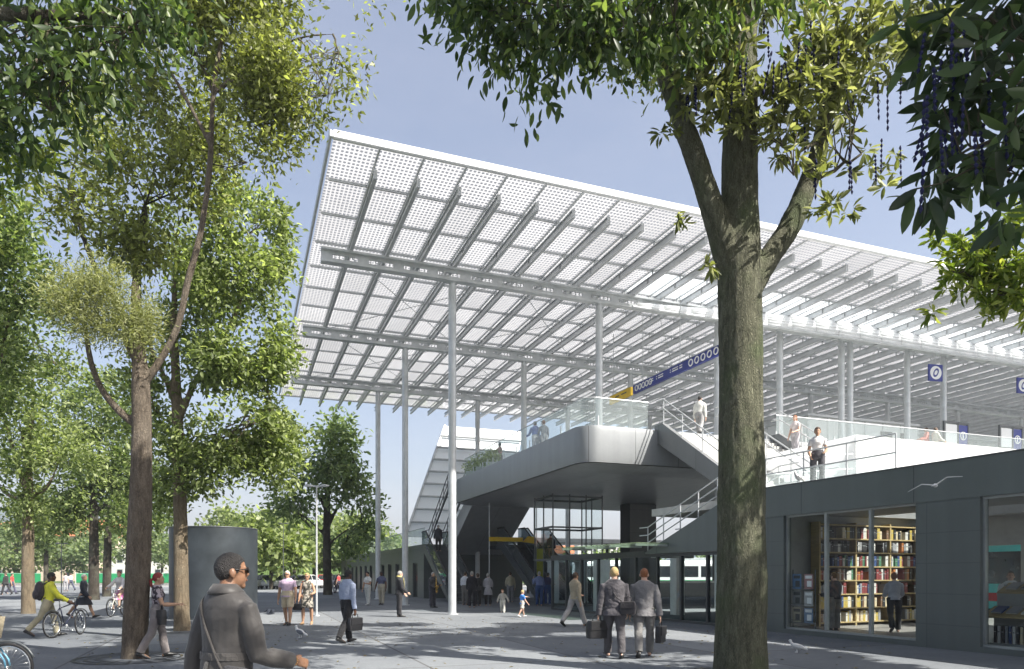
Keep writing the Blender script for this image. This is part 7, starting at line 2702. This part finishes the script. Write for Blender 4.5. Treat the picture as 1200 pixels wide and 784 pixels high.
fn = thing('site_fence', 'long bright green panel fence beyond the far road', 'fence', (-72, 106, 0), 0)
for k in range(16):
    x = -14 + k * 2.6
    if k in (6, 7):
        continue
    g = MB(); g.box((x + .06, -.03, .25), (x + 2.54, .03, 1.55)); g.build('panel', M['green'], fn)
    g = MB(); g.box((x - .04, -.06, 0), (x + .04, .06, 1.75)); g.build('post', M['stucco_white'], fn)
    g = MB(); g.box((x + .06, -.045, 1.56), (x + 2.54, .045, 1.66)); g.build('rail', M['leafgreen'], fn)
tp_ = sh(13, 9, 0)
tram('tram', 'turquoise tram seen through the right hand shop window', (tp_.x, tp_.y, 0), BETA + R(90), 26, M['turq'], 3.0, stripe=M['red'])
tram('train', 'white train with a green band behind the storefront glass', (33, 78, 0), R(6), 54, M['white_paint'], 3.0, stripe=M['green'], cat='train')
tram('train', 'red tram end glimpsed behind the storefront posts', (25, 66, 0), R(6), 9, M['red'], 2.8, stripe=M['stucco_white'], cat='train')

# low platform roof under the deck
pc = thing('platform_shelter', 'long thin dark platform roof on posts behind the lift', 'shelter', (0, 0, 0))
g = MB(); c0 = Vector((-3, 57, 0))
e1 = EU * 40
def slabbox(g, a, d1, d2, z0, z1):
    q = [a, a + d1, a + d1 + d2, a + d2]
    g.add([Vector((p.x, p.y, z0)) for p in q] + [Vector((p.x, p.y, z1)) for p in q], [(3, 2, 1, 0), (4, 5, 6, 7), (0, 1, 5, 4), (1, 2, 6, 5), (2, 3, 7, 6), (3, 0, 4, 7)])
slabbox(g, Vector((.8, 56, 0)), EU * 42, EV * 4, 4.1, 4.35); g.build('roof', M['steel_dark'], pc)
g = MB(); slabbox(g, Vector((.8, 56, 0)) - EV * .03, EU * 42, EV * .02, 4.12, 4.45); g.build('edge', M['steel'], pc)
for k in range(12):
    g = MB(); q = Vector((.8, 56, 0)) + EU * (1 + k * 3.6) + EV * 1.2; g.tube([q, q + Vector((0, 0, 4.1))], .13, 10); g.build('post', M['frame_dark'], pc, True, 40)
# low wall by the tracks
lw = thing('low_wall', 'low grey wall along the railway tracks', 'wall', (0, 0, 0))
g = MB(); slabbox(g, Vector((4.6, 47, 0)), EU * 40, EV * .3, 0, .95); g.build('wall', M['steel_dark'], lw)
g = MB(); slabbox(g, Vector((4.6, 47, 0)) - EV * .03, EU * 40, EV * .36, .95, 1.1); g.build('coping', M['stucco_white'], lw)


def car(label, pos, rz, paint):
    t = thing('parked_car', label, 'car', pos, rz, 'cars parked beyond the plaza')
    g = MB()
    lower = [(-2.1, .32), (2.1, .30), (2.12, .62), (1.95, .78), (.95, .92), (-1.75, .95), (-2.12, .80)]
    secs = []
    for y, k in ((-.86, .97), (-.80, 1.0), (.80, 1.0), (.86, .97)):
        pass
    g.prism(lower, (1, 0, 0), (0, 0, 1), (0, .85, 0), (0, -1.7, 0))
    o = g.build('body', paint, t); md = o.modifiers.new('b', 'BEVEL'); md.width = .07; md.segments = 3; md.limit_method = 'ANGLE'
    g = MB()
    b_, tp2 = [(-1.7, -.76), (.95, -.76), (.95, .76), (-1.7, .76)], [(-1.25, -.58), (.15, -.58), (.15, .58), (-1.25, .58)]
    g.add([(x, y, .90) for x, y in b_] + [(x, y, 1.42) for x, y in tp2], [(0, 1, 5, 4), (1, 2, 6, 5), (2, 3, 7, 6), (3, 0, 4, 7), (4, 5, 6, 7)])
    g.build('windows', M['veh_glass'], t)
    g = MB(); g.add([(x * 1.0, y, 1.425) for x, y in tp2] + [(x * .9, y * .9, 1.48) for x, y in tp2], [(0, 1, 5, 4), (1, 2, 6, 5), (2, 3, 7, 6), (3, 0, 4, 7), (4, 5, 6, 7)])
    for (x0, y0), (x1, y1) in zip(b_, tp2):
        g.tube([(x0, y0, .92), (x1, y1, 1.43)], .035, 6)
    g.tube([(-.45, -.77, .92), (-.5, -.59, 1.43)], .035, 6); g.tube([(-.45, .77, .92), (-.5, .59, 1.43)], .035, 6)
    g.build('roof', paint, t)
    for x in (-1.3, 1.32):
        for s in (-1, 1):
            g = MB(); g.ring((x, s * .76, .31), (0, 1, 0), .22, .095, 22, 8); wv = g.build('wheel', M['rubber'], t, True)
            g = MB(); g.tube([(x, s * .74, .31), (x, s * .82, .31)], .19, 16); g.build('rim', M['chrome'], wv, True, 40)
    for s in (-1, 1):
        g = MB(); g.ell((2.05, s * .6, .66), (.1, .17, .07), 10, 7); g.build('headlight', M['sign_white'], t, True)
        g = MB(); g.ell((-2.08, s * .66, .74), (.06, .13, .08), 10, 7); g.build('tail_light', M['red'], t, True)
    return t
cw = pbr('white car paint', (.7, .7, .7), .25, coat=.5); cs = pbr('silver car paint', (.42, .44, .46), .25, .5, coat=.5); cb = pbr('dark car paint', (.04, .045, .06), .25, coat=.5); cr_ = pbr('red car paint', (.4, .03, .03), .25, coat=.5)
carl = [(304, 74, cw, 'white parked car nearest the steel drum'), (316, 75, cs, 'silver parked car between two white ones'), (330, 75, cw, 'white parked car behind the man in lilac'), (346, 76, cs, 'silver parked car behind the gap of the couple'), (362, 76, cw, 'white parked car behind the pale lamp post'),
        (378, 80, cr_, 'red parked car near the trunk of the airy tree'), (396, 80, cb, 'dark parked car right of the trunk of the airy tree'), (412, 80, cw, 'white parked car behind the man with the black bag'), (426, 82, cs, 'silver parked car behind the man in white')]
for px, Y, pm, lb in carl:
    car(lb, ((px - CX) / F * Y, Y, 0), R(90 + rng.uniform(-25, 25)), pm)

# far pedestrians near the cars
far_person('distant person in a red top near the parked cars', 397, 694, 70, H=1.7, hair=('short', 'brown'), legs=walk, top=('tshirt', c((.5, .07, .07))), bottom=('trousers', c((.06, .06, .09))))
far_person('distant person in white walking near the parked cars', 388, 695, -90, H=1.74, hair=('short', 'brown'), legs=walk, top=('tshirt', c((.6, .6, .58))), bottom=('trousers', c((.4, .4, .42))))

# ------------------------------------------------------------------ far houses
def house(label, px, Y, w_, d_, h, mat, roof=True, cols=5, rows=3):
    x = (px - CX) / F * Y
    t = thing('house', label, 'house', (x, Y, 0), 0, 'houses beyond the road')
    g = MB(); g.box((-w_ / 2, 0, 0), (w_ / 2, d_, h)); g.build('wall', mat, t)
    g = MB()
    if roof:
        e = .5
        g.add([(-w_ / 2 - e, -e, h), (w_ / 2 + e, -e, h), (w_ / 2 + e, d_ + e, h), (-w_ / 2 - e, d_ + e, h), (-w_ / 2 + 2, d_ / 2, h + 2.6), (w_ / 2 - 2, d_ / 2, h + 2.6)], [(0, 1, 5, 4), (2, 3, 4, 5), (1, 2, 5), (3, 0, 4), (3, 2, 1, 0)])
        g.build('roof', M['terra'], t)
    else:
        g.box((-w_ / 2 - .2, -.2, h), (w_ / 2 + .2, d_ + .2, h + .35)); g.build('roof', M['concrete_pale'], t)
    for i in range(cols):
        for j in range(rows):
            cx_ = -w_ / 2 + (i + .5) * w_ / cols; cz = 1.0 + j * (h - .6) / rows
            g = MB(); g.box((cx_ - .6, -.06, cz), (cx_ + .6, -.005, cz + 1.5)); f_ = g.build('window', M['frame'], t)
            g = MB(); g.box((cx_ - .5, -.075, cz + .1), (cx_ + .5, -.062, cz + 1.4)); g.build('pane', M['veh_glass'], f_)
house('beige house with terracotta roof above the young man in yellow', 50, 150, 22, 12, 9.5, M['stucco'], True, 6, 3)
house('tall beige house with terracotta roof above the dark coat woman', 100, 165, 16, 12, 12, M['stucco'], True, 4, 4)
house('pale house with terracotta roof at the far left edge', -12, 160, 18, 12, 11, M['stucco_white'], True, 5, 3)
house('low white flat roofed building behind the woman in the headscarf', 185, 150, 20, 10, 6.4, M['stucco_white'], False, 5, 2)
house('white building on the far bank behind the lift', 712, 190, 16, 10, 9.5, M['stucco_white'], False, 5, 3)
house('pale building on the far bank left of the lift', 640, 210, 26, 10, 7.5, M['stucco_white'], True, 6, 2)

# HAZE: the summer air, one closed box round everything on the ground
g = MB()
g.box((-720, -70, -1), (720, 1420, 125))
hm, hnt, hout = new_mat('summer haze')
hv = N(hnt, 'ShaderNodeVolumePrincipled')
hv.inputs['Color'].default_value = (.90, .93, 1.0, 1)
hv.inputs['Density'].default_value = .00055
hv.inputs['Anisotropy'].default_value = .2
L(hnt, hv.outputs[0], hout.inputs['Volume'])
tag(g.build('haze', hm), 'thin summer haze over the plaza', kind='stuff')
S.cycles.volume_bounces = 0
